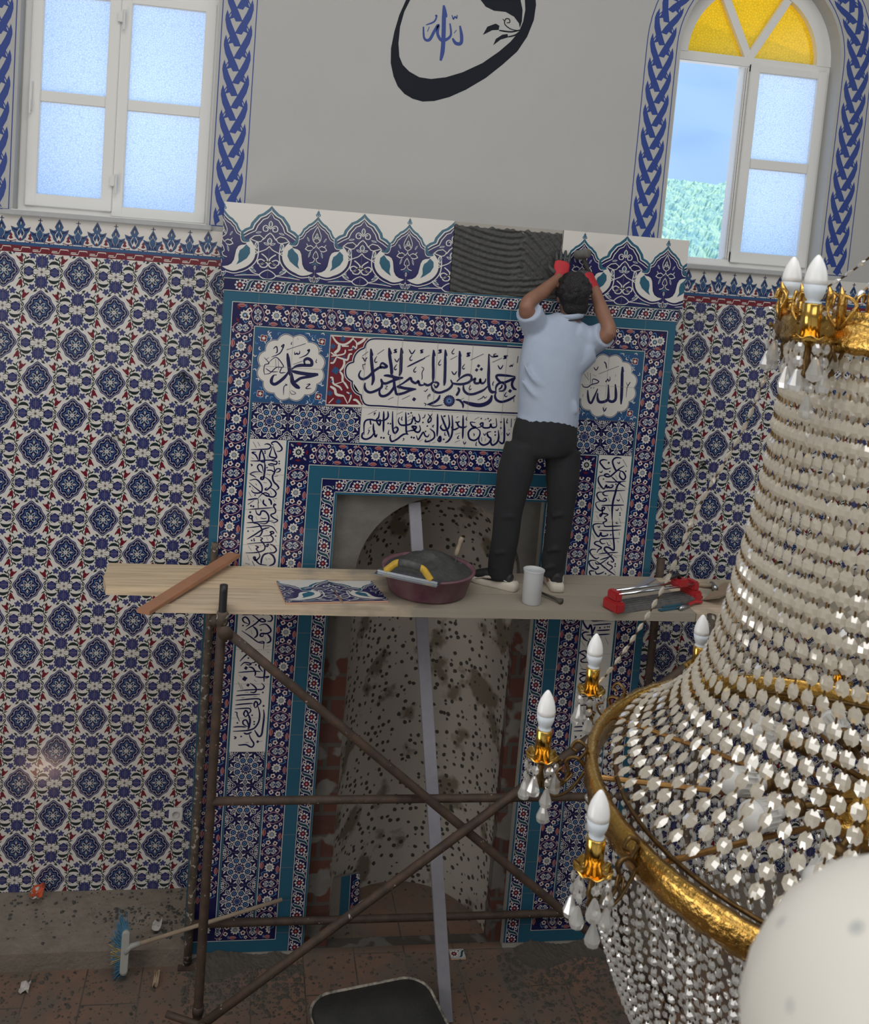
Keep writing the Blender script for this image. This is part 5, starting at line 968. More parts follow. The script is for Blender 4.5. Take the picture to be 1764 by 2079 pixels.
brace((-1.160, YF - .052, 2.255), (1.345, YF - .052, .215)); brace((-1.155, YF - .10, .255), (1.340, YF - .10, 2.245))
tube('rail', (-1.175, YF - .002, 1.362), (1.345, YF - .002, 1.362), .0205, rust, sca); tube('rail', (-1.25, YB - .004, .250), (1.338, YB - .004, .245), .0215, rust, sca)
bm = bmesh.new(); lathe(bm, [(.030, 0), (.030, .05), (.0245, .06)], 12, (-1.181, YF, 2.27)); bmo('collar', bm, rustpale, sca, True); bm = bmesh.new(); lathe(bm, [(.029, 0), (.029, .04)], 12, (-1.176, YF, .235)); bmo('collar', bm, rust, sca, True)
tube('foot_bar', (-1.33, YF - .02, .255), (-1.03, YF - .13, .225), .017, rust, sca)
for x, y in ((-1.175, YF), (-1.258, YB), (1.345, YF), (1.338, YB)):
    bm = bmesh.new(); box(bm, (x - .05, y - .05, .0005), (x + .05, y + (.05 if y < -.1 else .033), .008), .002); bmo('base_plate', bm, rust, sca)

# ---- the four boards of the platform
def board(name, pts, th, m, label, group=None, seed=1):
    """pts = four corners of the top face, going round"""
    rnd = random.Random(seed); bm = bmesh.new(); n = 24
    a, b, c, d = [Vector(p) for p in pts]; top = []; bot = []
    for i in range(n + 1):
        t = i / n; p, q = a.lerp(b, t), d.lerp(c, t); w = rnd.uniform(-.002, .002)
        top.append([bm.verts.new(p + Vector((0, w, 0))), bm.verts.new(p.lerp(q, .5) + Vector((0, 0, .0006))), bm.verts.new(q + Vector((0, -w, 0)))])
        bot.append([bm.verts.new(p + Vector((0, w, -th))), bm.verts.new(q + Vector((0, -w, -th)))])
    for i in range(n):
        for k in range(2): bm.faces.new((top[i][k], top[i][k + 1], top[i + 1][k + 1], top[i + 1][k]))
        bm.faces.new((bot[i][0], bot[i + 1][0], bot[i + 1][1], bot[i][1])); bm.faces.new((top[i][0], top[i + 1][0], bot[i + 1][0], bot[i][0])); bm.faces.new((top[i][2], bot[i][1], bot[i + 1][1], top[i + 1][2]))
    for i in (0, n): bm.faces.new((top[i][0], bot[i][0], bot[i][1], top[i][2], top[i][1]))
    c0 = sum((Vector(p) for p in pts), Vector()) / 4
    bmesh.ops.translate(bm, verts=bm.verts, vec=-c0)
    o = bmo(name, bm, m); o.location = c0; return tag(o, label, 'board', group)
def woodmix(name, base, grey, xs):
    """fresh pine at one end, cement-splashed further along"""
    m = bpy.data.materials.new(name); m.use_nodes = True; n = m.node_tree; b = n.nodes['Principled BSDF']; L = n.links
    t = n.nodes.new('ShaderNodeTexCoord'); mp = n.nodes.new('ShaderNodeMapping'); mp.inputs['Scale'].default_value = (1.2, 22, 22); L.new(t.outputs['Object'], mp.inputs[0])
    g = n.nodes.new('ShaderNodeTexNoise'); g.inputs['Scale'].default_value = 2; g.inputs['Detail'].default_value = 5; L.new(mp.outputs[0], g.inputs[0])
    r = n.nodes.new('ShaderNodeValToRGB'); r.color_ramp.elements[0].color = (*[c * .72 for c in base], 1); r.color_ramp.elements[1].color = (*base, 1); r.color_ramp.elements[0].position = .35; r.color_ramp.elements[1].position = .6; L.new(g.outputs['Fac'], r.inputs[0])
    k = n.nodes.new('ShaderNodeTexNoise'); k.inputs['Scale'].default_value = 5; k.inputs['Detail'].default_value = 7; L.new(t.outputs['Object'], k.inputs[0])
    s = n.nodes.new('ShaderNodeSeparateXYZ'); L.new(t.outputs['Object'], s.inputs[0])
    a = n.nodes.new('ShaderNodeMath'); a.operation = 'MULTIPLY_ADD'; a.inputs[1].default_value = .42; a.inputs[2].default_value = xs; L.new(s.outputs['X'], a.inputs[0])
    a2 = n.nodes.new('ShaderNodeMath'); a2.operation = 'ADD'; L.new(a.outputs[0], a2.inputs[0]); L.new(k.outputs['Fac'], a2.inputs[1])
    r2 = n.nodes.new('ShaderNodeValToRGB'); r2.color_ramp.elements[0].position = .50; r2.color_ramp.elements[1].position = .75; L.new(a2.outputs[0], r2.inputs[0])
    mx = n.nodes.new('ShaderNodeMixRGB'); mx.inputs[2].default_value = (*grey, 1); L.new(r2.outputs[0], mx.inputs[0]); L.new(r.outputs[0], mx.inputs[1]); L.new(mx.outputs[0], b.inputs['Base Color'])
    bp = n.nodes.new('ShaderNodeBump'); bp.inputs['Strength'].default_value = .3; bp.inputs['Distance'].default_value = .005; L.new(g.outputs['Fac'], bp.inputs['Height']); L.new(bp.outputs[0], b.inputs['Normal']); b.inputs['Roughness'].default_value = .8; return m
wm1 = woodmix('splashed_pine', (.74, .58, .39), (.36, .31, .25), .24); wm2 = woodmix('splashed_pine_dark', (.66, .53, .38), (.33, .29, .235), .30)
xl = 2.35
BT = .048
board('scaffold_board', [(-1.50, -.628, PZ), (1.28, -.618, PZ), (1.28, -.405, PZ), (-1.44, -.41, PZ)], .046, wm2, 'cement-stained front board of the scaffold platform carrying tub and cup', 'scaffold platform boards', 1)
board('scaffold_board', [(-1.765, -.405, PZ), (1.28, -.400, PZ), (1.28, -.215, PZ), (-1.80, -.255, PZ)], BT, wm1, 'pale pine middle board of the scaffold platform with thick sawn end at left', 'scaffold platform boards', 2)
board('scaffold_board', [(-1.795, -.248, PZ), (1.28, -.208, PZ), (1.28, -.068, PZ), (-1.80, -.068, PZ)], .040, wm1, 'rear pine board of the scaffold platform nearest the tiled wall', 'scaffold platform boards', 3)
board('scaffold_board', [(1.285, -.615, PZ - .002), (xl + .35, -.60, PZ - .002), (xl + .35, -.075, PZ - .002), (1.285, -.075, PZ - .002)], .044, wm2, 'wide board at right end of the scaffold platform behind the chandelier', 'scaffold platform boards', 4)
# loose red-brown lath lying across the boards
a, b = atz(290, 1243, PZ + .012), atz(476, 1126, PZ + .055)
bm = bmesh.new(); d = (b - a); L_ = d.length; box(bm, (-L_ / 2, -.036, -.010), (L_ / 2, .036, .010), .002)
o = bmo('lath', bm, woodred); o.location = (a + b) / 2; o.rotation_euler = d.to_track_quat('X', 'Z').to_euler(); tag(o, 'loose reddish-brown wooden lath lying aslant across the scaffold boards', 'lath')
# ---- two crest tiles waiting on the boards
def crest_tile(corners, x0, label):
    """corners: front-left, front-right, back-right, back-left on the board"""
    fl, fr, br, bl = [Vector(c) for c in corners]; W = .25; H = .394
    ex = (fr - fl).normalized(); ey = ((bl + br) / 2 - (fl + fr) / 2).normalized(); ez = ex.cross(ey).normalized()
    k = (fr - fl).length / W; kh = ((bl + br) / 2 - (fl + fr) / 2).length / H
    root = thing('crest_tile', label, 'tile', (fl + fr + br + bl) / 4, 'crest tiles waiting on the platform')
    c = root.location; Mx = Matrix((ex, ey, ez)).transposed().to_4x4(); 
    bm = bmesh.new(); box(bm, (-W * k / 2, -H * kh / 2, 0), (W * k / 2, H * kh / 2, .009), .001, Mx); bmo('biscuit', bm, G['clay'], root)
    p = Paint(); p.rect(0, 0, W, H, 'white', 0)
    p.stamp(CH, x0, 0, clip=(0, 0, W, H)); p.stamp(CH, x0, 0, sx=-1, clip=(0, 0, W, H)); p.stamp(CH, x0 - .5, 0, clip=(0, 0, W, H)); p.stamp(CH, x0 + .5, 0, sx=-1, clip=(0, 0, W, H)); 
    Tm = Mx @ Matrix.Translation((-W * k / 2, -H * kh / 2, .0093)) @ Matrix.Diagonal((k, kh, 1, 1)); p.build('glazed_face', root, T=Tm); return root
z = PZ + .001
crest_tile([atz(580, 1227, z), atz(690, 1225, z), atz(660, 1182, z), atz(566, 1180, z)], 0.25, 'painted crest tile lying flat on the platform beside the loose lath')
crest_tile([atz(696, 1225, z), atz(788, 1223, z), atz(753, 1184, z), atz(666, 1182, z)], 0.0, 'painted crest tile lying flat on the platform beside the purple tub')
# ---- mortar tub with float and trowel
tb = atz(868, 1200, PZ); tub = thing('mortar_tub', 'round purple plastic tub heaped with wet grey mortar on the platform', 'tub', (-.125, -.375, PZ + .001))
bm = bmesh.new(); lathe(bm, [(0, 0), (.190, 0), (.208, .012), (.238, .120), (.249, .124), (.249, .132), (.234, .132), (.202, .018), (0, .014)], 40, (0, 0, 0)); bmo('shell', bm, purplep, tub, True)
bm = bmesh.new(); n1, n2 = 14, 36; rg = []
for i in range(n1 + 1):
    r = .228 * i / n1; row = []
    for k in range(n2):
        a = 2 * PI * k / n2; h = .112 + .075 * max(0, 1 - (i / n1) ** 2) * (1 + .30 * math.cos(a - 1.2)) + .012 * math.sin(5 * a + 7 * r * 10) * (i / n1) * (1 - i / n1) * 2 + random.uniform(-.003, .003) * (i < n1)
        row.append(bm.verts.new((r * math.cos(a), r * math.sin(a), h if i < n1 else .122)))
        if i == 0: break
    rg.append(row)
for k in range(n2): bm.faces.new((rg[0][0], rg[1][k], rg[1][(k + 1) % n2]))
for i in range(1, n1):
    for k in range(n2): bm.faces.new((rg[i][k], rg[i + 1][k], rg[i + 1][(k + 1) % n2], rg[i][(k + 1) % n2]))
bmo('wet_mortar', bm, mortar, tub, True)
def local(o, world): return Vector(world) - Vector(o.location)
fl = thing('plastering_float', 'yellow-handled notched float lying across the mortar tub rim', 'float', (-.19, -.60, PZ + .150))
fa, fb = atz(772, 1160, PZ + .150), atz(885, 1184, PZ + .142)
ex = (fb - fa).normalized(); ey = Vector((0, 0, 1)).cross(ex).normalized(); ez = ex.cross(ey); Mx = Matrix((ex, ey, ez)).transposed().to_4x4(); fc = (fa + fb) / 2; fl.location = fc
bm = bmesh.new(); box(bm, (-.165, -.055, -.002), (.165, .055, .001), .0005, Mx); box(bm, (-.160, -.016, .001), (.160, .016, .012), .003, Mx); bmo('blade', bm, steel, fl)
bm = bmesh.new(); sweep(bm, [Mx @ Vector(v) for v in spline([(-.120, 0, .008), (-.098, 0, .032), (-.070, 0, .058), (-.040, 0, .066), (.040, 0, .064), (.075, 0, .056), (.098, 0, .034), (.120, 0, .010)], 5)], (.015, .018), 12); bmo('handle', bm, yellowp, fl, True)
bm = bmesh.new(); sweep(bm, [Mx @ Vector(v) for v in ((-.055, 0, .066), (-.02, 0, .0675), (.02, 0, .067), (.062, 0, .064))], (.0185, .021), 12); bmo('grip', bm, pm('grip', (.035, .045, .05), .7, noise=(40, .2, (.12, .12, .11))), fl, True)
tw = thing('pointing_trowel', 'trowel with worn wooden handle stuck upright in the tub of mortar', 'trowel', (.02, -.36, PZ + .17))
hp = atd(915, 1120, (tw.location - CAMP).dot(CM.col[1])); 
bm = bmesh.new(); h0 = local(tw, atd(905, 1135, 5.0)); h1 = local(tw, atd(920, 1090, 5.0))
sweep(bm, [Vector((0, 0, .02)) + (h1 - h0).normalized() * k * .013 for k in range(9)], [.010, .012, .013, .012, .011, .0115, .013, .014, .010], 10); bmo('handle', bm, pm('ash_handle', (.42, .33, .22), .7, noise=(25, .2, (.25, .21, .17))), tw, True)
bm = bmesh.new(); sweep(bm, [(0, 0, -.02), (0, 0, .03)], .005, 8); box(bm, (-.035, -.003, -.075), (.035, .003, -.018), .001); bmo('blade', bm, steel, tw)
# ---- measuring cup, brush, tile cutter, hammer and small tools
cp = thing('mixing_cup', 'tall translucent white plastic cup standing at the front of the platform', 'cup', atz(1078, 1224, PZ + .001))
def milky():
    m = bpy.data.materials.new('milky_plastic'); m.use_nodes = True; n = m.node_tree; b = n.nodes['Principled BSDF']; b.inputs['Base Color'].default_value = (.70, .72, .74, 1); b.inputs['Roughness'].default_value = .35
    b.inputs['Alpha'].default_value = .72; return m
bm = bmesh.new(); lathe(bm, [(0, 0), (.046, 0), (.049, .004), (.052, .16), (.0555, .176), (.057, .182), (.0545, .182), (.050, .16), (.047, .006), (0, .004)], 28); bmo('beaker', bm, milky(), cp, True)
bm = bmesh.new(); lathe(bm, [(0, .006), (.0465, .006), (.0475, .034), (0, .036)], 20); bmo('residue', bm, pm('lime_residue', (.55, .54, .50), .9), cp, True)
bm = bmesh.new(); a, b = atz(1098, 1203, PZ + .018), atz(1140, 1221, PZ + .018); sweep(bm, [a - a, (b - a) * .5, (b - a) * .8, b - a], [.007, .008, .009, .017], 8); o = bmo('old_brush', bm, dust, None, True); o.location = a; tag(o, 'dirty brush lying on the boards just right of the white cup', 'brush')
tcut = thing('tile_cutter', 'red manual tile cutter with twin chrome rails lying on the platform', 'tile cutter', atz(1320, 1215, PZ))
ca, cb = atz(1246, 1228, PZ + .03), atz(1402, 1205, PZ + .03); ex = (cb - ca).normalized(); ex.z = 0; ex.normalize(); ey = Vector((0, 0, 1)).cross(ex); Lc = (cb - ca).length
Mx = Matrix((ex, ey, Vector((0, 0, 1)))).transposed().to_4x4(); c0 = local(tcut, (ca + cb) / 2); c0.z = 0; Mx = Matrix.Translation(c0) @ Mx
bm = bmesh.new(); box(bm, (-Lc / 2, -.056, .002), (Lc / 2, .056, .026), .003, Mx)
for k in range(5): box(bm, (-Lc / 2 + .03, -.05 + .022 * k, .026), (Lc / 2 - .03, -.042 + .022 * k, .034), .001, Mx)
bmo('bed', bm, pm('grey_bed', (.10, .105, .11), .6, noise=(30, .2, (.2, .19, .18))), tcut)
for x in (-Lc / 2, Lc / 2):
    bm = bmesh.new(); box(bm, (x - .030, -.060, .001), (x + .030, .060, .060), .010, Mx); box(bm, (x - .022, -.040, .056), (x + .022, .040, .108), .009, Mx); bmo('end_block', bm, redp, tcut)
for y in (-.026, .026):
    bm = bmesh.new(); sweep(bm, [Mx @ Vector((-Lc / 2, y, .094)), Mx @ Vector((Lc / 2, y, .094))], .0085, 12); bmo('rail', bm, pm('chrome', (.75, .78, .82), .12, 1), tcut, True)
bm = bmesh.new(); box(bm, (Lc * .26, -.036, .083), (Lc * .40, .036, .125), .008, Mx); bmo('carriage', bm, redp, tcut)
bm = bmesh.new(); sweep(bm, [Mx @ Vector(v) for v in ((Lc * .33, 0, .12), (Lc * .30, 0, .15), (Lc * .18, 0, .135))], .011, 8); bmo('lever', bm, blackp, tcut, True)
pl = thing('tile_nipper', 'red-gripped tile nippers lying in front of the tile cutter', 'pliers', atz(1392, 1230, PZ))
for q in (-1, 1):
    a, b = local(pl, atz(1392, 1231, PZ + .012)), local(pl, atz(1424, 1217 + 5 * q, PZ + .012)); bm = bmesh.new(); sweep(bm, spline([a, a.lerp(b, .5) + Vector((0, .012 * q, .004)), b], 5), .009, 8); bmo('grip', bm, redp, pl, True)
bm = bmesh.new(); a, b = local(pl, atz(1380, 1236, PZ + .012)), local(pl, atz(1396, 1229, PZ + .012)); sweep(bm, [a, b], [.012, .014], 8); bmo('jaws', bm, steel, pl, True)
tealp = pm('teal_handle', (.03, .11, .16), .4)
for i, (u0, v0, u1, v1, lb) in enumerate(((1338, 1239, 1374, 1234, 'flat blue file lying at the front edge beside the tile cutter'), (1345, 1233, 1384, 1227, 'short blue-handled rasp lying between cutter and nippers'))):
    a, b = atz(u0, v0, PZ + .006), atz(u1, v1, PZ + .006); d = b - a; bm = bmesh.new(); box(bm, (0, -.012, -.004), (d.length, .012, .004), .002); o = bmo('file', bm, tealp); o.location = a; o.rotation_euler = d.to_track_quat('X', 'Z').to_euler(); tag(o, lb, 'file')
a, b = atz(1297, 1191, PZ + .006), atz(1326, 1174, PZ + .006); d = b - a; bm = bmesh.new(); box(bm, (-.03, -.018, -.004), (d.length, .018, .004), .001); o = bmo('float_blade', bm, alu); o.location = a; o.rotation_euler = d.to_track_quat('X', 'Z').to_euler(); tag(o, 'bare metal blade lying behind the tile cutter', 'blade')
hm = thing('hammer', 'wooden-handled hammer lying right of the tile cutter', 'hammer', atz(1445, 1188, PZ))
a, b = local(hm, atz(1412, 1186, PZ + .016)), local(hm, atz(1448, 1189, PZ + .018)); bm = bmesh.new(); sweep(bm, [a, a.lerp(b, .5), b], [.012, .014, .012], 10); bmo('handle', bm, pm('ash_handle', (.42, .33, .22), .7), hm, True)
bm = bmesh.new(); d = (b - a).normalized(); y = Vector((-d.y, d.x, 0)); sweep(bm, [b - y * .05, b - y * .03, b + y * .03, b + y * .06], [.017, .016, .014, .006], 10); bmo('head', bm, steel, hm, True)
bm = bmesh.new(); V = [bm.verts.new(atz(u, v, PZ + zz)) for u, v, zz in ((1425, 1218, .004), (1470, 1182, .012), (1520, 1185, .03), (1478, 1206, .006), (1460, 1214, .05))]
bm.faces.new((V[0], V[3], V[1])); bm.faces.new((V[1], V[3], V[2])); bm.faces.new((V[0], V[4], V[3]))
o = bmo('paper_scrap', bm, pm('brown_paper', (.30, .22, .15), .9)); tag(o, 'crumpled brown paper scrap near the right end of the platform boards', 'paper'); sm = o.modifiers.new('thick', 'SOLIDIFY'); sm.thickness = .002
# ---- pale straightedge propped from the floor into the niche
se0, se1 = Vector((.150, -.53, 0)), None
pe = atd(840, 1018, 5.55); d0 = Vector((.150, -.528, .004)); d1 = at(841, 1020, .10)
bm = bmesh.new(); d = d1 - d0; L_ = d.length; box(bm, (0, -.034, -.016), (L_, .034, .016), .002)
for k in (-1, 1): box(bm, (0, k * .024 - .004, .016), (L_, k * .024 + .004, .0175))
o = bmo('straightedge', bm, alu); o.location = d0
x = d.normalized(); y = Vector((1, 0, 0)); y = (y - x * y.dot(x)).normalized(); zz = x.cross(y); o.rotation_euler = Matrix((x, y, zz)).transposed().to_euler()
tag(o, 'long pale metal straightedge propped from the floor into the niche behind the scaffold', 'straightedge')

# ================================================================== the tiler on the platform
wk = thing('person', 'dark-haired man seen from behind in pale polo shirt and black trousers, arms raised', 'person', (.42, -.27, PZ))
wk['label'] = 'dark-haired man in pale polo shirt and black trousers, arms raised to set a tile'
def W(u, v, Y): return at(u, v, Y)
hipL, hipR = W(1062, 905, -.27), W(1142, 915, -.245)
kneeL, kneeR = W(1034, 1050, -.31), W(1138, 1055, -.28)
ankL, ankR = W(1014, 1158, -.285), W(1124, 1160, -.265)
pel = W(1106, 885, -.265); chest = W(1122, 730, -.235); neck = W(1158, 655, -.20); waist = W(1112, 830, -.26)
shL, shR = W(1090, 668, -.20), W(1198, 692, -.19)
elL, elR = W(1068, 622, -.30), W(1236, 676, -.30)
wrL, wrR = W(1137, 562, -.085), W(1206, 584, -.095)
headc = W(1163, 600, -.19)
def limb(bm, P, R, n=14): sweep(bm, spline(P, 5), [R[min(len(R) - 1, int(i / 5))] + (R[min(len(R) - 1, int(i / 5) + 1)] - R[min(len(R) - 1, int(i / 5))]) * ((i % 5) / 5) for i in range(len(spline(P, 5)))], n)
def ell(bm, c, r, M=None):
    q = bmesh.ops.create_uvsphere(bm, u_segments=20, v_segments=12, radius=1.0); 
    for v in q['verts']: v.co = Vector((v.co.x * r[0], v.co.y * r[1], v.co.z * r[2]))
    if M is not None: bmesh.ops.transform(bm, matrix=M, verts=q['verts'])
    bmesh.ops.translate(bm, verts=q['verts'], vec=Vector(c))
# body: one skin from head to foot
bm = bmesh.new()
HT = Matrix.Rotation(-.10, 4, 'Y') @ Matrix.Rotation(.18, 4, 'X')
ell(bm, headc + Vector((0, .0, .012)), (.076, .096, .102), HT); ell(bm, headc + Vector((-.002, .030, -.060)), (.056, .060, .055), HT)
ell(bm, headc + Vector((.0, .100, -.022)), (.012, .020, .020), HT); ell(bm, headc + Vector((0, .086, -.062)), (.026, .012, .008), HT)
for q in (-1, 1): ell(bm, headc + HT @ Vector((q * .079, .008, -.012)), (.010, .020, .031), HT); ell(bm, headc + HT @ Vector((q * .030, .084, .006)), (.016, .010, .009), HT)
limb(bm, [neck + Vector((0, -.01, -.05)), neck + Vector((0, 0, 0)), headc + Vector((0, 0, -.05))], [.062, .055, .055])
sweep(bm, spline([pel, waist, chest, neck + Vector((0, 0, -.04))], 5), [(.145, .10, (1, 0, 0))] * 4 + [(.150, .10, (1, 0, 0))] * 4 + [(.165, .105, (1, 0, 0))] * 5 + [(.11, .08, (1, 0, 0))] * 3, 20)
for a, b, c, d in ((shL, elL, wrL, -1), (shR, elR, wrR, 1)):
    limb(bm, [a + Vector((-.02 * d, 0, -.03)), a, b, b.lerp(c, .5), c], [.060, .056, .041, .040, .027])
for a, b, c in ((hipL, kneeL, ankL), (hipR, kneeR, ankR)): limb(bm, [a, a.lerp(b, .5), b, b.lerp(c, .4), c, c + Vector((0, 0, -.06))], [.085, .078, .056, .054, .040, .036])
for c, t in ((ankL, Vector((-.85, .5, 0))), (ankR, Vector((.12, .99, 0)))): 
    t.normalize(); f = Vector((c.x, c.y, PZ + .034)); sweep(bm, [f - t * .05, f, f + t * .08, f + t * .14], [(.028, .022), (.034, .030), (.036, .026), (.026, .016)], 12)
body = put(remesh('body', bm, .0085, skin, None, 5), wk)
# hair
bm = bmesh.new(); ell(bm, headc + HT @ Vector((0, -.012, .022)), (.087, .104, .108), HT); ell(bm, headc + HT @ Vector((0, -.048, -.045)), (.072, .056, .062), HT)
for k in range(70):
    a = random.uniform(0, 6.28); e = random.uniform(-.2, 1.4); d = HT @ Vector((.086 * math.cos(a) * math.cos(e), .102 * math.sin(a) * math.cos(e) - .012, .104 * math.sin(e) + .022))
    if d.y < .055: ell(bm, headc + d, (.017, .017, .013))
h = remesh('hair', bm, .0075, hairm, None, 2); 
put(h, wk)
# polo shirt
bm = bmesh.new()
tor = [(pel + Vector((0, 0, .045)), .172, .125), (W(1113, 845, -.26), .170, .124), (W(1114, 800, -.255), .170, .120), (W(1117, 755, -.245), .176, .118), (W(1128, 712, -.225), .190, .118), (W(1138, 680, -.205), .180, .104), (W(1150, 658, -.20), .105, .080), (W(1157, 646, -.20), .066, .066)]
P = spline([t[0] for t in tor], 4); RR = []
for i in range(len(P)):
    k = min(len(tor) - 2, i // 4); f = (i / 4) - k; f = min(1, f); RR.append((tor[k][1] * (1 - f) + tor[k + 1][1] * f, tor[k][2] * (1 - f) + tor[k + 1][2] * f, (1, .03, -.12)))
sweep(bm, P, RR, 28)
for a, b, q in ((shL, elL, -1), (shR, elR, 1)):
    limb(bm, [a + Vector((-.075 * q, -.01, -.075)), a + Vector((-.01 * q, 0, -.015)), a.lerp(b, .5), a.lerp(b, .80)], [.082, .080, .074, .072])
    limb(bm, [chest + Vector((q * .10, 0, -.02)), a + Vector((-.02 * q, -.01, -.02))], [.075, .075])
# creases running down from the raised shoulders and across the waist
limb(bm, [neck + Vector((0, -.01, -.045)), shL + Vector((.02, -.01, -.005))], [.062, .070]); limb(bm, [neck + Vector((.01, -.015, -.05)), shR + Vector((-.02, -.015, -.005))], [.078, .082]); limb(bm, [chest + Vector((.09, -.01, -.03)), shR + Vector((-.03, -.02, -.05))], [.085, .085])
for (u0, v0, u1, v1, u2, v2) in ((1058, 770, 1095, 808, 1172, 820), (1062, 735, 1092, 778, 1160, 796), (1066, 812, 1110, 830, 1174, 836), (1070, 790, 1110, 818, 1174, 828)):
    limb(bm, [W(u0, v0, -.315), W(u1, v1, -.352), W(u2, v2, -.345)], [.008, .014, .010], 8)
st = remesh('polo_shirt', bm, .0085, shirtm, None, 9); put(st, wk)
bm = bmesh.new(); c = W(1156, 643, -.20); sweep(bm, [c + Matrix.Rotation(-.16, 3, 'Y') @ Vector((.072 * math.cos(a), .070 * math.sin(a), .004)) for a in [2 * PI * k / 24 for k in range(24)]], (.008, .017), 8, closed=True); put(bmo('collar', bm, shirtm, None, True), st)
bm = bmesh.new(); sweep(bm, [c + Matrix.Rotation(-.16, 3, 'Y') @ Vector((.078 * math.cos(a), .076 * math.sin(a), -.012)) for a in [2 * PI * k / 24 for k in range(24)]], .0038, 6, closed=True); put(bmo('piping', bm, blackp, None, True), st)
# trousers
bm = bmesh.new()
sweep(bm, spline([W(1113, 842, -.262), pel, W(1106, 925, -.27)], 5), [(.160, .118, (1, 0, -.1)), (.164, .122, (1, 0, -.1)), (.170, .126, (1, 0, -.1)), (.174, .128, (1, 0, -.08)), (.178, .130, (1, 0, -.06)), (.180, .130, (1, 0, -.05)), (.180, .128, (1, 0, 0)), (.180, .126, (1, 0, 0)), (.176, .122, (1, 0, 0)), (.168, .114, (1, 0, 0)), (.150, .10, (1, 0, 0))], 26)
limb(bm, [hipL + Vector((.0, 0, 0)), W(1045, 965, -.29), W(1032, 1035, -.31), W(1026, 1090, -.305), W(1018, 1135, -.29), W(1014, 1172, -.285)], [.100, .098, .078, .074, .072, .066], 18)
limb(bm, [hipR + Vector((.0, 0, 0)), W(1142, 970, -.27), W(1138, 1035, -.28), W(1132, 1090, -.275), W(1124, 1135, -.265), W(1121, 1168, -.26)], [.100, .092, .074, .070, .068, .062], 18)
for u, v, Y in ((1016, 1150, -.345), (1022, 1120, -.365), (1122, 1150, -.325), (1128, 1115, -.34), (1036, 1048, -.385), (1138, 1045, -.35)): limb(bm, [W(u - 18, v + 4, Y + .02), W(u, v, Y), W(u + 18, v + 5, Y + .02)], [.008, .012, .008], 8)
tr = remesh('trousers', bm, .0085, trousm, None, 4); put(tr, wk)
# shoes
def shoe(c, t, name):
    t = Vector(t).normalized(); y = Vector((-t.y, t.x, 0)); f = Vector((c.x, c.y, PZ + .001)); up = Vector((0, 0, 1))
    bm = bmesh.new(); sweep(bm, [f - t * .075 + up * .055, f - t * .02 + up * .062, f + t * .06 + up * .056, f + t * .125 + up * .043, f + t * .165 + up * .032], [(.030, .030, y), (.040, .044, y), (.043, .036, y), (.040, .026, y), (.022, .014, y)], 16); limb(bm, [f + up * .06 - t * .02, f + up * .118 - t * .022], [.043, .042])
    s = remesh(name, bm, .007, pm('shoe_black', (.018, .018, .02), .6), None, 3); put(s, wk)
    prof = [(-.108, .018), (-.10, .034), (-.05, .038), (0, .037), (.07, .045), (.12, .044), (.165, .030), (.18, .010)]
    bm = bmesh.new(); lo = [f + t * a + y * b for a, b in prof] + [f + t * a - y * b for a, b in prof[::-1]]; N = len(lo); vs = []
    for z, g in ((0, .97), (.006, 1.02), (.022, 1.02), (.036, .95)):
        cen = f + t * .03; vs.append([bm.verts.new(cen + (p - cen) * g + up * (z + (.012 if z > .02 and (p - f).dot(t) < -.05 else 0))) for p in lo])
    for a, b in zip(vs, vs[1:]):
        for k in range(N): bm.faces.new((a[k], a[(k + 1) % N], b[(k + 1) % N], b[k]))
    bm.faces.new(vs[0][::-1]); bm.faces.new(vs[-1]); put(bmo('sole', bm, pm('shoe_sole', (.62, .57, .49), .7), None, True), s)
    bm = bmesh.new()
    for q in (-1, 1): sweep(bm, spline([f + up * .030 + t * .12 + y * q * .044, f + up * .052 + t * .06 + y * q * .046, f + up * .062 - t * .01 + y * q * .044, f + up * .050 - t * .06 + y * q * .036], 4), [.003] * 4 + [.008] * 5 + [.003] * 4, 8)
    put(bmo('side_stripe', bm, pm('stripe', (.55, .52, .46), .7), None, True), s)
shoe(Vector((ankL.x + .0, ankL.y - .005, 0)), (-.80, .60, 0), 'shoe'); shoe(Vector((ankR.x + .008, ankR.y + .005, 0)), (.10, .99, 0), 'shoe')
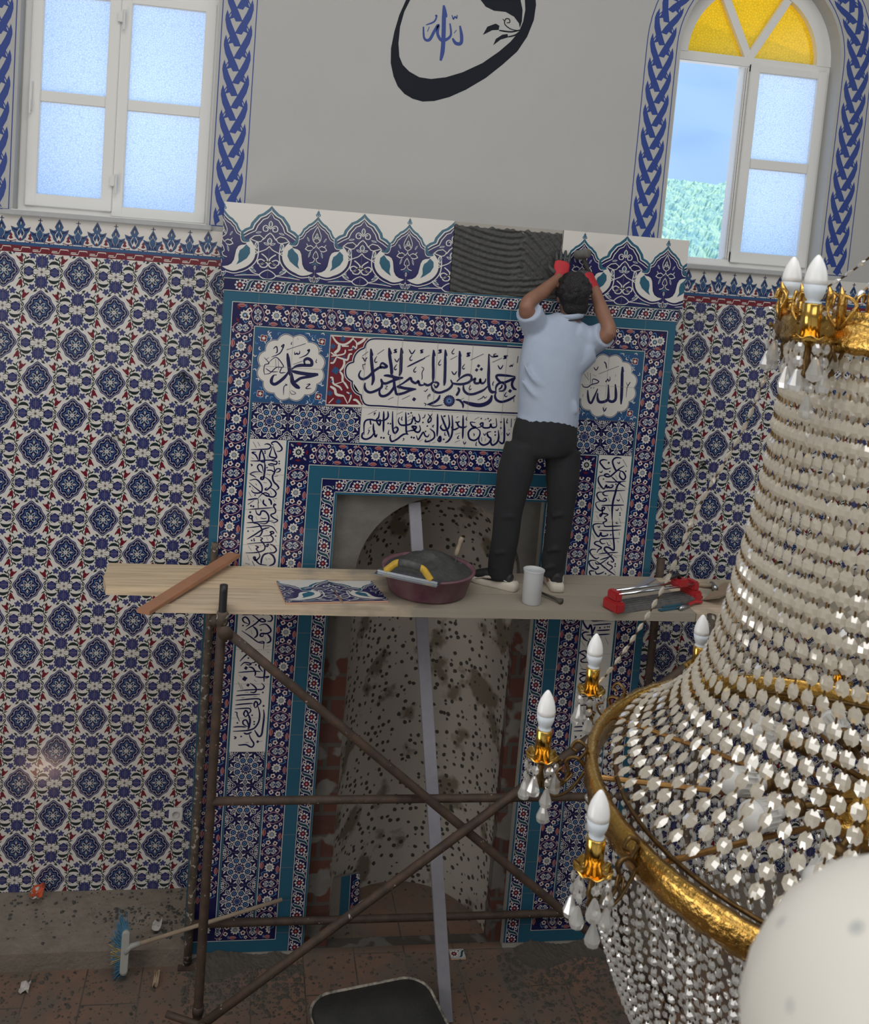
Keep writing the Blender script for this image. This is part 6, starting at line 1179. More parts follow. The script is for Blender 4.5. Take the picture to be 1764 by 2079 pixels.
# gloved hands: palm, four unequal bent fingers and a thumb
glovered = pm('glove_red', (.52, .030, .040), .7, noise=(30, .2, (.42, .02, .03))); glovegrey = pm('glove_rubber', (.055, .058, .060), .6)
def hand(wrist, fwd, nrm, tips, thumb, curl, side):
    fwd = Vector(fwd).normalized(); nrm = Vector(nrm); nrm = (nrm - fwd * nrm.dot(fwd)).normalized(); sidev = fwd.cross(nrm) * side
    bm = bmesh.new(); P0 = wrist - fwd * .045
    sweep(bm, [P0, wrist - fwd * .01, wrist + fwd * .02, wrist + fwd * .06, wrist + fwd * .092], [(.036, .030, sidev), (.034, .026, sidev), (.042, .021, sidev), (.047, .018, sidev), (.044, .014, sidev)], 16)
    g = remesh('work_glove', bm, .005, glovered, None, 3); put(g, wk)
    bm = bmesh.new()
    for k, (off, ln, spread) in enumerate(((-.033, .066, -.14), (-.011, .078, -.04), (.011, .074, .05), (.032, .058, .16))):
        a = wrist + fwd * .084 + sidev * off; d = (fwd + sidev * spread).normalized(); c1 = curl[0]; c2 = curl[1]
        b = a + (d * math.cos(c1) + nrm * math.sin(c1)) * ln * .45; c = b + (d * math.cos(c2) + nrm * math.sin(c2)) * ln * .35; e = c + (d * math.cos(c2 * 1.3) + nrm * math.sin(c2 * 1.3)) * ln * .25
        sweep(bm, [a, b, c, e], [.0105, .0100, .0092, .0068], 10)
    a = wrist + fwd * .018 - sidev * .036 * thumb; d1 = (fwd * .6 - sidev * .75 * thumb + nrm * .25).normalized(); b = a + d1 * .038; c = b + (fwd * .95 - sidev * .2 * thumb + nrm * .3).normalized() * .032
    sweep(bm, [a - d1 * .008, a + d1 * .012, b, c], [.013, .013, .0115, .008], 10)
    put(bmo('glove_finger_coat', bm, glovegrey, None, True), g); return g
hand(wrL + Vector((0, 0, 0)), (.16, .30, .92), (0, 1, -.25), None, 1 * -1, (.12, .28), 1)
hd = hand(wrR + Vector((0, 0, 0)), (-.36, .34, .84), (-.5, .6, -.3), None, -1, (.55, 1.25), 1)
# the rubber mallet held in the right hand
g0 = W(1200, 575, -.15); g1 = W(1180, 520, -.085); ml = thing('rubber_mallet', 'grey-headed rubber mallet held in the right gloved hand against the tiles', 'mallet', g1)
gp = wrR + Vector((-.032, .045, .085)); d = (local(ml, W(1181, 518, -.085)) - local(ml, gp)).normalized()
bm = bmesh.new(); hc = local(ml, W(1182, 516, -.075)); sweep(bm, [hc - d * .20, hc - d * .12, hc - d * .02], [.012, .013, .012], 10); bmo('handle', bm, pm('dark_handle', (.05, .045, .04), .6), ml, True)
ax = Vector((.55, -.80, .2)).normalized(); bm = bmesh.new(); lathe(bm, [(0, -.046), (.020, -.046), (.026, -.038), (.027, .038), (.022, .046), (0, .046)], 18, hc, ax); bmo('head', bm, pm('grey_rubber', (.17, .165, .155), .8, noise=(30, .2, (.10, .10, .095))), ml, True)

# ================================================================== chandelier
def crystal_mat(name, tr, tint):
    m = bpy.data.materials.new(name); m.use_nodes = True; n = m.node_tree; n.nodes.clear(); L = n.links
    o = n.nodes.new('ShaderNodeOutputMaterial'); t = n.nodes.new('ShaderNodeBsdfTranslucent'); d = n.nodes.new('ShaderNodeBsdfDiffuse'); p = n.nodes.new('ShaderNodeBsdfTransparent'); g = n.nodes.new('ShaderNodeBsdfGlossy')
    t.inputs[0].default_value = d.inputs[0].default_value = (*tint, 1); p.inputs[0].default_value = (.96, .97, .97, 1); g.inputs['Roughness'].default_value = .06
    def mix(f, a, b):
        x = n.nodes.new('ShaderNodeMixShader'); x.inputs[0].default_value = f; L.new(a.outputs[0], x.inputs[1]); L.new(b.outputs[0], x.inputs[2]); return x
    body_ = mix(.5, t, d); b2 = mix(tr, body_, p); b3 = mix(.30, b2, g); L.new(b3.outputs[0], o.inputs[0]); return m
cr_cream = crystal_mat('cut_crystal', .30, (.93, .86, .73)); cr_clear = crystal_mat('clear_crystal', .55, (.92, .91, .88))
pinm = bronze
CX, CY, RZ, RR_ = .021, -3.748, 3.207, .50
cha = thing('chandelier', 'large crystal chandelier with gilt ring, candle bulbs and bead strands', 'chandelier', (CX, CY, 0))
def bead(bm, c, ax, out_, L_, W_, T_, k=8, mi=0):
    """flat cut crystal: long axis ax, face towards out_"""
    ax = ax.normalized(); sd = ax.cross(out_).normalized(); nn = sd.cross(ax)
    rim = []
    for q in range(k):
        a = 2 * PI * (q + .5) / k; x, y = math.cos(a), math.sin(a); s = 1 / max(abs(x), abs(y)) * .97 if k == 8 else 1
        rim.append(bm.verts.new(c + ax * (L_ / 2 * x * s) + sd * (W_ / 2 * y * s)))
    f = [bm.verts.new(c + nn * T_ / 2 + ax * (L_ * .22 * math.cos(2 * PI * (q + .5) / 4)) + sd * (W_ * .22 * math.sin(2 * PI * (q + .5) / 4))) for q in range(4)]
    bk = bm.verts.new(c - nn * T_ / 2); fs = [bm.faces.new(f)]
    for q in range(k):
        a, b = rim[q], rim[(q + 1) % k]; fs.append(bm.faces.new((bk, b, a)))
        u = f[(q * 4 // k) % 4]; v = f[((q + 1) * 4 // k) % 4]
        fs.append(bm.faces.new((a, b, u))) 
        if u is not v: fs.append(bm.faces.new((b, v, u)))
    for x in fs: x.material_index = mi
def pin(bm, a, b, r=.0014):
    n0 = len(bm.faces); sweep(bm, [a, b], r, 4, cap=False); bm.faces.ensure_lookup_table()
    for f in bm.faces[n0:]: f.material_index = 1
def strand_mesh(name, prof, L_, W_, T_, gap, mats, k=8, jit=.25, droop=False):
    """beads threaded along a curve given as (r, z) points in the plane x-z, or 3-D points"""
    P = [Vector((p[0], 0, p[1])) if len(p) == 2 else Vector(p) for p in prof]; P = spline(P, 14); S = [0]
    for a, b in zip(P, P[1:]): S.append(S[-1] + (b - a).length)
    def pos(s):
        lo = 0
        while lo < len(S) - 2 and S[lo + 1] < s: lo += 1
        t = (s - S[lo]) / max(1e-9, S[lo + 1] - S[lo]); return P[lo].lerp(P[lo + 1], t)
    bm = bmesh.new(); s = L_ / 2; rnd = random.Random(hash(name) % 99 if 0 else len(prof) * 7 + int(L_ * 1e4))
    while s + L_ / 2 < S[-1]:
        c = pos(s); d = (pos(min(S[-1], s + .004)) - pos(max(0, s - .004))); y = Vector((0, 1, 0)); o = d.cross(y).normalized()
        if o.x < 0: o = -o
        a = rnd.uniform(-jit, jit); o = (o * math.cos(a) + y * math.sin(a)); dd = d.normalized(); o = (o - dd * o.dot(dd)).normalized()
        bead(bm, c, d, o, L_, W_, T_, k); 
        if s + L_ + gap < S[-1]: pin(bm, pos(s + L_ * .42), pos(s + L_ * .58 + gap), .0018)
        s += L_ + gap
    me = bpy.data.meshes.new(name); bmesh.ops.recalc_face_normals(bm, faces=bm.faces); bm.to_mesh(me); bm.free()
    for m in mats: me.materials.append(m)
    return me
def part(name, me, parent, rz=0, loc=(0, 0, 0)):
    o = bpy.data.objects.new(name, me); COL.objects.link(o); o.parent = parent; o.rotation_euler = (0, 0, rz); o.location = loc; return o
prof_up = [(.232, 4.035), (.238, 3.93), (.249, 3.80), (.272, 3.63), (.303, 3.47), (.352, 3.36), (.420, 3.285), (.485, 3.235)]
up1 = strand_mesh('strand', prof_up, .0270, .0225, .009, .0060, (cr_cream, pinm)); 
NS = 76
for k in range(NS): part('crystal_strand', up1, cha, 2 * PI * (k + .35) / NS)
prof_lo = [(.502, 3.185), (.496, 3.10), (.478, 3.00), (.448, 2.90), (.395, 2.79), (.310, 2.68), (.200, 2.60), (.080, 2.555)]
lo1 = strand_mesh('bowl_strand', prof_lo, .0155, .0135, .010, .0038, (cr_clear, pinm), 8, .35)
NB = 84
for k in range(NB): part('bowl_strand', lo1, cha, 2 * PI * (k + .2) / NB)
# inner tier of hanging bars seen through the ring
inn = strand_mesh('inner_strand', [(.40, 3.18), (.385, 3.00), (.33, 2.86), (.24, 2.76)], .021, .0095, .007, .004, (cr_clear, pinm), 8, .5)
for k in range(60): part('inner_strand', inn, cha, 2 * PI * k / 60)
# gilt ring with leaf relief
def band_ring(name, r, z, h, t, m, n=180, amp=.0022):
    bm = bmesh.new(); prof = [(-t / 2, -h / 2), (t * .35, -h * .55), (t * .62, -h * .25), (t * .5, 0), (t * .66, h * .25), (t * .35, h * .55), (-t / 2, h / 2), (-t * .3, 0)]; rings = []
    for k in range(n):
        a = 2 * PI * k / n; w_ = amp * math.sin(a * 90) + amp * .8 * math.sin(a * 47 + 1); row = []
        for i, (x, y) in enumerate(prof):
            q = r + x + w_ * (1 if 0 < i < 6 else .2) * (1 if i % 2 else -1); row.append(bm.verts.new((q * math.cos(a), q * math.sin(a), z + y + .4 * amp * math.sin(a * 60 + i))))
        rings.append(row)
    N = len(prof)
    for k in range(n):
        A, B = rings[k], rings[(k + 1) % n]
        for i in range(N): bm.faces.new((A[i], A[(i + 1) % N], B[(i + 1) % N], B[i]))
    return bmo(name, bm, m, cha, True)
band_ring('gilt_ring', RR_, RZ, .050, .020, gold)
bm = bmesh.new(); sweep(bm, [(.455 * math.cos(2 * PI * k / 72), .455 * math.sin(2 * PI * k / 72), RZ + .008) for k in range(72)], .0042, 8, closed=True); bmo('inner_hoop', bm, bronze, cha, True)
band_ring('crown_band', .245, 4.070, .052, .016, gold, 120, .003)
# crown filigree
cf = []
bm = bmesh.new()
for k in range(18):
    a = 2 * PI * k / 18; c = Vector((.252 * math.cos(a), .252 * math.sin(a), 4.098)); o = Vector((math.cos(a), math.sin(a), 0)); s = Vector((-math.sin(a), math.cos(a), 0))
    for q in (-1, 1): sweep(bm, spline([c - Vector((0, 0, .02)), c + s * q * .018 + o * .006, c + s * q * .026 + Vector((0, 0, .022)), c + s * q * .010 + Vector((0, 0, .034)) + o * .008, c + s * q * .008 + Vector((0, 0, .018)) + o * .012], 4), .0030, 6)
    sweep(bm, [c - Vector((0, 0, .02)), c + Vector((0, 0, .03)), c + Vector((0, 0, .048)) + o * .006], [.006, .008, .001], 6)
o = bmo('crown_filigree', bm, gold, cha, True); o['kind'] = 'stuff'
# stem, hub, spokes
bm = bmesh.new(); lathe(bm, [(0, 2.50), (.02, 2.51), (.028, 2.55), (.012, 2.60), (.012, 3.16), (.075, 3.175), (.085, 3.20), (.075, 3.235), (.020, 3.26), (.014, 3.32), (.014, 4.02), (.05, 4.05), (.05, 4.09), (.016, 4.12), (.016, 4.30), (.035, 4.32), (.016, 4.36), (.010, 4.40), (.010, 8.19), (.05, 8.192), (.05, 8.199)], 24); bmo('stem', bm, gold, cha, True)
spk = bpy.data.meshes.new('spoke'); bm = bmesh.new(); sweep(bm, [(.075, 0, RZ), (.27, 0, RZ + .004), (.492, 0, RZ)], .0052, 8); bm.to_mesh(spk); bm.free(); spk.materials.append(pm('spoke_brass', (.42, .24, .08), .35, .9, noise=(40, .2, (.25, .13, .05))))
for k in range(12): part('spoke', spk, cha, 2 * PI * k / 12 + math.radians(15))
cs = bpy.data.meshes.new('crown_spoke'); bm = bmesh.new(); sweep(bm, [(.03, 0, 4.07), (.24, 0, 4.07)], .005, 8); bm.to_mesh(cs); bm.free(); cs.materials.append(gold)
for k in range(6): part('crown_spoke', cs, cha, 2 * PI * k / 6 + math.radians(15))
# LED bulbs inside, lying out from the hub
def mk(fn, name, m, smooth=True):
    bm = bmesh.new(); fn(bm); bmesh.ops.recalc_face_normals(bm, faces=bm.faces); me = bpy.data.meshes.new(name); bm.to_mesh(me); bm.free(); me.materials.append(m)
    if smooth: me.polygons.foreach_set('use_smooth', [True] * len(me.polygons))
    return me
X_ = Vector((1, 0, 0))
sock_me = mk(lambda bm: lathe(bm, [(0, 0), (.017, 0), (.017, .012), (.0145, .014), (.0145, .034), (.018, .036), (.018, .042), (0, .042)], 16, (.078, 0, 0), X_), 'lamp_socket', bronze)
neck_me = mk(lambda bm: (lathe(bm, [(.013, .040), (.0135, .056), (.020, .066), (.0265, .092)], 20, (.078, 0, 0), X_), [box(bm, (.078 + .060, -.0008, .0145), (.078 + .092, .0008, .026), 0, Matrix.Rotation(2 * PI * k / 16, 4, 'X')) for k in range(16)]), 'lamp_body', whitep, False)
dome_me = mk(lambda bm: lathe(bm, [(.0270, .092)] + [(.0278 * math.cos(a), .096 + .030 * math.sin(a)) for a in [PI / 2 * k / 7 for k in range(8)]], 24, (.078, 0, 0), X_), 'lamp_dome', bulbglass)
for a, r0, dz in ((126, .045, .05), (168, .075, .02), (192, .095, .02), (222, .155, .015), (78, .03, .05), (30, .06, .03), (340, .06, .03), (290, .06, .03)):
    o = bpy.data.objects.new('led_lamp', sock_me); COL.objects.link(o); o.parent = cha; o.rotation_euler = (0, .06, math.radians(a)); o.location = (r0 * math.cos(math.radians(a)) - .078 * 0, r0 * math.sin(math.radians(a)), RZ + dz + .025)
    for nm, me in (('lamp_body', neck_me), ('lamp_dome', dome_me)): q = bpy.data.objects.new(nm, me); COL.objects.link(q); q.parent = o
    bm = bmesh.new(); sweep(bm, [(.02 - r0, 0, -.02), (.082, 0, 0)], .006, 8); q = bmo('lamp_bracket', bm, bronze, o, True)
# candle arms
def drop_bead(bm, c, L_, W_):
    lathe(bm, [(0, 0), (W_ * .16, -L_ * .10), (W_ * .34, -L_ * .40), (W_ * .50, -L_ * .68), (W_ * .42, -L_ * .88), (0, -L_)], 8, c)
    return
def pend(bm, x, y, n, L_, W_):
    z = -.004
    for k in range(n):
        bead(bm, Vector((x, y, z - .011)), Vector((0, 0, -1)), Vector((x, y, 0)).normalized() if abs(x) + abs(y) > 0 else X_, .018, .015, .008); pin(bm, Vector((x, y, z + .004)), Vector((x, y, z - .002)), .0012); z -= .0215
    pin(bm, Vector((x, y, z + .004)), Vector((x, y, z)), .0012); n0 = len(bm.faces); drop_bead(bm, (x, y, z), L_, W_)
def scal(f, r): return .0022 * math.cos(f * 2 * PI * 8) * (r / .03) ** 3
tray_me = mk(lambda bm: lathe(bm, [(0, -.010), (.008, -.010), (.012, -.004), (.022, -.002), (.031, .006), (.0315, .0075), (.021, .001), (.011, .002), (0, .002)], 48, (0, 0, 0), None, scal), 'drip_tray', goldsm)
slv_me = mk(lambda bm: lathe(bm, [(0, .001), (.0150, .001), (.0150, .057), (.0138, .059), (.0138, .055), (0, .055)], 20), 'candle_sleeve', goldsm)
blb_me = mk(lambda bm: lathe(bm, [(.012, .088), (.0177, .089), (.0174, .097), (.0160, .106), (.0135, .115), (.0100, .123), (.0062, .130), (.0028, .1345), (0, .136)], 24), 'candle_bulb', bulbglass)
bas_me = mk(lambda bm: lathe(bm, [(.0125, .055), (.0125, .061), (.0098, .062), (.0098, .064), (.0125, .067), (.0158, .076), (.0175, .0885), (0, .089)], 24), 'bulb_base', bulbbase)
pen_me = [None, None]
for i, (n, L_, W_) in enumerate(((2, .040, .024), (1, .042, .026))):
    bm = bmesh.new(); pend(bm, 0, 0, n, L_, W_); bmesh.ops.recalc_face_normals(bm, faces=bm.faces); me = bpy.data.meshes.new('pendant'); bm.to_mesh(me); bm.free(); me.materials.append(cr_clear); me.materials.append(pinm); pen_me[i] = me
def scroll(bm, low):
    # from the ring (x negative) out to under the tray (x = 0)
    S_ = [(-.090, 0, -.012), (-.066, 0, .012), (-.046, 0, .004), (-.052, 0, -.022), (-.038, 0, -.048), (-.014, 0, -.052), (.000, 0, -.030), (0, 0, -.008)]
    sweep(bm, spline(S_, 6), .0042, 8); sweep(bm, spline([(-.088, 0, .0), (-.060, 0, -.05), (-.030, 0, -.070), (-.008, 0, -.058), (-.010, 0, -.042), (-.020, 0, -.046)], 6), .0032, 8)
    sweep(bm, spline([(-.070, 0, .010), (-.082, 0, .034), (-.064, 0, .046), (-.054, 0, .032), (-.063, 0, .026)], 6), .0034, 8); lathe(bm, [(0, -.062), (.006, -.056), (.004, -.046), (.008, -.036), (.0055, -.026), (.0055, -.008)], 10)
    for q in (-1, 1): sweep(bm, spline([(-.060, 0, -.02), (-.044, q * .018, -.030), (-.030, q * .022, -.012), (-.040, q * .012, -.004)], 5), .0026, 6)
arm_me = mk(lambda bm: scroll(bm, 1), 'candle_arm', bronze)
def candle_arm(name, r, z, a):
    o = part(name, arm_me, cha, a, (r * math.cos(a), r * math.sin(a), z))
    for nm, me in (('drip_tray', tray_me), ('candle_sleeve', slv_me), ('candle_bulb', blb_me), ('bulb_base', bas_me)): q = bpy.data.objects.new(nm, me); COL.objects.link(q); q.parent = o
    for k in range(7):
        t = 2 * PI * k / 7 + .3; q = bpy.data.objects.new('pendant', pen_me[k % 2]); COL.objects.link(q); q.parent = o; q.location = (.0285 * math.cos(t), .0285 * math.sin(t), .003); q.rotation_euler = (0, 0, t + random.uniform(-.5, .5))
    for x in (-.055,): q = bpy.data.objects.new('pendant', pen_me[1]); COL.objects.link(q); q.parent = o; q.location = (-.012, 0, -.062); q.rotation_euler = (0, 0, .4)
    return o
for k in range(11): candle_arm('candle_arm', .592, 3.205, math.radians(127.8 + 360 / 11 * k))
for a, r in ((15, .27), (75, .27), (131, .25), (196, .295), (255, .27), (315, .27)): candle_arm('crown_arm', r, 4.058, math.radians(a))
# bead swags from crown arms to ring arms, and from the stem to the crown
sw = strand_mesh('swag', [(.265, 4.03), (.310, 3.86), (.385, 3.68), (.440, 3.50), (.510, 3.34), (.575, 3.225)], .0285, .0135, .009, .0045, (cr_cream, pinm), 8, .3)
for a in (15, 75, 129, 255, 315): part('bead_swag', sw, cha, math.radians(a))
s2 = strand_mesh('upper_swag', [(.035, 4.325), (.11, 4.21), (.20, 4.13), (.30, 4.085)], .020, .011, .008, .006, (cr_clear, pinm), 8, .4)
for k in range(6): part('upper_swag', s2, cha, math.radians(15 + 60 * k))

# ================================================================== small things on the wall and floor
sk = thing('wall_socket', 'white electrical socket on the tiled wall left of the scaffold', 'socket', at(357, 1652, YW - .008))
bm = bmesh.new(); box(bm, (-.041, -.010, -.041), (.041, .002, .041), .004); bmo('plate', bm, whitep, sk)
bm = bmesh.new(); lathe(bm, [(.0225, .0105), (.0225, .0125), (.019, .0125), (.019, .003), (0, .003)], 24, (0, 0, 0), (0, -1, 0)); bmo('recess', bm, pm('socket_inner', (.55, .55, .54), .4), sk, True)
bm = bmesh.new()
for q in (-1, 1): lathe(bm, [(0, .0035), (.0035, .0035), (.0035, .0045), (0, .0045)], 10, (q * .0095, 0, 0), (0, -1, 0))
bmo('contact', bm, blackp, sk)
for i, (u, v, lb) in enumerate(((375, 765, 'dark cable hole in the tiles beside the niche at inscription height on the left'), (240, 885, 'dark cable hole in the middle of the left tiled wall'), (1425, 945, 'dark cable hole in the tiled wall right of the niche'))):
    c = at(u, v, YW - .008); h = thing('cable_hole', lb, 'cable hole', c, 'open cable holes in the tiles')
    bm = bmesh.new(); pts = [Vector((math.cos(2 * PI * k / 16) * .030 * random.uniform(.8, 1.15), 0, math.sin(2 * PI * k / 16) * .030 * random.uniform(.8, 1.15))) for k in range(16)]; f = [bm.verts.new(p) for p in pts]; g = [bm.verts.new(p * .7 + Vector((0, .012, 0))) for p in pts]
    for k in range(16): bm.faces.new((f[k], f[(k + 1) % 16], g[(k + 1) % 16], g[k]))
    bm.faces.new(g); bmo('ragged_rim', bm, pm('hole_dark', (.012, .011, .010), .9), h)
    for k in range(4):
        a = random.uniform(0, 6.28); bm = bmesh.new(); sweep(bm, spline([(0, .006, 0), (.014 * math.cos(a), -.014, .014 * math.sin(a)), (.034 * math.cos(a + .5), -.026, .030 * math.sin(a + .5)), (.044 * math.cos(a + 1.1), -.018, .036 * math.sin(a + 1.2))], 4), .0028, 6); bmo('wire', bm, [blackp, pm('wire_green', (.03, .06, .03), .5)][k % 2], h, True)
# broom lying over the step
br = thing('broom', 'blue-bristled broom with grey head lying against the mortar-dusted step', 'broom', (-1.595, -.10, .17))
hd0, hd1 = at(257, 1886, -.10), at(251, 1978, -.16); c = (hd0 + hd1) / 2; br.location = c; ex = (hd1 - hd0).normalized(); ey = Vector((0, -1, .25)); ey = (ey - ex * ey.dot(ex)).normalized(); ez = ex.cross(ey); Mx = Matrix((ex, ey, ez)).transposed().to_4x4(); L2 = (hd1 - hd0).length / 2
bm = bmesh.new(); n = 8; lo = [(L2 - .022 + .022 * math.sin(PI * k / n), .022 * math.cos(PI * k / n)) for k in range(n + 1)] + [(-L2 + .022 - .022 * math.sin(PI * k / n), -.022 * math.cos(PI * k / n)) for k in range(n + 1)]
vs = [[bm.verts.new(Mx @ Vector((a * s, z, b * s))) for a, b in lo] for z, s in ((0, 1), (.018, 1), (.024, .9))]
for a, b in zip(vs, vs[1:]):
    for k in range(len(lo)): bm.faces.new((a[k], a[(k + 1) % len(lo)], b[(k + 1) % len(lo)], b[k]))
bm.faces.new(vs[0]); bm.faces.new(vs[-1]); bmo('head', bm, pm('broom_head', (.33, .33, .31), .6), br)
bm = bmesh.new(); mi = []
for k in range(420):
    a = random.uniform(-L2, L2); b = random.uniform(-.02, .02); t = a / L2; sp = ex * (t * .050 + random.gauss(0, .012)) + Vector((-.070 + .035 * abs(t) + random.gauss(0, .008), .035 + random.gauss(0, .012), .008 + random.gauss(0, .012))); p0 = Mx @ Vector((a * .97, .004, b)); p1 = p0 + sp * random.uniform(.75, 1.15)
    n0 = len(bm.faces); sweep(bm, [p0, p1], [.0022, .0012], 3, cap=False); bm.faces.ensure_lookup_table()
    for f in bm.faces[n0:]: f.material_index = 1 if -.15 < t < .35 and k % 3 else 0
bmo('bristles', bm, [pm('bristle_blue', (.03, .14, .24), .6), pm('bristle_yellow', (.45, .28, .04), .6)], br)['kind'] = 'stuff'
h0, h1 = at(266, 1921, -.135), at(573, 1826, -.08); bm = bmesh.new(); sweep(bm, [h0 - c, (h0 + h1) / 2 - c, h1 - c], .0115, 10); bmo('handle', bm, pm('broom_stick', (.36, .28, .20), .75, noise=(12, .2, (.25, .2, .15))), br, True)
bm = bmesh.new(); sweep(bm, [Mx @ Vector((0, .02, 0)), h0 - c, (h0 - c) + (h1 - h0).normalized() * .05], [.014, .016, .0135], 10); bmo('ferrule', bm, pm('broom_head', (.33, .33, .31), .6), br, True)
# mortar trough at the bottom edge
mt = thing('mixing_trough', 'rounded rectangular trough of dark wet mortar on the floor at the bottom edge', 'trough', (-.245, -.78, .002))
def rrect(hw, hd, r, n=8): return [(sx * (hw - r) + r * math.cos(a), sy * (hd - r) + r * math.sin(a)) for sx, sy, a0 in ((1, 1, 0), (-1, 1, PI / 2), (-1, -1, PI), (1, -1, 1.5 * PI)) for a in [a0 + PI / 2 * k / n for k in range(n + 1)]]
def lofted(name, secs, m, parent):
    bm = bmesh.new(); vs = [[bm.verts.new((x, y, z)) for x, y in rrect(*s)] for s, z in secs]; N = len(vs[0])
    for a, b in zip(vs, vs[1:]):
        for k in range(N): bm.faces.new((a[k], a[(k + 1) % N], b[(k + 1) % N], b[k]))
    bm.faces.new(vs[0][::-1]); bm.faces.new(vs[-1]); return bmo(name, bm, m, parent, True)
pz = .20
sh = lofted('shell', [((.27, .20, .08), 0), ((.325, .29, .13), pz - .01), ((.338, .303, .14), pz), ((.338, .303, .14), pz + .006), ((.330, .296, .135), pz + .006), ((.27, .20, .08), .02)], pm('splashed_rim', (.09, .085, .075), .8, noise=(22, .12, (.40, .36, .30))), mt)
lofted('wet_mortar', [((.28, .22, .08), .05), ((.326, .291, .13), pz - .02), ((.326, .291, .13), pz - .001), ((.15, .12, .08), pz + .008)], pm('dark_mortar', (.030, .031, .029), .55, noise=(9, .3, (.05, .05, .047)), bump=(20, .6)), mt)
mt.rotation_euler = (0, 0, .20)
# tile offcuts
def offcut(name, corners, fill, th, label, loc=None, tilt=None):
    pass
oc = thing('tile_offcut', 'stacked border tile offcut leaning inside the niche at its left', 'tile', (-.36, .36, .001))
lo_ = at(692, 1815, .36); b0 = Vector((-.355, .36, .002)); bm = bmesh.new(); Tm = Matrix.Rotation(-.16, 4, 'X') @ Matrix.Rotation(.35, 4, 'Z'); box(bm, (-.10, 0, 0), (.10, .02, .235), .002, Tm); bmo('biscuit', bm, pm('old_cement', (.17, .165, .15), .9), oc)
p = Paint(); p.rect(-.032, .002, .032, .233, 'teal', 1); p.rect(.034, .002, .10, .233, 'navy', 1); p.line([(.033, .002), (.033, .233)], .003, 'white', 4); p.rect(-.10, .002, -.034, .233, 'joint', 1)
q = Paint(); q.stamp(FL, .10, .12, PI / 2, 1, 1, clip=(.036, .004, .098, .231)); q.stamp(FL, .10, -.08, PI / 2, 1, 1, clip=(.036, .004, .098, .231)); p.stamp(q, 0, 0)
p.build('glazed_face', oc, T=Tm @ Matrix.Translation((0, -.0005, 0)) @ Matrix.Rotation(PI / 2, 4, 'X'))
oc.location = (-.330, .33, .002)
fr_ = atz(928, 1939, .003); tf = thing('tile_fragment', 'small broken patterned tile piece lying face up on the floor beside the straightedge', 'tile', fr_)
bm = bmesh.new(); box(bm, (-.045, -.04, 0), (.045, .04, .008), .001); bmo('biscuit', bm, G['clay'], tf); p = Paint(); p.rect(-.044, -.039, .044, .039, 'grey', 1); p.stamp(WV, -.02, 0, clip=(-.043, -.038, .043, .038)); p.build('glazed_face', tf, T=Matrix.Translation((0, 0, .0083)))
lt = atz(208, 1812, .165); a = at(80, 1812, .30); tg = thing('torn_bag', 'scrap of orange and white plastic lying against the wall foot on the left step', 'plastic scrap', at(76, 1818, .30) + Vector((0, 0, 0)))
def crumple(name, w_, h_, m, parent, seed, z=.006):
    rnd = random.Random(seed); bm = bmesh.new(); g = [[bm.verts.new(((i / 4 - .5) * w_ + rnd.uniform(-.15, .15) * w_ / 4, (j / 4 - .5) * h_ + rnd.uniform(-.15, .15) * h_ / 4, z + abs(rnd.gauss(0, .014)))) for j in range(5)] for i in range(5)]
    for i in range(4):
        for j in range(4): bm.faces.new((g[i][j], g[i + 1][j], g[i + 1][j + 1], g[i][j + 1]))
    o = bmo(name, bm, m, parent); s = o.modifiers.new('thick', 'SOLIDIFY'); s.thickness = .0015; return o
crumple('orange_side', .07, .10, pm('orange_plastic', (.55, .09, .03), .5), tg, 3, .02); crumple('clear_side', .06, .09, pm('pale_plastic', (.50, .46, .42), .5), tg, 5, .006)
for i, (u, v, lb, sd, z) in enumerate(((160, 2010, 'crumpled white wrapper on the floor tiles at lower left', 8, .002), (318, 1884, 'small crumpled white wrapper on the dusty step beside the broom', 9, .135))):
    o = thing('wrapper', lb, 'wrapper', atz(u - 110 if i == 0 else u, v, z), 'crumpled wrappers'); crumple('paper', .05, .075, pm('wrapper_white', (.52, .49, .46), .7), o, sd)
o = crumple('cardboard_sliver', .03, .12, pm('tan_card', (.36, .26, .18), .8), None, 12); o.location = atz(317, 1992, .002); tag(o, 'narrow tan cardboard sliver on the floor near the scaffold foot', 'cardboard')
wm = []
for i, pts in enumerate((((196, 1828), (200, 1815), (215, 1806), (228, 1802)), ((293, 1858), (296, 1844), (312, 1838), (330, 1850)))):
    P = spline([atz(u, v, .16 - .0006 * (v - 1800)) for u, v in pts], 6); c = P[0].copy(); bm = bmesh.new(); sweep(bm, [q - c for q in P], .0028, 6); o = bmo('wire_offcut', bm, blackp, None, True); o.location = c; tag(o, ('bent black wire offcut on the step near the wall, farther left', 'bent black wire offcut on the step nearer the scaffold')[i], 'wire')
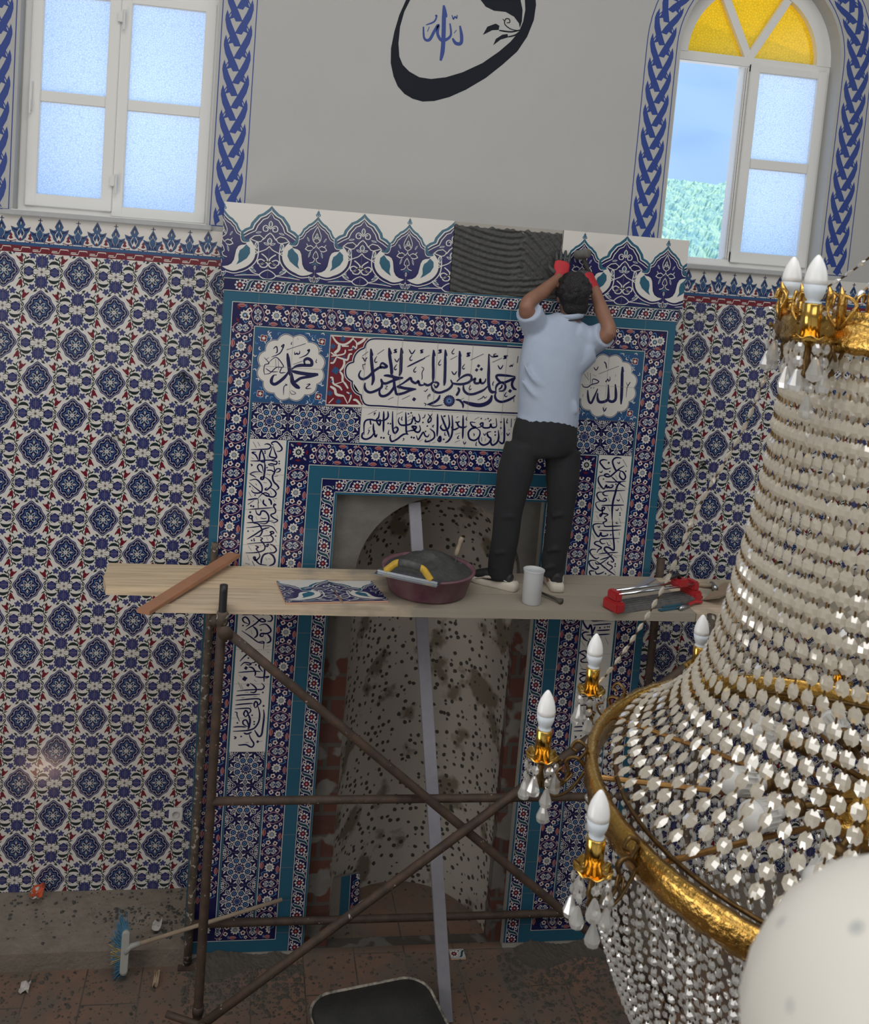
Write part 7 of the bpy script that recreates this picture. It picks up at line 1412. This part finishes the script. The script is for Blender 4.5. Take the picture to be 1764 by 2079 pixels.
# mortar crumbs and dust swept under the scaffold
def crumbs(name, label, spots, m):
    V = []; F = []
    for (x0, x1, y0, y1, n, smin, smax, zf) in spots:
        for _ in range(n):
            x = random.uniform(x0, x1); y = random.triangular(y0, y1, y1); s = random.uniform(smin, smax) * random.choice((.5, .7, 1, 1.3)); k = len(V); z = zf(x, y) 
            a = random.uniform(0, 6.28); q = []
            for t in range(5): r = s * random.uniform(.6, 1.1); q.append((x + r * math.cos(a + t * 1.257), y + r * math.sin(a + t * 1.257), z + s * .05))
            V += q + [(x + random.uniform(-.3, .3) * s, y + random.uniform(-.3, .3) * s, z + s * random.uniform(.35, .8))] + [(p[0], p[1], z - .004) for p in q]
            F += [(k + t, k + (t + 1) % 5, k + 5) for t in range(5)] + [(k + t, k + 6 + t, k + 6 + (t + 1) % 5, k + (t + 1) % 5) for t in range(5)]
    o = mesh(name, V, F, m); tag(o, label, 'rubble'); o['kind'] = 'stuff'; return o
flat = lambda x, y: 0.0
step = lambda x, y: .104 + .072 * max(0, (y + .042) / .423) ** 1.3
crumbs('mortar_crumbs', 'dark mortar crumbs strewn over the floor below the tiled niche', ((-1.27, -.60, -.50, -.04, 900, .004, .017, flat), (.55, 1.35, -.70, -.04, 1050, .004, .017, flat), (-.60, .55, -.85, .0, 320, .003, .014, flat), (-2.4, -1.2, -.75, -.06, 420, .003, .014, flat), (-.2, 1.6, -1.1, -.5, 160, .004, .018, flat)), dust)
crumbs('step_crumbs', 'dark mortar crumbs scattered over the low step at the wall foot', ((-2.5, -1.28, .0, .36, 210, .004, .014, step), (-1.75, -1.28, -.02, .25, 320, .003, .014, step)), pm('dark_crumb', (.07, .066, .06), .95))
# hem of rubble packed against the foot of the tiled piers
for nm, x0, x1 in (('rubble_heap', -1.27, -.66), ('rubble_heap', .66, 1.30)):
    bm = bmesh.new(); nx, ny = 40, 10; g = []
    for i in range(nx + 1):
        r = []
        for j in range(ny + 1):
            t = j / ny; e = min(i, nx - i) / nx * 6; e = min(1, e); z = (.032 * (1 - t) ** 1.5 * (1 + .5 * math.sin(9 * i / nx + x0)) + random.uniform(0, .012) * (1 - t)) * e - .002
            r.append(bm.verts.new((x0 + (x1 - x0) * i / nx, -.003 - .15 * t * (1 + .3 * math.sin(7 * i / nx)), max(-.002, z))))
        g.append(r)
    for i in range(nx):
        for j in range(ny): bm.faces.new((g[i][j], g[i + 1][j], g[i + 1][j + 1], g[i][j + 1]))
    o = bmo(nm, bm, dust, None); tag(o, 'low heap of mortar rubble at the foot of the %s tiled pier' % ('left' if x0 < 0 else 'right'), 'rubble'); o['kind'] = 'stuff'

# ================================================================== gallery post in the near corner
gp_ = atd(1908, 2168, .52); ps = thing('gallery_post', 'out-of-focus pale speckled stone post finial in the near right corner', 'post', (gp_.x, gp_.y, 2.62))
marb = pm('speckled_stone', (.66, .645, .60), .45, noise=(26, .10, (.60, .59, .55)))
def speck():
    m = bpy.data.materials.new('speckled_marble'); m.use_nodes = True; n = m.node_tree; b = n.nodes['Principled BSDF']; L = n.links; t = n.nodes.new('ShaderNodeTexCoord')
    v = n.nodes.new('ShaderNodeTexVoronoi'); v.inputs['Scale'].default_value = 34; r = n.nodes.new('ShaderNodeValToRGB'); r.color_ramp.elements[0].position = .12; r.color_ramp.elements[1].position = .24
    k = n.nodes.new('ShaderNodeTexNoise'); k.inputs['Scale'].default_value = 9; r2 = n.nodes.new('ShaderNodeValToRGB'); r2.color_ramp.elements[0].position = .48; r2.color_ramp.elements[1].position = .58
    r.color_ramp.elements[0].color = (.42, .43, .42, 1); r.color_ramp.elements[1].color = (.68, .655, .60, 1); r2.color_ramp.elements[0].color = (.68, .655, .60, 1); r2.color_ramp.elements[1].color = (1, 1, 1, 1)
    mx = n.nodes.new('ShaderNodeMixRGB'); mx.blend_type = 'MIX'; L.new(t.outputs['Object'], v.inputs[0]); L.new(t.outputs['Object'], k.inputs[0]); L.new(v.outputs['Distance'], r.inputs[0]); L.new(k.outputs['Fac'], r2.inputs[0])
    mx.inputs[1].default_value = (.68, .655, .60, 1); L.new(r2.outputs[0], mx.inputs[0]); L.new(r.outputs[0], mx.inputs[2]); L.new(mx.outputs[0], b.inputs['Base Color']); b.inputs['Roughness'].default_value = .4; return m
spm = speck(); zb = gp_.z - 2.62; R_ = .104
bm = bmesh.new(); ell(bm, (0, 0, zb), (R_, R_, R_)); bmo('finial', bm, spm, ps, True)
bm = bmesh.new(); lathe(bm, [(.05, zb - .12), (.05, zb - .09), (.07, zb - .085)], 24); lathe(bm, [(0, .0), (.11, 0), (.11, .05), (.075, .07), (.07, zb - .20), (.10, zb - .18), (.10, zb - .12), (0, zb - .11)], 24); bmo('shaft', bm, spm, ps, True)

# ================================================================== outside
def forest():
    m = bpy.data.materials.new('forest'); m.use_nodes = True; n = m.node_tree; b = n.nodes['Principled BSDF']; L = n.links; t = n.nodes.new('ShaderNodeTexCoord')
    k = n.nodes.new('ShaderNodeTexNoise'); k.inputs['Scale'].default_value = .30; k.inputs['Detail'].default_value = 8; k.inputs['Roughness'].default_value = .75; r = n.nodes.new('ShaderNodeValToRGB')
    r.color_ramp.elements[0].position = .38; r.color_ramp.elements[0].color = (.20, .36, .38, 1); r.color_ramp.elements[1].position = .62; r.color_ramp.elements[1].color = (.46, .62, .42, 1)
    L.new(t.outputs['Object'], k.inputs[0]); L.new(k.outputs['Fac'], r.inputs[0]); L.new(r.outputs[0], b.inputs['Base Color']); b.inputs['Roughness'].default_value = .9; b.inputs['Specular IOR Level'].default_value = 0; return m
from mathutils import noise as mnoise
V = []; F = []; nx, ny = 190, 190
for i in range(nx + 1):
    for j in range(ny + 1):
        y = 150 + 230 * (j / ny) ** 1.2; x = y * (.22 + .62 * i / nx); z = -8 + 47 * (j / ny) ** .95 + 4 * mnoise.noise(Vector((x * .02, y * .02, 0)))
        dd = mnoise.voronoi(Vector((x * .42, y * .30, 0)))[0][0]; z += 2.6 * max(0, 1 - dd * 1.5) ** .6 + 1.2 * mnoise.noise(Vector((x * .1, y * .1, 4))); V.append((x, y, z))
for i in range(nx):
    for j in range(ny): q = i * (ny + 1) + j; F.append((q, q + ny + 1, q + ny + 2, q + 1))
o = mesh('wooded_hill', V, F, forest(), None); tag(o, 'sunlit wooded hillside seen through the open right window', 'hillside'); o['kind'] = 'stuff'
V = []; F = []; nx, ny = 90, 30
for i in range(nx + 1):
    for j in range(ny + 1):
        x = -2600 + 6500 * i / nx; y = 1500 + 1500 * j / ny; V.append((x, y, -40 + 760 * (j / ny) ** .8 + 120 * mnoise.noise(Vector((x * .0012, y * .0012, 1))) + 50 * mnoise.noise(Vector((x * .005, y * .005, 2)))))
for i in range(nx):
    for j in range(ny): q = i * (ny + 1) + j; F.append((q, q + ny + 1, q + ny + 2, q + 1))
o = mesh('far_mountain', V, F, pm('haze_tinted_forest', (.27, .36, .50), 1, spec=0), None, True); tag(o, 'hazy blue far mountain above the wooded hill in the right window', 'mountain'); o['kind'] = 'stuff'  # aerial haze is put into the pale blue base colour
